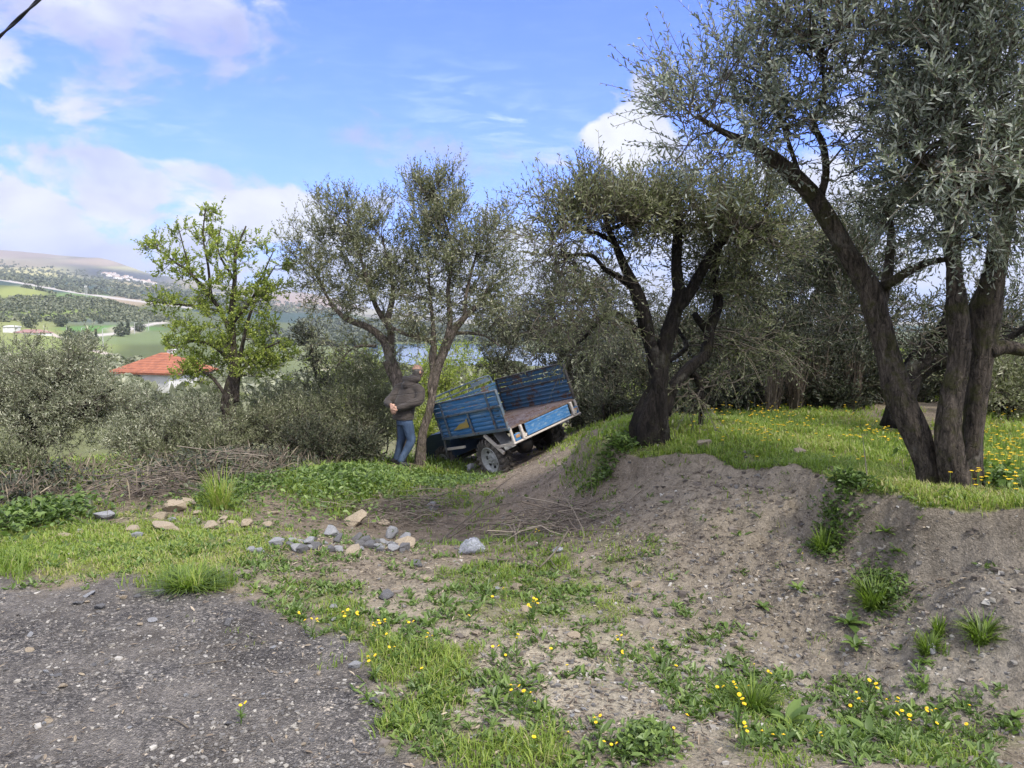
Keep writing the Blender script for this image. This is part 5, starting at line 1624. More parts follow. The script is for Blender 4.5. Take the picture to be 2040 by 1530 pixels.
M_grass = leaf_mat('grass_blade', [(0, (.075, .12, .022)), (.4, (.18, .265, .045)), (.75, (.30, .37, .07)), (.88, (.36, .35, .13)), (1, (.46, .40, .22))], .4, .45)
M_herb = leaf_mat('herb_leaf', [(0, (.05, .085, .022)), (.5, (.11, .18, .04)), (1, (.22, .30, .08))], .3, .45)
M_straw = mat('dry_straw', lambda nt, b: nt.put(b, 'Base Color', nt.ramp(nt.add('ShaderNodeAttribute', attribute_name='rnd').outputs['Fac'],
                                                                       [(0, (.06, .047, .037)), (.5, (.17, .135, .10)), (.9, (.30, .25, .18)), (1, (.42, .36, .28))])), rough=.9)
M_chip = mat('stone_chip', lambda nt, b: nt.put(b, 'Base Color', nt.ramp(nt.add('ShaderNodeAttribute', attribute_name='rnd').outputs['Fac'],
                                                                       [(0, (.06, .057, .054)), (.55, (.155, .147, .138)), (.85, (.23, .215, .19)), (.97, (.30, .28, .24)), (1, (.40, .38, .34))])), rough=.85)
M_petal = mat('yellow_petal', None, (.80, .56, .015), .5)


def blades(x, y, z, h, lean, rng, wd):
    n = len(x)
    az = rng.random(n) * 6.283
    d = np.stack([np.cos(az), np.sin(az), np.zeros(n)], 1)
    s = np.stack([-np.sin(az), np.cos(az), np.zeros(n)], 1)
    b = np.stack([x, y, z - .008], 1)
    wd = wd[:, None]
    up = np.array([0, 0, 1.0])
    m = b + up * (h * .55)[:, None] + d * (h * lean * .25)[:, None]
    t = b + up * (h * (1 - .25 * lean))[:, None] + d * (h * lean * .9)[:, None]
    V = np.stack([b - s * wd, b + s * wd, m + s * wd * .75, m - s * wd * .75, t], 1).reshape(-1, 3)
    o = np.arange(n)[:, None] * 5
    return V, o + np.array([[0, 1, 2, 3]]), o + np.array([[3, 2, 4]])


def grass_field(name, label, n, r0, r1, power, seed, wscale, hscale=1.0, thr=0.0):
    x, y, rng = sample_ground(n, r0, r1, power, seed)
    z = H(x, y)
    dn, hh, tt = grass_at(x, y, z)
    tuft = fbm(x * 7, y * 7, 3, 71)
    p = dn * sst(tuft + .55 * (dn - .5), .34, .62)
    k = rng.random(n) < p * (1 - .86 * gravel_mask(x, y))
    dtruck = np.hypot(x - .3, y - 12.7)
    k &= ~((dtruck < .5)) & (np.hypot(x - MAN[0] - .02, y - MAN[1] + .15) > .42) & (np.hypot(x + .0, y - 12.2) > .35)
    x, y, z, hh, tt, tuft = x[k], y[k], z[k], hh[k], tt[k], tuft[k]
    m = len(x)
    r = np.hypot(x, y)
    h = hh * hscale * (.35 + .9 * rng.random(m) ** 1.3) * (.55 + .8 * tuft) * (.62 + .38 * sst(r, 3.4, 6))
    V, Q, T = blades(x, y, z, h, rng.random(m) * 1.1 + .15, rng, (.0018 + .0020 * rng.random(m)) * wscale * np.maximum(1, r / 4.0))
    rnd = np.clip(.70 - .52 * tt + (rng.random(m) - .5) * .45 + (fbm(x * 1.1, y * 1.1, 3, 75) - .5) * .5 + (rng.random(m) < .07) * .35, 0, 1)
    o = mk(name, V, [Q, T], M_grass, None, False, mi=[0, 0], attrs={'rnd': np.repeat(rnd, 5)})
    tag(o, kind='stuff')
    return o


grass_field('grass', None, 600000, 2.3, 16, 1.75, 101, 1.0)
grass_field('meadow_grass', None, 220000, 11, 36, 1.6, 102, 1.3, 1.5)


def herb_patch(name, px, py, rx, ry, n, ln, hgt, seed, m=None, tone=0.0, wr=None, up=.25):
    """low broad leaved ground cover"""
    rng = np.random.default_rng(seed)
    c = G(px, py)
    d = c[1]
    sx = rx / F * d
    e0, e1 = G(px, py - ry), G(px, min(py + ry, 1520))
    sy = max(.12, abs(e0[1] - e1[1]) / 2)
    x = c[0] + rng.normal(size=n) * sx * .55
    y = (e0[1] + e1[1]) / 2 + rng.normal(size=n) * sy * .55
    z = H(x, y)
    lump = .4 + fbm(x * 3, y * 3, 3, seed)
    hz = rng.random(n) ** .7 * hgt * lump * np.exp(-((x - c[0]) / sx) ** 2 * .5)
    kk = np.hypot(x - MAN[0] - .02, y - MAN[1] + .2) > .5
    x, y, z, hz = x[kk], y[kk], z[kk], hz[kk]
    n = len(x)
    B = np.stack([x, y, z + hz], 1)
    az = rng.random(n) * 6.28
    el_ = rng.normal(size=n) * .4 + up
    D = np.stack([np.cos(az) * np.cos(el_), np.sin(az) * np.cos(el_), np.sin(el_)], 1)
    N = unit(np.array([0, 0, 1.0]) + rng.normal(size=(n, 3)) * .35)
    N = unit(N - D * (N * D).sum(-1, keepdims=True))
    L = ln * (.6 + .7 * rng.random(n))
    V, Q = leaves_mesh(B, D, N, L, L * (wr if wr else .42 + .2 * rng.random(n)))
    o = mk(name, V, [Q], m or M_herb, None, False, attrs={'rnd': np.repeat(np.clip(rng.random(n) + tone, 0, 1), 6)})
    tag(o, kind='stuff')
    return o


herb_patch('ground_ivy', 690, 970, 120, 40, 9000, .06, .16, 111)
herb_patch('ground_ivy', 60, 1045, 70, 30, 1500, .06, .2, 112, tone=-.1)
herb_patch('ground_ivy', 890, 965, 80, 35, 2500, .05, .12, 113, tone=-.25)
herb_patch('ground_ivy', 2010, 980, 60, 50, 900, .055, .16, 114)
herb_patch('ground_ivy', 1680, 1000, 50, 20, 900, .035, .08, 115, tone=-.2)
herb_patch('ground_ivy', 1640, 1080, 22, 40, 350, .03, .05, 116, tone=-.25)
herb_patch('ground_ivy', 460, 985, 80, 30, 2000, .05, .12, 117, tone=-.15)
herb_patch('ground_ivy', 1240, 900, 60, 25, 900, .05, .10, 118, tone=-.2)
herb_patch('ground_ivy', 1290, 1500, 60, 30, 500, .03, .07, 119)
herb_patch('ground_ivy', 1760, 1180, 40, 70, 700, .028, .05, 120, tone=-.15)


for i, (px, py, rx, ry, n, ln, hg, tn) in enumerate([(150, 955, 170, 28, 6500, .055, .36, .0), (420, 955, 120, 28, 6000, .055, .38, .0), (570, 930, 110, 22, 3000, .055, .36, -.25), (30, 1000, 70, 28, 1500, .06, .30, -.1), (715, 918, 50, 14, 1500, .055, .30, -.25), (250, 925, 120, 14, 2500, .06, .35, -.15)]):
    herb_patch('undergrowth', px, py, rx, ry, n, ln, hg, 181 + i, m=M_shrub if i % 2 else None, tone=tn)
    herb_patch('dry_weeds', px, py + 4, rx, ry, n // 5, .20, hg * .7, 191 + i, m=M_straw, wr=.022, up=.9)


def seedlings(name, n, seed, r0, r1, dens, size, tone):
    x, y, rng = sample_ground(n, r0, r1, 1.75, seed)
    z = H(x, y)
    u, v = UV(x, y, z)
    p = np.full(n, .0)
    for a_, b_, ra, rb, wgt in dens:
        p = np.maximum(p, wgt * np.exp(-((u - a_) / ra) ** 2 - ((v - b_) / rb) ** 2))
    sd, am = lip(x, y)
    p = np.where((am > .05) & (sd < .015) & (sd > -.8) & (x > .9), p * .2, p)
    k_ = (rng.random(n) < p * sst(fbm(x * 4, y * 4, 3, seed), .38, .62)) & (gravel_mask(x, y) < .6)
    x, y, z = x[k_], y[k_], z[k_]
    m = len(x)
    L_ = size * (.4 + rng.random(m) ** 2 * 1.6)
    q = 8
    az = rng.random((m, 1)) * 6.28 + np.arange(q)[None] * 2.4 + rng.normal(size=(m, q)) * .3
    el_ = .15 + .9 * rng.random((m, q))
    D = np.stack([np.cos(az) * np.cos(el_), np.sin(az) * np.cos(el_), np.sin(el_)], -1).reshape(-1, 3)
    N = unit(np.array([0, 0, 1.0]) - D * D[:, 2:3] + rng.normal(size=D.shape) * .2)
    N = unit(N - D * (N * D).sum(-1, keepdims=True))
    B = np.repeat(np.stack([x, y, z], 1), q, 0) + rng.normal(size=D.shape) * np.repeat(L_, q)[:, None] * np.array([.35, .35, .0])
    LL = np.repeat(L_, q) * (.5 + .7 * rng.random(m * q))
    V, Q = leaves_mesh(B, D, N, LL, LL * (.18 + .22 * np.repeat(rng.random(m), q)))
    o = mk(name, V, [Q], M_herb, None, False, attrs={'rnd': np.repeat(np.clip(rng.random(m * q) * .7 + .1 + tone, 0, 1), 6)})
    tag(o, kind='stuff')


seedlings('weed_seedlings', 60000, 171, 2.4, 9, [(1100, 1380, 330, 130, .35), (1550, 1450, 450, 100, .75), (1050, 1190, 260, 80, .5), (800, 1380, 140, 140, .8), (1350, 1250, 200, 80, .25), (1600, 1120, 350, 130, .14), (420, 1110, 330, 60, .5), (640, 1200, 130, 60, .5), (1200, 1050, 140, 90, .3), (1250, 930, 120, 50, .5)], .032, .05)
seedlings('clover', 50000, 172, 2.6, 12, [(250, 1090, 330, 50, .8), (1800, 1000, 300, 50, .8), (1560, 930, 250, 40, .7), (830, 1400, 120, 100, .8), (980, 1500, 150, 40, .7), (700, 1240, 80, 50, .5)], .026, .2)


# straw, leaf litter and bits of twig on bare ground
def litter(name, n, seed, blobs, ln, r0=2.3, r1=15):
    x, y, rng = sample_ground(n, r0, r1, 1.7, seed)
    z = H(x, y)
    u, v = UV(x, y, z)
    p = np.full(n, .10)
    for a, b, ra, rb, wgt in blobs:
        p = np.maximum(p, wgt * np.exp(-((u - a) / ra) ** 2 - ((v - b) / rb) ** 2))
    k = (rng.random(n) < p) & (v > 820)
    k &= rng.random(n) > .75 * gravel_mask(x, y)
    x, y, z = x[k], y[k], z[k]
    m = len(x)
    az = rng.random(m) * 6.28
    el_ = rng.normal(size=m) * .22
    D = np.stack([np.cos(az) * np.cos(el_), np.sin(az) * np.cos(el_), np.sin(el_)], 1)
    N = unit(np.array([0, 0, 1.0]) + rng.normal(size=(m, 3)) * .3)
    N = unit(N - D * (N * D).sum(-1, keepdims=True))
    L = ln * (.4 + 1.2 * rng.random(m))
    V, Q = leaves_mesh(np.stack([x, y, z + .004 + .012 * rng.random(m)], 1) - D * L[:, None] * .5, D, N, L, L * .05 + .0025 + .006 * (rng.random(m) < .4))
    o = mk(name, V, [Q], M_straw, None, False, attrs={'rnd': np.repeat(rng.random(m), 6)})
    tag(o, kind='stuff')


litter('leaf_litter', 130000, 121, [(700, 1130, 260, 50, .8), (1100, 1000, 220, 90, .9), (1350, 1050, 200, 110, .9), (1650, 1150, 250, 150, .6), (1000, 1320, 300, 100, .4), (250, 990, 260, 50, .9), (1450, 960, 200, 40, .8), (1300, 1430, 300, 90, .4), (1650, 880, 250, 30, .5)], .030)


# loose stones: 8-sided lumps
M_clod = mat('soil_clod', lambda nt, b: nt.put(b, 'Base Color', nt.ramp(nt.add('ShaderNodeAttribute', attribute_name='rnd').outputs['Fac'],
                                                                    [(0, (.07, .058, .048)), (.7, (.135, .115, .096)), (1, (.20, .172, .145))])), rough=.95)


def stones(name, n, seed, r0, r1, size, fun, tone=0.0, m=None):
    mt = m
    x, y, rng = sample_ground(n, r0, r1, 1.8, seed)
    z = H(x, y)
    u, v = UV(x, y, z)
    k = rng.random(n) < fun(x, y, u, v)
    x, y, z = x[k], y[k], z[k]
    m = len(x)
    s = size * (.35 + rng.random(m) ** 5 * 2.6 + .4 * rng.random(m))
    cube = np.array([(a, b, c) for a in (-1, 1) for b in (-1, 1) for c in (-1, 1)], float)
    W = cube[None] * (.55 + .6 * rng.random((m, 8, 1))) + rng.normal(size=(m, 8, 3)) * .18
    W *= (s[:, None] * (.6 + .6 * rng.random((m, 3))) * np.array([1, 1, .6]))[:, None, :]
    az = rng.random(m) * 6.28
    c, sn = np.cos(az)[:, None], np.sin(az)[:, None]
    W = np.stack([W[..., 0] * c - W[..., 1] * sn, W[..., 0] * sn + W[..., 1] * c, W[..., 2]], -1)
    V = (W + np.stack([x, y, z + s * .15], 1)[:, None]).reshape(-1, 3)
    o_ = np.arange(m)[:, None, None] * 8
    Q = (o_ + np.array([(0, 1, 3, 2), (4, 6, 7, 5), (0, 4, 5, 1), (2, 3, 7, 6), (0, 2, 6, 4), (1, 5, 7, 3)])[None]).reshape(-1, 4)
    o = mk(name, V, [Q], mt or M_chip, None, False, attrs={'rnd': np.repeat(np.clip(rng.random(m) + tone, 0, 1), 8)})
    tag(o, kind='stuff')


stones('gravel_chips', 90000, 131, 2.3, 6.5, .0028, lambda x, y, u, v: gravel_mask(x, y) * (.35 + .5 * (fbm(x * 2, y * 2, 3, 77) > .5)), tone=.02)
stones('soil_clods', 26000, 133, 2.8, 8.0, .0075, lambda x, y, u, v: np.where((u > 700) & (v > 920), (1 - gravel_mask(x, y)) * (.05 + .5 * np.exp(-((u - 1650) / 380) ** 2 - ((v - 1130) / 170) ** 2)) * (grass_at(x, y, H(x, y))[0] < .5), .0), m=M_clod)
stones('soil_crumbs', 60000, 132, 2.6, 9.0, .0050, lambda x, y, u, v: np.where((u > 560) & (v > 900), (1 - gravel_mask(x, y)) * (.10 + .75 * np.exp(-((u - 1700) / 380) ** 2 - ((v - 1180) / 200) ** 2) + .3 * np.exp(-((u - 1200) / 300) ** 2 - ((v - 1380) / 90) ** 2)), .06), tone=.10)


# individual rocks
def b_rock(c0, c1, c2):
    def f(nt, b):
        pos = nt.add('ShaderNodeTexCoord').outputs['Object']
        pos = nt.add('ShaderNodeVectorMath', {0: pos, 1: nt.add('ShaderNodeObjectInfo').outputs['Location']}, operation='ADD').outputs[0]
        n = nt.noise(pos, 14, 6, .65)
        n2 = nt.noise(pos, 70, 4, .6)
        nt.put(b, 'Base Color', nt.mix(nt.m('MULTIPLY', n2.outputs[0], .4), nt.ramp(n.outputs[0], [(.3, c0), (.52, c1), (.75, c2)]), rgb(*c0)))
        nt.put(b, 'Normal', nt.add('ShaderNodeBump', {'Height': nt.m('ADD', n.outputs[0], nt.m('MULTIPLY', n2.outputs[0], .4)), 'Distance': .02, 'Strength': .7}).outputs[0])
        b.inputs['Roughness'].default_value = .85
    return f


M_rk_grey = mat('grey_limestone', b_rock((.17, .175, .185), (.32, .325, .335), (.50, .50, .50)))
M_rk_dark = mat('dark_stone', b_rock((.08, .08, .085), (.15, .148, .15), (.25, .245, .245)))
M_rk_tan = mat('tan_limestone', b_rock((.22, .175, .12), (.40, .33, .235), (.55, .48, .37)))


def rock_mesh(seed):
    rng = np.random.default_rng(seed)
    bm = bmesh.new()
    p = unit(rng.normal(size=(15, 3))) * (.75 + .35 * rng.random((15, 1)))
    for q in p: bm.verts.new(q)
    bmesh.ops.convex_hull(bm, input=bm.verts)
    bmesh.ops.delete(bm, geom=[v for v in bm.verts if not v.link_faces], context='VERTS')
    bmesh.ops.bevel(bm, geom=list(bm.edges), offset=.06, segments=1, affect='EDGES')
    bmesh.ops.triangulate(bm, faces=bm.faces)
    bmesh.ops.subdivide_edges(bm, edges=bm.edges, cuts=1, use_grid_fill=True)
    for v in bm.verts:
        v.co += v.normal * float(rng.normal()) * .018
    me = bpy.data.meshes.new('rock')
    bm.to_mesh(me); bm.free()
    return me


ROCKM = [rock_mesh(500 + i) for i in range(12)]
_rc = {}


def rock(px, py, wpx, asp, m, label, group, seed, sink=.12, p=None, name='rock'):
    key = (seed % 12, m.name)
    if key not in _rc:
        me = ROCKM[seed % 12].copy(); me.materials.append(m); _rc[key] = me
    o = bpy.data.objects.new(name, _rc[key])
    g = G(px, py) if p is None else p
    w_ = wpx / F * g[1] / 2 * (1.22 if seed < 1050 else 1.0)
    rng = np.random.default_rng(seed)
    o.scale = (w_ * 1.05, w_ * (.75 + .3 * rng.random()), w_ * asp)
    o.rotation_euler = (rng.normal() * .15, rng.normal() * .15, rng.random() * .8 - .4)
    o.location = (g[0], g[1] + w_ * .5, H(g[:1], g[1:2] + w_ * .5)[0] + w_ * asp * (1 - 2 * sink) * .8)
    C.objects.link(o)
    tag(o, label, 'rock', group)
    return o


GR1, GR2, GR3 = 'tan rocks by the brush pile', 'grey stones of the rock pile', 'stones scattered on the ground'
T_, K_, D_ = M_rk_tan, M_rk_grey, M_rk_dark
BIG = [(198, 1037, 48, .45, K_, 'flat pale grey slab alone in the grass below the brush pile', GR1), (345, 1022, 44, .65, T_, 'tall tan boulder leaning against the brush pile', GR1), (368, 1010, 34, .6, T_, 'smaller tan boulder tucked behind the tall one at the brush pile', GR1),
       (318, 1036, 34, .5, T_, 'tan rock just left of the tall boulder', GR1), (340, 1040, 18, .7, K_, 'small bluish stone under the tall tan boulder', GR1), (262, 1060, 28, .4, T_, 'low flat tan rock in bright grass, left of the long slab', GR1), (325, 1061, 56, .32, T_, 'long flat tan slab in the grass', GR1),
       (270, 1072, 22, .6, K_, 'grey stone just below the low flat tan rock', GR1), (415, 1060, 36, .75, T_, 'upright wedge shaped tan rock right of the long slab', GR1), (440, 1042, 30, .4, T_, 'pale flat rock behind the upright wedge', GR1), (462, 1045, 24, .4, T_, 'rounded tan rock at the middle of the tan row', GR1),
       (490, 1052, 24, .75, T_, 'square tan rock near the right end of the tan row', GR1), (530, 1050, 20, .6, T_, 'lone tan rock at the right end of the tan row', GR1), (390, 1028, 20, .5, T_, 'small tan rock right of the tall boulder', GR1), (130, 1070, 26, .3, T_, 'pale flat stone at the far left in bright grass', GR1), (158, 1062, 18, .5, K_, 'little grey stone beside the pale flat stone', GR1), (540, 1026, 26, .3, T_, 'low tan rock at the foot of the green herb mound', GR1),
       (500, 1102, 20, .7, K_, 'light grey stone at the left end of the rock pile', GR2), (515, 1106, 24, .6, K_, 'pale rounded stone second from the left end of the rock pile', GR2), (548, 1090, 30, .65, K_, 'rounded grey stone on the upper left of the rock pile', GR2), (656, 1070, 34, .85, K_, 'pale blue grey block topping the rock pile', GR2),
       (708, 1050, 60, .55, T_, 'broad pinkish tan boulder behind the rock pile', GR2), (760, 1046, 26, .5, T_, 'tan rock at the right shoulder of the pinkish boulder', GR2), (780, 1075, 24, 1.2, K_, 'standing grey stone behind the split tan rock', GR2), (805, 1092, 44, .55, T_, 'split tan rock at the right end of the rock pile', GR2), (702, 1106, 38, .5, T_, 'speckled pale rock at the front of the rock pile', GR2), (672, 1102, 22, .7, K_, 'pale grey stone left of the speckled front rock', GR2),
       (862, 1020, 26, .8, K_, 'grey block among the cut twigs below the truck', GR3), (938, 940, 20, .9, K_, 'blue grey rock wedged beside the rear wheel of the truck', GR3), (750, 995, 22, .5, T_, 'pale flat stone on the green herb mound', GR3), (318, 1186, 24, .6, K_, 'white edged grey stone on the far edge of the gravel', GR3),
       (1404, 891, 42, .3, T_, 'flat pale stone on the terrace grass right of the central olive', GR3), (1596, 908, 26, .7, T_, 'pale upright stone on the terrace lawn left of the big olive', GR3), (452, 1250, 22, .65, D_, 'dark rounded stone alone on the open gravel', GR3), (1143, 1275, 24, .7, T_, 'pale pointed stone on sandy soil in the foreground', GR3), (1050, 1222, 26, .5, T_, 'oval pale stone in short grass below the plastic bag', GR3),
       (195, 1215, 22, .6, D_, 'dark angular stone at the upper left of the gravel', GR3), (770, 1196, 30, .5, D_, 'pair of dark grey stones on the trodden soil', GR3), (850, 1160, 18, .9, T_, 'small upright tan stone below the cut branch', GR3), (1030, 1178, 24, .8, T_, 'blocky pinkish stone beside the cut olive sprig', GR3), (1265, 1172, 26, .6, T_, 'low tan stone on the foot of the bank', GR3), (830, 1132, 26, .5, D_, 'dark stone beside the butt of the cut branch', GR3),
       (745, 1405, 26, .6, D_, 'dark stone at the grassy edge of the gravel', GR3), (705, 1335, 26, .5, K_, 'grey stone between two grass tufts on the gravel edge', GR3), (120, 1375, 20, .6, T_, 'cream stone at the lower left of the gravel', GR3), (175, 1192, 30, .3, K_, 'flat grey stone near the back of the gravel', GR3), (300, 1240, 20, .5, K_, 'small dull stone in the middle of the gravel', GR3), (1860, 1305, 20, 1.1, K_, 'white streaked stone stuck in the bank', GR3), (948, 1270, 22, .4, T_, 'flat oval stone on sand left of the pointed stone', GR3), (664, 1220, 18, .7, K_, 'white stone at the edge of the gravel', GR3)]
for i, q in enumerate(BIG):
    rock(*q, 900 + i)
rngp = np.random.default_rng(77)
PILE = []
for i in range(34):
    px = 560 + 250 * rngp.random()
    py = 1082 + 24 * rngp.random() - 14 * math.exp(-((px - 670) / 70) ** 2) * rngp.random()
    PILE.append((px, py, 16 + 18 * rngp.random(), .6 + .25 * rngp.random()))
for i, (px, py, wp, asp) in enumerate(PILE):
    rock(px, py, wp * .85, asp, D_ if i % 2 else K_, 'small dark or grey stone heaped in the low rock pile', GR2, 1000 + i, sink=.15)
for i in range(60):
    px, py = 620 + 1400 * rngp.random(), 1130 + 380 * rngp.random() ** .8
    rock(px, py, 7 + 10 * rngp.random(), .6, T_ if i % 2 else K_, 'small loose stone lying on bare soil', 'small stones on the soil', 1100 + i)
for i in range(50):
    px, py = 20 + 680 * rngp.random(), 1180 + 320 * rngp.random()
    rock(px, py, 8 + 14 * rngp.random() ** 2, .5, [K_, T_, D_][i % 3], 'loose stone lying on the dark gravel', 'loose stones on the gravel', 1200 + i)


# yellow wildflowers: stem, leaves and a rayed head
def flower_plant(name, seed, h, heads):
    rng = np.random.default_rng(seed)
    root = empty(name)
    mb = MB()
    V_, Q_ = [], []
    tops = []
    for i in range(heads):
        a = rng.random() * 6.28
        t = np.array([math.cos(a) * h * .28 * (i > 0), math.sin(a) * h * .28 * (i > 0), h * (1 - .18 * rng.random())])
        mb.tube(resample([(0, 0, -.01), (t[0] * .3, t[1] * .3, t[2] * .55), t], .03), .0018, 5)
        tops.append(t)
    n = 9
    az = rng.random(n) * 6.28
    D = unit(np.stack([np.cos(az), np.sin(az), .5 + .4 * rng.random(n)], 1))
    N = unit(np.array([0, 0, 1.0]) - D * D[:, 2:3])
    B = np.stack([np.zeros(n), np.zeros(n), h * .5 * rng.random(n)], 1)
    V, Q = leaves_mesh(B, D, N, np.full(n, h * .35), np.full(n, h * .09))
    mb.add(V, Q)
    st = mb.build('stem', M_herb, root, False, attrs={'rnd': np.full(mb.n, .5)})
    for t in tops:
        mb = MB()
        m = 11
        az = np.arange(m) / m * 6.28 + rng.random() * .3
        tilt = rng.normal(size=2) * .35
        D = np.stack([np.cos(az), np.sin(az), np.full(m, .15)], 1)
        D[:, 2] += D[:, 0] * tilt[0] + D[:, 1] * tilt[1]
        D = unit(D)
        N = unit(np.array([-tilt[0], -tilt[1], 1.0]) - D * (D * np.array([-tilt[0], -tilt[1], 1.0])).sum(-1, keepdims=True))
        V, Q = leaves_mesh(np.tile(t, (m, 1)), D, N, np.full(m, .0088), np.full(m, .0042))
        mb.add(V, Q)
        sph(mb, t + np.array([0, 0, .002]), (.0035, .0035, .003), None, 8, 5)
        mb.build('flower_head', M_petal, root, False)
    return root


FP = [flower_plant('yellow_flower', 700 + i, h, k) for i, (h, k) in enumerate([(.07, 1), (.10, 2), (.13, 3), (.08, 1)])]
rngf = np.random.default_rng(5)
FL = []
for (a, b, ra, rb, n) in [(800, 1310, 90, 50, 12), (770, 1280, 60, 30, 5), (1100, 1330, 120, 50, 7), (1290, 1340, 80, 40, 6), (1500, 1400, 60, 40, 7), (1400, 1480, 160, 40, 8), (1700, 1430, 80, 50, 7), (1830, 1480, 60, 40, 9),
                          (1560, 1500, 60, 20, 3), (1220, 1500, 80, 25, 5), (1060, 1440, 60, 60, 5), (980, 1230, 80, 40, 6), (620, 1260, 60, 20, 5), (480, 1445, 2, 2, 1), (1150, 1130, 120, 60, 3), (1600, 1120, 5, 5, 1), (1030, 1240, 60, 20, 3), (1900, 1430, 80, 40, 3), (700, 1265, 30, 10, 3)]:
    for i in range(int(round(n * .7))):
        FL.append((a + rngf.normal() * ra * .6, min(1522, b + rngf.normal() * rb * .6)))
for i, (a, b) in enumerate(FL):
    g = G(a, b)
    o = FP[i % 4] if i < 4 else copy_tree(FP[i % 4])
    o.location = g
    s = .75 + .4 * rngf.random()
    o.scale = (s, s, s); o.rotation_euler = (0, 0, rngf.random() * 6.28)
    tag(o, 'yellow daisy like wildflower on a thin stem in the foreground weeds', 'flower', 'yellow wildflowers in the foreground')
# the meadow's flowers, beyond counting
x, y, rng = sample_ground(26000, 3.6, 14, 1.6, 141, .05, .66)
z = H(x, y)
u, v = UV(x, y, z)
pf = np.zeros(len(x))
for a, b, ra, rb, wgt in [(1560, 880, 90, 22, .5), (1700, 890, 120, 35, .5), (1990, 930, 90, 70, .8), (1780, 900, 100, 30, .4), (1480, 860, 90, 25, .35), (1600, 845, 200, 14, .4), (1620, 920, 100, 20, .25), (1350, 880, 40, 14, .15)]:
    pf = np.maximum(pf, wgt * np.exp(-((u - a) / ra) ** 2 - ((v - b) / rb) ** 2))
k = (rng.random(len(x)) < pf * .5 * sst(fbm(x * 2.2, y * 2.2, 3, 145), .42, .62)) & (v > 822)
x, y, z = x[k], y[k], z[k]
m = len(x)
hh = .07 + .11 * rng.random(m)
az = (np.arange(9) / 9 * 6.28)[None] + rng.random((m, 1))
D = np.stack([np.cos(az), np.sin(az), np.full(az.shape, .25)], -1) + rng.normal(size=(m, 1, 3)) * .3
D = unit(D).reshape(-1, 3)
N = unit(np.array([0, 0, 1.0]) - D * D[:, 2:3])
B = np.repeat(np.stack([x, y, z + hh], 1), 9, 0)
V, Q = leaves_mesh(B, D, N, np.full(len(B), .014), np.full(len(B), .008))
V2, Q2 = stems_mesh(np.stack([np.stack([x, y, z], 1), np.stack([x, y, z + hh], 1)], 1), np.full(m, .0018), np.full(m, .0015))
tag(mk('meadow_flowers', np.vstack([V, V2]), [Q, Q2 + len(V)], [M_petal, M_herb], None, False, mi=[0, 1], attrs={'rnd': np.full(len(V) + len(V2), .5)}), kind='stuff')


# broad leaved weeds
def weed(px, py, wpx, n, seed, label, ratio=.36, lift=.55):
    rng = np.random.default_rng(seed)
    g = G(px, py)
    root = None
    R = wpx / F * g[1] / 2
    az = np.arange(n) * 2.4 + rng.normal(size=n) * .25
    el_ = np.linspace(.15, 1.1, n) * lift * 1.6 + rng.normal(size=n) * .1
    D = np.stack([np.cos(az) * np.cos(el_), np.sin(az) * np.cos(el_), np.sin(el_)], 1)
    Np = unit(np.array([0, 0, 1.0]) - D * D[:, 2:3])
    L = R * (.7 + .5 * rng.random(n))
    # each leaf: two joined halves drooping at the tip
    S = np.cross(D, Np)
    k = 7
    t = np.linspace(0, 1, k)
    wv = np.sin(np.pi * np.clip(t * .93 + .05, 0, 1)) ** .8
    mid = D[:, None] * (L[:, None] * t)[..., None] - Np[:, None] * (L[:, None] * .32 * t ** 2)[..., None]
    wd = (L * ratio / 2)[:, None] * wv
    lft = mid - S[:, None] * wd[..., None] + Np[:, None] * (wd * .3)[..., None]
    rgt = mid + S[:, None] * wd[..., None] + Np[:, None] * (wd * .3)[..., None]
    V = np.stack([lft, mid, rgt], 2).reshape(-1, 3) + np.array([0, 0, .005])
    Q = []
    for i in range(n):
        for j in range(k - 1):
            o = (i * k + j) * 3
            Q += [(o, o + 1, o + 4, o + 3), (o + 1, o + 2, o + 5, o + 4)]
    o = mk('leafy_weed', V, [np.array(Q)], M_herb, None, True, attrs={'rnd': np.repeat(np.clip(rng.random(n) * .8 + .1, 0, 1), k * 3)})
    o.location = g
    tag(o, label, 'weed', 'broad leaved weeds')


WEEDS = [(1690, 1250, 80, 14, 'broad leaved rosette hanging at the foot of the mossy bank'), (1705, 1290, 70, 12, 'broad leaved rosette just below the one at the mossy bank'), (1570, 1445, 110, 14, 'largest pale leafy weed among the foreground flowers'), (1455, 1330, 56, 12, 'small bright rosette on sandy soil left of the bank'),
         (1520, 1215, 50, 10, 'dark leafy weed on the bare bank slope'), (1765, 1070, 56, 11, 'grey leafed weed high on the cut bank'), (1730, 1470, 90, 13, 'leafy weed behind the grass tuft at the bottom edge'), (1340, 1300, 40, 10, 'little rosette on the sandy slope'), (2020, 1440, 60, 12, 'leafy weed at the right edge below the bank'), (1590, 1180, 44, 9, 'wilted weed half way up the bank'), (1840, 1330, 50, 8, 'thin leaved pale weed beside the bank tussock'),
         (1960, 965, 70, 14, 'leafy weed at the foot of the big olive trunk'), (1560, 1350, 46, 11, 'small weed with yellow buds above the foreground flowers'), (1330, 1370, 40, 10, 'low weed on sand near the middle foreground'), (1790, 1120, 50, 10, 'bright leafed weed on the mossy clump of the bank'), (1250, 1500, 50, 12, 'low weed at the bottom edge near the centre')]
for i, q in enumerate(WEEDS):
    weed(q[0], q[1], q[2], q[3], 300 + i, q[4])


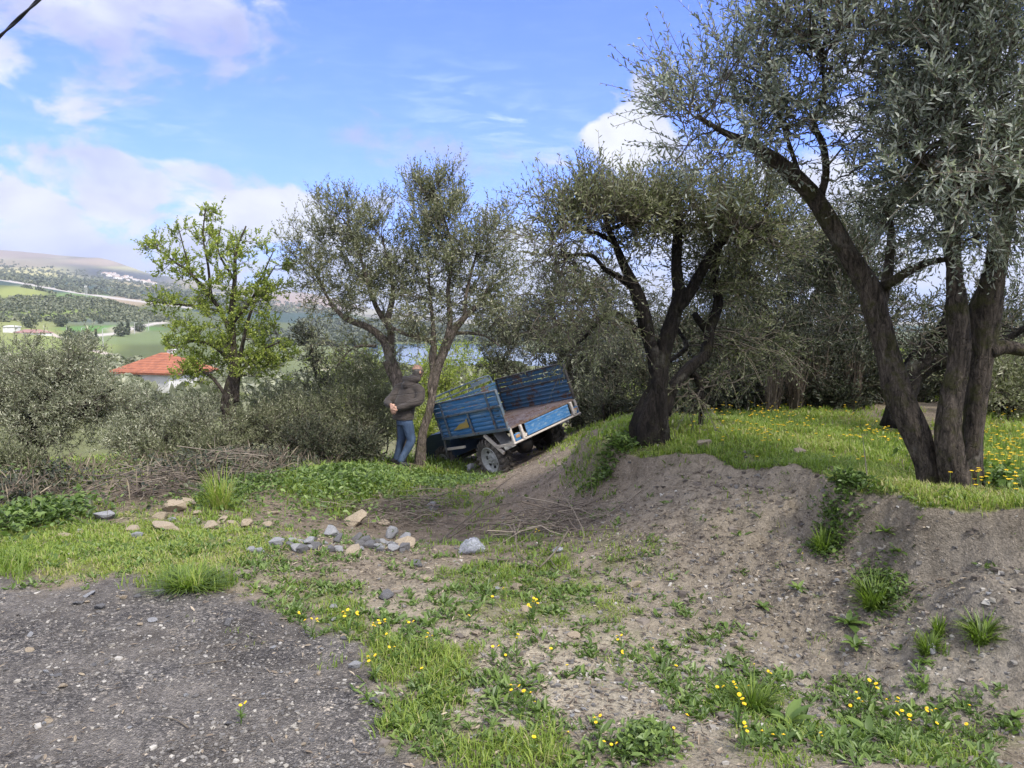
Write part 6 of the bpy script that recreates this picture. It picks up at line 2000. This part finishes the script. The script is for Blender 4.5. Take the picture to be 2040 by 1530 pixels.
# tussocks on the bank
def tussock(px, py, wpx, hpx, n, seed, label, m=None, name='grass_tussock', tone=.0, lean=1.0):
    g = G(px, py)
    rng = np.random.default_rng(seed)
    R = wpx / F * g[1] / 2
    hh = hpx / F * g[1]
    az = rng.random(n) * 6.283
    dv = np.stack([np.cos(az), np.sin(az), np.zeros(n)], 1)
    sv = np.stack([-np.sin(az), np.cos(az), np.zeros(n)], 1)
    r0 = R * .28 * rng.random(n) ** .5
    b = dv * r0[:, None] + sv * (rng.normal(size=n) * R * .12)[:, None]
    b[:, 2] = H(b[:, 0] + g[0], b[:, 1] + g[1]) - g[2] - .006
    out = R * (.25 + .85 * rng.random(n)) * lean
    top = hh * (.35 + .75 * rng.random(n))
    k = 5
    t = np.linspace(0, 1, k)
    drop = .25 + .85 * rng.random(n)
    P_ = b[:, None] + dv[:, None] * (out[:, None] * t ** 1.2)[..., None]
    P_[..., 2] += top[:, None] * (t * (2 - drop[:, None] * 1.25 * t))
    wv = (.0016 + .0014 * rng.random(n))[:, None] * np.array([1, 1, .85, .6, .12]) * (1 + .12 * g[1])
    A_, B_ = P_ - sv[:, None] * wv[..., None], P_ + sv[:, None] * wv[..., None]
    V = np.stack([A_, B_], 2).reshape(-1, 3)
    o_ = (np.arange(n)[:, None] * k + np.arange(k - 1)[None]).reshape(-1, 1) * 2
    Q = o_ + np.array([[0, 1, 3, 2]])
    o = mk(name, V, [Q], m or M_grass, None, False, attrs={'rnd': np.repeat(np.clip(rng.random(n) * .6 + tone, 0, 1), 2 * k)})
    o.location = g
    tag(o, label, 'grass tussock', 'grass tussocks')


for i, q in enumerate([(1955, 1280, 95, 30, 260, 'drooping dark grass tussock at the right of the bank'), (1850, 1300, 70, 26, 160, 'small dark grass tussock left of the drooping one on the bank'), (1740, 1210, 100, 36, 320, 'mossy grass tussock hanging down the middle of the bank'), (440, 1015, 110, 62, 160, 'tall yellow green grass tussock left of the herb mound'),
                       (380, 1172, 170, 26, 420, 'lush dark grass tussock on the gravel edge'), (1870, 1270, 40, 34, 160, 'sparse grass tuft under the bank lip'), (1500, 1415, 120, 45, 300, 'dense grass tussock amid foreground flowers'), (1640, 1100, 60, 40, 160, 'dark weedy tuft under the corner of the terrace')]):
    tussock(*q[:5], 400 + i, q[5], tone=-.05 if i not in (3,) else .35)
for i, (a, b) in enumerate([(1470, 812), (1540, 822), (1585, 815), (1630, 812), (1420, 815), (1700, 812)]):
    tussock(a, b, 70, 75, 260, 450 + i, 'tall dry grass clump against the dark meadow hedge', m=M_straw, name='dry_grass_clump', tone=.0, lean=.6)


# cut branches and brush
def sticks(mb, n, c, spread, ln, rng, rad, zmax, arch=.2):
    for i in range(n):
        x, y = c[0] + rng.normal() * spread[0], c[1] + rng.normal() * spread[1]
        z0 = H(np.array([x]), np.array([y]))[0]
        a = rng.random() * 6.28
        L = ln * (.4 + .9 * rng.random())
        d = np.array([math.cos(a), math.sin(a) * .7, rng.normal() * .16])
        zz = z0 + zmax * rng.random() * math.exp(-((x - c[0]) / (spread[0] * 1.6)) ** 2)
        p = np.array([[x, y, zz]]) + np.linspace(-.5, .5, 5)[:, None] * d * L
        p[:, 2] += arch * L * (.25 - np.linspace(-.5, .5, 5) ** 2) + rng.normal(size=5) * .02 * L
        p[:, :2] += rng.normal(size=(5, 2)) * .035 * L
        gz = H(p[:, 0], p[:, 1])
        p[:, 2] = np.maximum(p[:, 2], gz + .01)
        mb.tube(p, np.linspace(rad, rad * .35, 5), 4, False)
        if rng.random() < .6:
            q = np.stack([p[2], p[2] + d * L * .2 + rng.normal(size=3) * .06 * L, p[2] + d * L * .38 + rng.normal(size=3) * .12 * L + np.array([0, 0, .03])])
            mb.tube(q, np.linspace(rad * .6, rad * .25, 3), 4, False)


M_dry = mat('dry_twig', lambda nt, b: nt.put(b, 'Base Color', nt.ramp(nt.add('ShaderNodeAttribute', attribute_name='rnd').outputs['Fac'],
                                                                    [(0, (.07, .055, .045)), (.4, (.125, .10, .08)), (1, (.27, .23, .18))])), rough=.85)


def brush(px, py, n, spx, spy, ln, rad, zmax, seed, label, name='brush_pile', m=None, off=0):
    c = G(px, py)
    rng = np.random.default_rng(seed)
    mb = MB()
    sticks(mb, n, c, (spx / F * c[1], spy), ln, rng, rad, zmax)
    V = np.concatenate(mb.v)
    o = mb.build(name, m or M_dry, None, False, attrs={'rnd': np.repeat(rng.random(len(mb.v)), [len(v) for v in mb.v])})
    tag(o, label, 'brush', 'heaps of cut twigs')


brush(300, 992, 80, 42, .3, .9, .006, .30, 501, 'big heap of dry cut twigs behind the tan rocks')
brush(560, 905, 150, 90, .6, 1.2, .007, .6, 503, 'dry cut branches heaped below the straggly olive bush')
brush(1085, 1060, 70, 55, .35, .8, .005, .20, 504, 'tangle of dark twigs below the truck track')
brush(820, 1030, 110, 50, .35, .6, .0045, .10, 505, 'thin twigs behind the rock pile')
brush(720, 1025, 110, 60, .3, .5, .004, .07, 506, 'straw and twigs on top of the rock pile')
brush(450, 955, 90, 60, .4, .9, .006, .35, 508, 'twigs heaped round the spring tree trunk', off=1)


def stick(pts, rad, label, name='cut_branch', side=(), m=None):
    rows = []
    for (a, b, lift) in pts:
        g = G(a, b); g[2] += lift
        rows.append(g)
    mb = MB()
    p = resample(np.array(rows), .08)
    mb.tube(p, np.linspace(rad, rad * .35, len(p)), 8)
    for sd in side:
        r2 = []
        for (a, b, lift) in sd:
            g = G(a, b); g[2] += lift
            r2.append(g)
        q = resample(np.array(r2), .08)
        mb.tube(q, np.linspace(rad * .6, rad * .2, len(q)), 6)
    o = mb.build(name, m or M_twig, None, True, attrs={'rnd': np.full(mb.n, .75)})
    tag(o, label, 'branch', 'cut branches on the ground')


stick([(835, 1122, .02), (880, 1085, .05), (925, 1055, .08), (975, 1028, .09), (1040, 1016, .08)], .013, 'long pale forked cut branch leaning up the slope', side=[[(925, 1055, .08), (955, 1030, .12), (990, 1000, .16), (1030, 975, .18)], [(895, 1082, .05), (950, 1050, .06), (1010, 1045, .05), (1070, 1040, .05)]])
stick([(1075, 1137, .02), (1105, 1115, .05), (1125, 1090, .08), (1128, 1075, .09), (1060, 1075, .06), (990, 1075, .03)], .007, 'hooked dark branch below the plastic bag slope', side=[[(1075, 1137, .02), (1040, 1120, .03), (1020, 1095, .05)], [(1095, 1125, .03), (1115, 1145, .02), (1135, 1150, .01)]])
stick([(972, 1120, .02), (1000, 1121, .02), (1040, 1122, .02)], .007, 'short straight brown stick on bare soil')
stick([(375, 1455, .01), (350, 1440, .01), (310, 1432, .01)], .004, 'thin bent twig on the gravel')
stick([(450, 1320, .01), (400, 1328, .012), (360, 1335, .01)], .004, 'pale twig lying in the middle of the gravel')
stick([(1800, 1300, .02), (1815, 1285, .03), (1828, 1268, .03)], .004, 'short pale twig stuck in the bank')
stick([(1730, 985, .02), (1722, 950, .12), (1715, 935, .25)], .004, 'thin bare stick standing in the terrace grass')


# the plastic bag
def crumple(px, py, wpx, hpx, seed, label):
    rng = np.random.default_rng(seed)
    g = G(px, py)
    w_ = wpx / F * g[1]
    n = 26
    u_, v_ = np.meshgrid(np.linspace(0, 1, n), np.linspace(0, 2 * np.pi, n, endpoint=False), indexing='ij')
    e = np.sin(np.pi * np.clip(u_, .03, .97)) ** .45
    r_ = 1 + .45 * (fbm(u_ * 7 + 3, v_ * 2.2, 3, seed) - .5)
    x = (u_ - .5) * w_ + .06 * w_ * np.sin(v_ * 3)
    y = np.cos(v_) * e * r_ * w_ * .38
    z = (np.sin(v_) * .5 + .5) * e * r_ * hpx / F * g[1] * 1.15 + .10 * w_ * (u_ - .3)
    V = np.stack([x, y, z], -1).reshape(-1, 3)
    i, j = np.meshgrid(np.arange(n - 1), np.arange(n), indexing='ij')
    Q = np.stack([i * n + j, (i + 1) * n + j, (i + 1) * n + (j + 1) % n, i * n + (j + 1) % n], -1).reshape(-1, 4)

    def f(nt, b):
        pos = nt.add('ShaderNodeTexCoord').outputs['Object']
        nn = nt.noise(pos, 26, 4, .6, 1.5)
        nt.put(b, 'Normal', nt.add('ShaderNodeBump', {'Height': nn.outputs[0], 'Distance': .03, 'Strength': 1.0}).outputs[0])
        nt.put(b, 'Alpha', nt.ramp(nn.outputs[0], [(.3, (.35, .35, .35)), (.6, (.75, .75, .75))]))
        b.inputs['Roughness'].default_value = .15
    o = mk('plastic_bag', V, [Q], mat('clear_plastic', f, (.42, .44, .50), .15), None, True)
    o.location = g
    tag(o, label, 'bag')


crumple(940, 1103, 50, 26, 61, 'crumpled clear plastic bag on the soil right of the cut branch')
crumple(1112, 1102, 22, 9, 62, 'small scrap of clear plastic caught in the hooked branch')


# ------------------------------------------------------------------ the valley
M_wall = mat('white_render', lambda nt, b: nt.put(b, 'Base Color', nt.ramp(nt.noise(nt.add('ShaderNodeTexCoord').outputs['Object'], .8, 5, .6).outputs[0], [(.3, (.55, .54, .52)), (.7, (.78, .77, .75))])), rough=.9)


def b_tile(nt, b):
    pos = nt.add('ShaderNodeTexCoord').outputs['Object']
    sp = nt.add('ShaderNodeSeparateXYZ', {0: pos})
    wv = nt.m('SINE', nt.m('MULTIPLY', sp.outputs[2], 26.0))
    n = nt.noise(pos, 1.3, 6, .65)
    c = nt.ramp(nt.m('ADD', nt.m('MULTIPLY', n.outputs[0], .8), nt.m('MULTIPLY', wv, .06)), [(.25, (.20, .07, .04)), (.5, (.35, .125, .065)), (.7, (.44, .20, .12))])
    nt.put(b, 'Base Color', c)
    nt.put(b, 'Normal', nt.add('ShaderNodeBump', {'Height': wv, 'Distance': .05, 'Strength': .5}).outputs[0])
    b.inputs['Roughness'].default_value = .85


M_tile = mat('red_roof_tile', b_tile)
M_pane = mat('window_glass', None, (.03, .035, .04), .1)
M_dkfol = leaf_mat('far_leaf', [(0, (.05, .065, .035)), (.5, (.11, .13, .07)), (1, (.21, .22, .13))], .1)
M_pole = mat('pole_paint', None, (.45, .45, .44), .6)


def hip_house(name, label, group, px, py_eave, d, wd, dp, hw, hr, rot, windows=True, wallm=None, roofm=None, chim=True):
    c = P(px, py_eave, d)
    zb = min(H(np.array([c[0]]), np.array([c[1]]))[0], c[2] - hw) - .5
    root = empty(name, (c[0], c[1], zb), rot)
    tag(root, label, 'house', group)
    hw = c[2] - zb
    mb = MB(); mb.box((0, 0, hw / 2), (wd, dp, hw)); wl = mb.build('wall', wallm or M_wall, root)
    mb = MB()
    a, b = wd / 2 + .5, dp / 2 + .5
    r = max(.3, a - b)
    V = [(-a, -b, hw), (a, -b, hw), (a, b, hw), (-a, b, hw), (-r, 0, hw + hr), (r, 0, hw + hr), (-a, -b, hw - .22), (a, -b, hw - .22), (a, b, hw - .22), (-a, b, hw - .22)]
    mb.add(V, [(0, 1, 5, 4), (2, 3, 4, 5), (0, 6, 7, 1), (1, 7, 8, 2), (2, 8, 9, 3), (3, 9, 6, 0), (6, 9, 8, 7)], [(1, 2, 5), (3, 0, 4)])
    rf = mb.build('roof', roofm or M_tile, root)
    if chim:
        mb = MB(); mb.box((r * .6, dp * .12, hw + hr * .8), (.6, .6, 1.3)); mb.box((r * .6, dp * .12, hw + hr * .8 + .7), (.8, .8, .12)); mb.build('chimney', M_wall, rf)
    if windows:
        for x in (-wd * .3, wd * .05, wd * .33):
            mb = MB()
            for sx in (-1, 1): mb.box((x + sx * .6, -dp / 2 - .03, hw - 1.6), (.1, .1, 1.3))
            for sz in (-1, 1): mb.box((x, -dp / 2 - .03, hw - 1.6 + sz * .6), (1.1, .1, .1))
            fr = mb.build('window', M_pole, root)
            mb = MB(); mb.box((x, -dp / 2 - .01, hw - 1.6), (1.1, .05, 1.1)); mb.build('pane', M_pane, fr)
    return root


hip_house('house', 'white house with an orange red tiled hip roof just below the slope', None, 328, 737, 88, 7.6, 6.8, 4.2, 2.0, -.35, windows=False)
# small valley buildings
hip_house('farm_shed', 'long low pinkish shed with a dull red roof left in the valley', 'valley buildings', 66, 662, 430, 21, 8, 2.6, 1.6, -.45, windows=False, roofm=mat('dull_roof', None, (.30, .17, .15), .9), chim=False)
hip_house('farm_shed', 'tiny white shed at the left end of the long pinkish shed', 'valley buildings', 23, 650, 440, 7, 5, 3, .5, 0, windows=False, roofm=M_wall, chim=False)
hip_house('stone_barn', 'flat grey barn among the olives on the ridge', 'valley buildings', 141, 614, 760, 16, 8, 4.5, .3, .1, windows=False, wallm=mat('grey_block', None, (.36, .36, .37), .9), roofm=mat('grey_slab', None, (.45, .45, .46), .9), chim=False)
hip_house('farm_shed', 'pale grey hut right of the spring tree, by the road end', 'valley buildings', 310, 638, 800, 12, 8, 5, .5, .2, windows=False, roofm=M_wall, chim=False)
rngv = np.random.default_rng(8)
M_vill = mat('village_wall', None, (.78, .74, .68), .9)
M_vroof = mat('village_roof', None, (.50, .36, .28), .9)
vbox = MB(); vbox.box((0, 0, .5), (1, 1, 1.0)); vproto = None
for i in range(46):
    t = rngv.random()
    px = 205 + 105 * t + rngv.normal() * 4
    d = 3000 + 500 * rngv.random()
    py = 552 + (px - 205) * .15 + rngv.normal() * 2.0
    w_ = 9 + 9 * rngv.random()
    g = P(px, py, d)
    z = H(g[:1], g[1:2])[0]
    root = empty('village_house', (g[0], g[1], z - 1))
    tag(root, 'tiny pale house in the distant village under the hill', 'house', 'distant village houses')
    hh = 6 + 5 * rngv.random()
    if vproto is None:
        mb = MB(); mb.box((0, 0, .5), (1, 1, 1)); vw = mb.build('wall', M_vill, root)
        mb = MB(); mb.add([(-.55, -.55, 1), (.55, -.55, 1), (.55, .55, 1), (-.55, .55, 1), (-.2, 0, 1.25), (.2, 0, 1.25)], [(0, 1, 5, 4), (2, 3, 4, 5), (0, 3, 2, 1)], [(1, 2, 5), (3, 0, 4)]); mb.build('roof', M_vroof, root)
        vproto = root
    else:
        for ch in list(vproto.children):
            c = ch.copy(); C.objects.link(c); c.parent = root
    root.scale = (w_, w_ * .8, hh)
    root.rotation_euler = (0, 0, rngv.random() * 1.5)


# lattice tower and street poles by the valley road
def pole(px, py0, py1, d, label, lamp=True):
    a = P(px, py0, d); b = P(px, py1, d)
    z0 = H(a[:1], a[1:2])[0]
    root = empty('street_pole', (a[0], a[1], z0))
    tag(root, label, 'pole', 'street poles in the valley')
    h = b[2] - z0
    mb = MB(); mb.tube([(0, 0, -.5), (0, 0, h)], [.22, .13], 6); mb.build('post', M_pole, root)
    if lamp:
        mb = MB(); mb.tube([(0, 0, h - .1), (.9, 0, h + .25)], .08, 5); mb.box((1.3, 0, h + .25), (.9, .3, .14)); mb.build('lamp', M_pole, root)


for i, (a, b, c_, d, lb) in enumerate([(163, 668, 653, 330, 'street lamp post nearest the long pinkish shed'), (205, 680, 655, 300, 'street lamp post beside the near field'), (268, 655, 643, 520, 'thin post right of the round trees on the valley road'), (296, 648, 638, 620, 'thin post at the far end of the valley road'),
                                        (138, 578, 567, 1300, 'thin post on the ridge left of the lattice mast'), (133, 664, 650, 400, 'thin post in the green field behind the shed'), (56, 640, 633, 520, 'thin post near the dark trees behind the shed'), (66, 577, 566, 1250, 'thin post on the ridge above the yellow field')]):
    pole(a, b, c_, d, lb, i < 4)
a = P(172, 588, 1250); b = P(172, 569, 1250)
zt = H(a[:1], a[1:2])[0]
root = empty('lattice_mast', (a[0], a[1], zt)); tag(root, 'pale lattice mast with antennas on the ridge', 'mast')
hm = b[2] - zt
mb = MB()
for s1 in (-1, 1):
    for s2 in (-1, 1):
        mb.tube([(s1 * 1.6, s2 * 1.6, -1), (s1 * 1.0, s2 * 1.0, hm)], .22, 4)
for i in range(6):
    z0, z1 = hm * i / 6, hm * (i + 1) / 6
    for s in (-1, 1):
        mb.tube([(-1.4, s * 1.4, z0), (1.3, s * 1.3, z1)], .14, 4); mb.tube([(s * 1.4, 1.4, z0), (s * 1.3, -1.3, z1)], .14, 4)
mb.build('frame', M_pole, root)
for s in (-1, 0, 1):
    mb = MB(); mb.box((s * 1.6, -1.3, hm - 1.6), (.7, .4, 3)); mb.build('antenna', M_wall, root)


# trees of the valley: clumps of leaf faces
def clump_cloud(n_leaf, seed):
    rng = np.random.default_rng(seed)
    q = unit(rng.normal(size=(n_leaf, 3)))
    q[:, 2] = np.abs(q[:, 2]) * .9
    r = .55 + .45 * rng.random((n_leaf, 1))
    D = unit(rng.normal(size=(n_leaf, 3))); N = unit(np.cross(D, rng.normal(size=(n_leaf, 3))))
    return q * r, D, N


def tree_mass(name, pts, size, nleaf, seed, m, tone=0.0):
    """a grove as one object: pts (n,3), size (n)"""
    rng = np.random.default_rng(seed)
    n = len(pts)
    B, D, N = [], [], []
    q, d, nn = clump_cloud(nleaf * 40, seed)
    idx = rng.integers(0, len(q), (n, nleaf))
    B = (pts[:, None] + q[idx] * size[:, None, None] * np.array([1, 1, 1.0]) + np.array([0, 0, 1]) * (size * .15)[:, None, None]).reshape(-1, 3)
    L = np.repeat(size, nleaf) * (.5 + .4 * rng.random(n * nleaf)) * (1.0 if nleaf > 20 else 1.4)
    Dv, Nv = d[idx].reshape(-1, 3), nn[idx].reshape(-1, 3)
    V, Q = leaves_mesh(B - Dv * L[:, None] * .5, Dv, Nv, L, L * .7)
    o = mk(name, V, [Q], m, None, False, attrs={'rnd': np.repeat(np.clip(rng.random(n * nleaf) * .7 + np.repeat(rng.random(n) * .3, nleaf) + tone, 0, 1), 6)})
    tag(o, kind='stuff')
    return o


def scatter_band(n, seed, d0, d1, test):
    rng = np.random.default_rng(seed)
    d = d0 * (d1 / d0) ** rng.random(n)
    px = rng.uniform(-150, 1250, n)
    x = (px - 1020) / F * d
    y = d
    z = H(x, y)
    u, v = UV(x, y, z)
    k = test(u, v, d, rng)
    return np.stack([x, y, z], 1)[k], rng


pts, rng = scatter_band(26000, 151, 520, 1020, lambda u, v, d, r: (v < 642) & (v > 570) & (u < 460) & ~((v < 592) & (u < 100)) & ~((np.abs(v - 588) < 7) & (np.abs(u - 150) < 45) & (r.random(len(u)) < .85)) & (r.random(len(u)) < np.where((v > 620) & (u < 200), .15, .42)))
tree_mass('olive_grove', pts, 2.0 + 1.4 * rng.random(len(pts)), 14, 152, M_dkfol, .15)
pts, rng = scatter_band(9000, 153, 1500, 3600, lambda u, v, d, r: (u < 700) & (v < 625) & (r.random(len(u)) < np.where(d > 2100, .25, .6)))
tree_mass('olive_grove', pts, 4.0 + 4 * rng.random(len(pts)), 10, 154, M_dkfol, .05)
pts, rng = scatter_band(5000, 155, 420, 1300, lambda u, v, d, r: (u > 520) & (u < 760) & (v > 620) & (v < 690))
tree_mass('far_wood', pts, 5.0 + 3 * rng.random(len(pts)), 14, 156, M_dkfol, -.2)
pts, rng = scatter_band(5000, 157, 1050, 2200, lambda u, v, d, r: (u > 600) & (v > 640))
tree_mass('far_wood', pts, 5.0 + 4 * rng.random(len(pts)), 12, 158, M_dkfol, -.05)
pts, rng = scatter_band(3000, 159, 60, 520, lambda u, v, d, r: (u > 560) & (v > 690) & (fbm(u / 40, v / 14, 2, 8) > .5))
tree_mass('far_scrub', pts, .9 + 1.2 * rng.random(len(pts)), 40, 160, M_olive_pale, -.1)
pts, rng = scatter_band(1600, 161, 45, 300, lambda u, v, d, r: (u < 560) & ((v > 715) | (r.random(len(u)) < .03)) & (np.hypot(u - 340, v - 760) > 70))
tree_mass('far_scrub', pts, .7 + 1.0 * rng.random(len(pts)), 60, 162, M_olive_pale, -.05)


def round_tree(px, py, d, r, label, name='round_tree', group='trees along the valley road', cone=False, m=None):
    r = r * .72
    g = P(px, py, d)
    g[2] = H(g[:1], g[1:2])[0]
    root = empty(name, g)
    tag(root, label, 'tree', group)
    mb = MB(); mb.tube([(0, 0, -.5), (0, 0, r * (1.6 if cone else .9))], [r * .12, r * .06], 6); mb.build('trunk', M_bark_dark, root)
    rng = np.random.default_rng(int(px * 7 + d))
    n = 420
    q = unit(rng.normal(size=(n, 3))) * (.5 + .5 * rng.random((n, 1)) ** .5)
    q = q * (1 + .3 * np.sin(q * 5 + px)[:, [1, 2, 0]])
    if cone:
        h_ = rng.random(n); q[:, 2] = 0; q = unit(q) * (.42 * (1 - h_) + .05)[:, None] * rng.random((n, 1)) ** .4; q[:, 2] = h_ * 2.6 - .7
    D = unit(rng.normal(size=(n, 3))); N = unit(np.cross(D, rng.normal(size=(n, 3))))
    V, Q = leaves_mesh(q * r + np.array([0, 0, r * .95]), D, N, r * (.25 + .2 * rng.random(n)), np.full(n, r * .17))
    mk('crown', V, [Q], m or M_dkfol, root, False, attrs={'rnd': np.repeat(rng.random(n) * .6, 6)})


for q in [(60, 642, 520, 6, 'wide dark tree behind the long pinkish shed'), (122, 634, 560, 6, 'dark round tree in the far green field'), (240, 655, 480, 5.5, 'dark round tree on the left of the pair beside the valley road'), (255, 652, 500, 4.5, 'pointed dark cypress beside the round tree on the valley road'), (191, 666, 400, 2.6, 'small lone conifer in the near green field'),
          (140, 675, 330, 4.5, 'dark bushy tree above the bright green strip'), (172, 672, 300, 4.5, 'pale leafless looking tree beside the lamp post'), (155, 677, 310, 4, 'second dark tree above the bright green strip'), (277, 646, 560, 5, 'dark tree touching the spring tree outline'), (200, 640, 640, 3, 'lone round tree in the brown field'), (178, 690, 260, 4, 'bare scrubby tree nearest above the grey bushes'), (50, 564, 1150, 11, 'dark tree crown on the ridge beyond the yellow field'), (78, 572, 1100, 11, 'group of trees crowning the ridge near the road'), (10, 562, 1100, 8, 'dark tree at the far left of the ridge')]:
    round_tree(*q, cone=('cypress' in q[4] or 'conifer' in q[4]), name='cypress_tree' if 'cypress' in q[4] else 'conifer_tree' if 'conifer' in q[4] else 'round_tree', m=M_olive_pale if ('pale' in q[4] or 'bare' in q[4]) else None)

# overhead cable crossing the top left corner
a, b = P(-260, 285, 6.2), P(330, -265, 5.6)
t = np.linspace(0, 1, 40)[:, None]
pts = a * (1 - t) + b * t
pts[:, 2] -= .10 * 4 * (t * (1 - t))[:, 0]
mb = MB()
for k_ in range(2):
    ph = np.linspace(0, 40, 40) + k_ * np.pi
    off = np.stack([np.zeros(40), np.cos(ph), np.sin(ph)], 1) * .008
    mb.tube(pts + off, .0085, 8)
tag(mb.build('overhead_cable', mat('black_cable', None, (.012, .013, .018), .5), None, True), 'twisted black overhead cable crossing the top left corner', 'cable')

# air between here and the hills
hz = MB(); hz.box((0, 3500, 200), (13000, 12000, 700))
M_haze = bpy.data.materials.new('haze')
M_haze.use_nodes = True
nt = NT(M_haze.node_tree)
nt.n.remove(nt.n['Principled BSDF'])
pv = nt.add('ShaderNodeVolumePrincipled', {'Color': rgb(.80, .87, 1.0), 'Density': 0.00012, 'Anisotropy': .2})
nt.l.new(pv.outputs[0], nt.n['Material Output'].inputs['Volume'])
HZ = hz.build('haze', M_haze)
tag(HZ, kind='stuff')
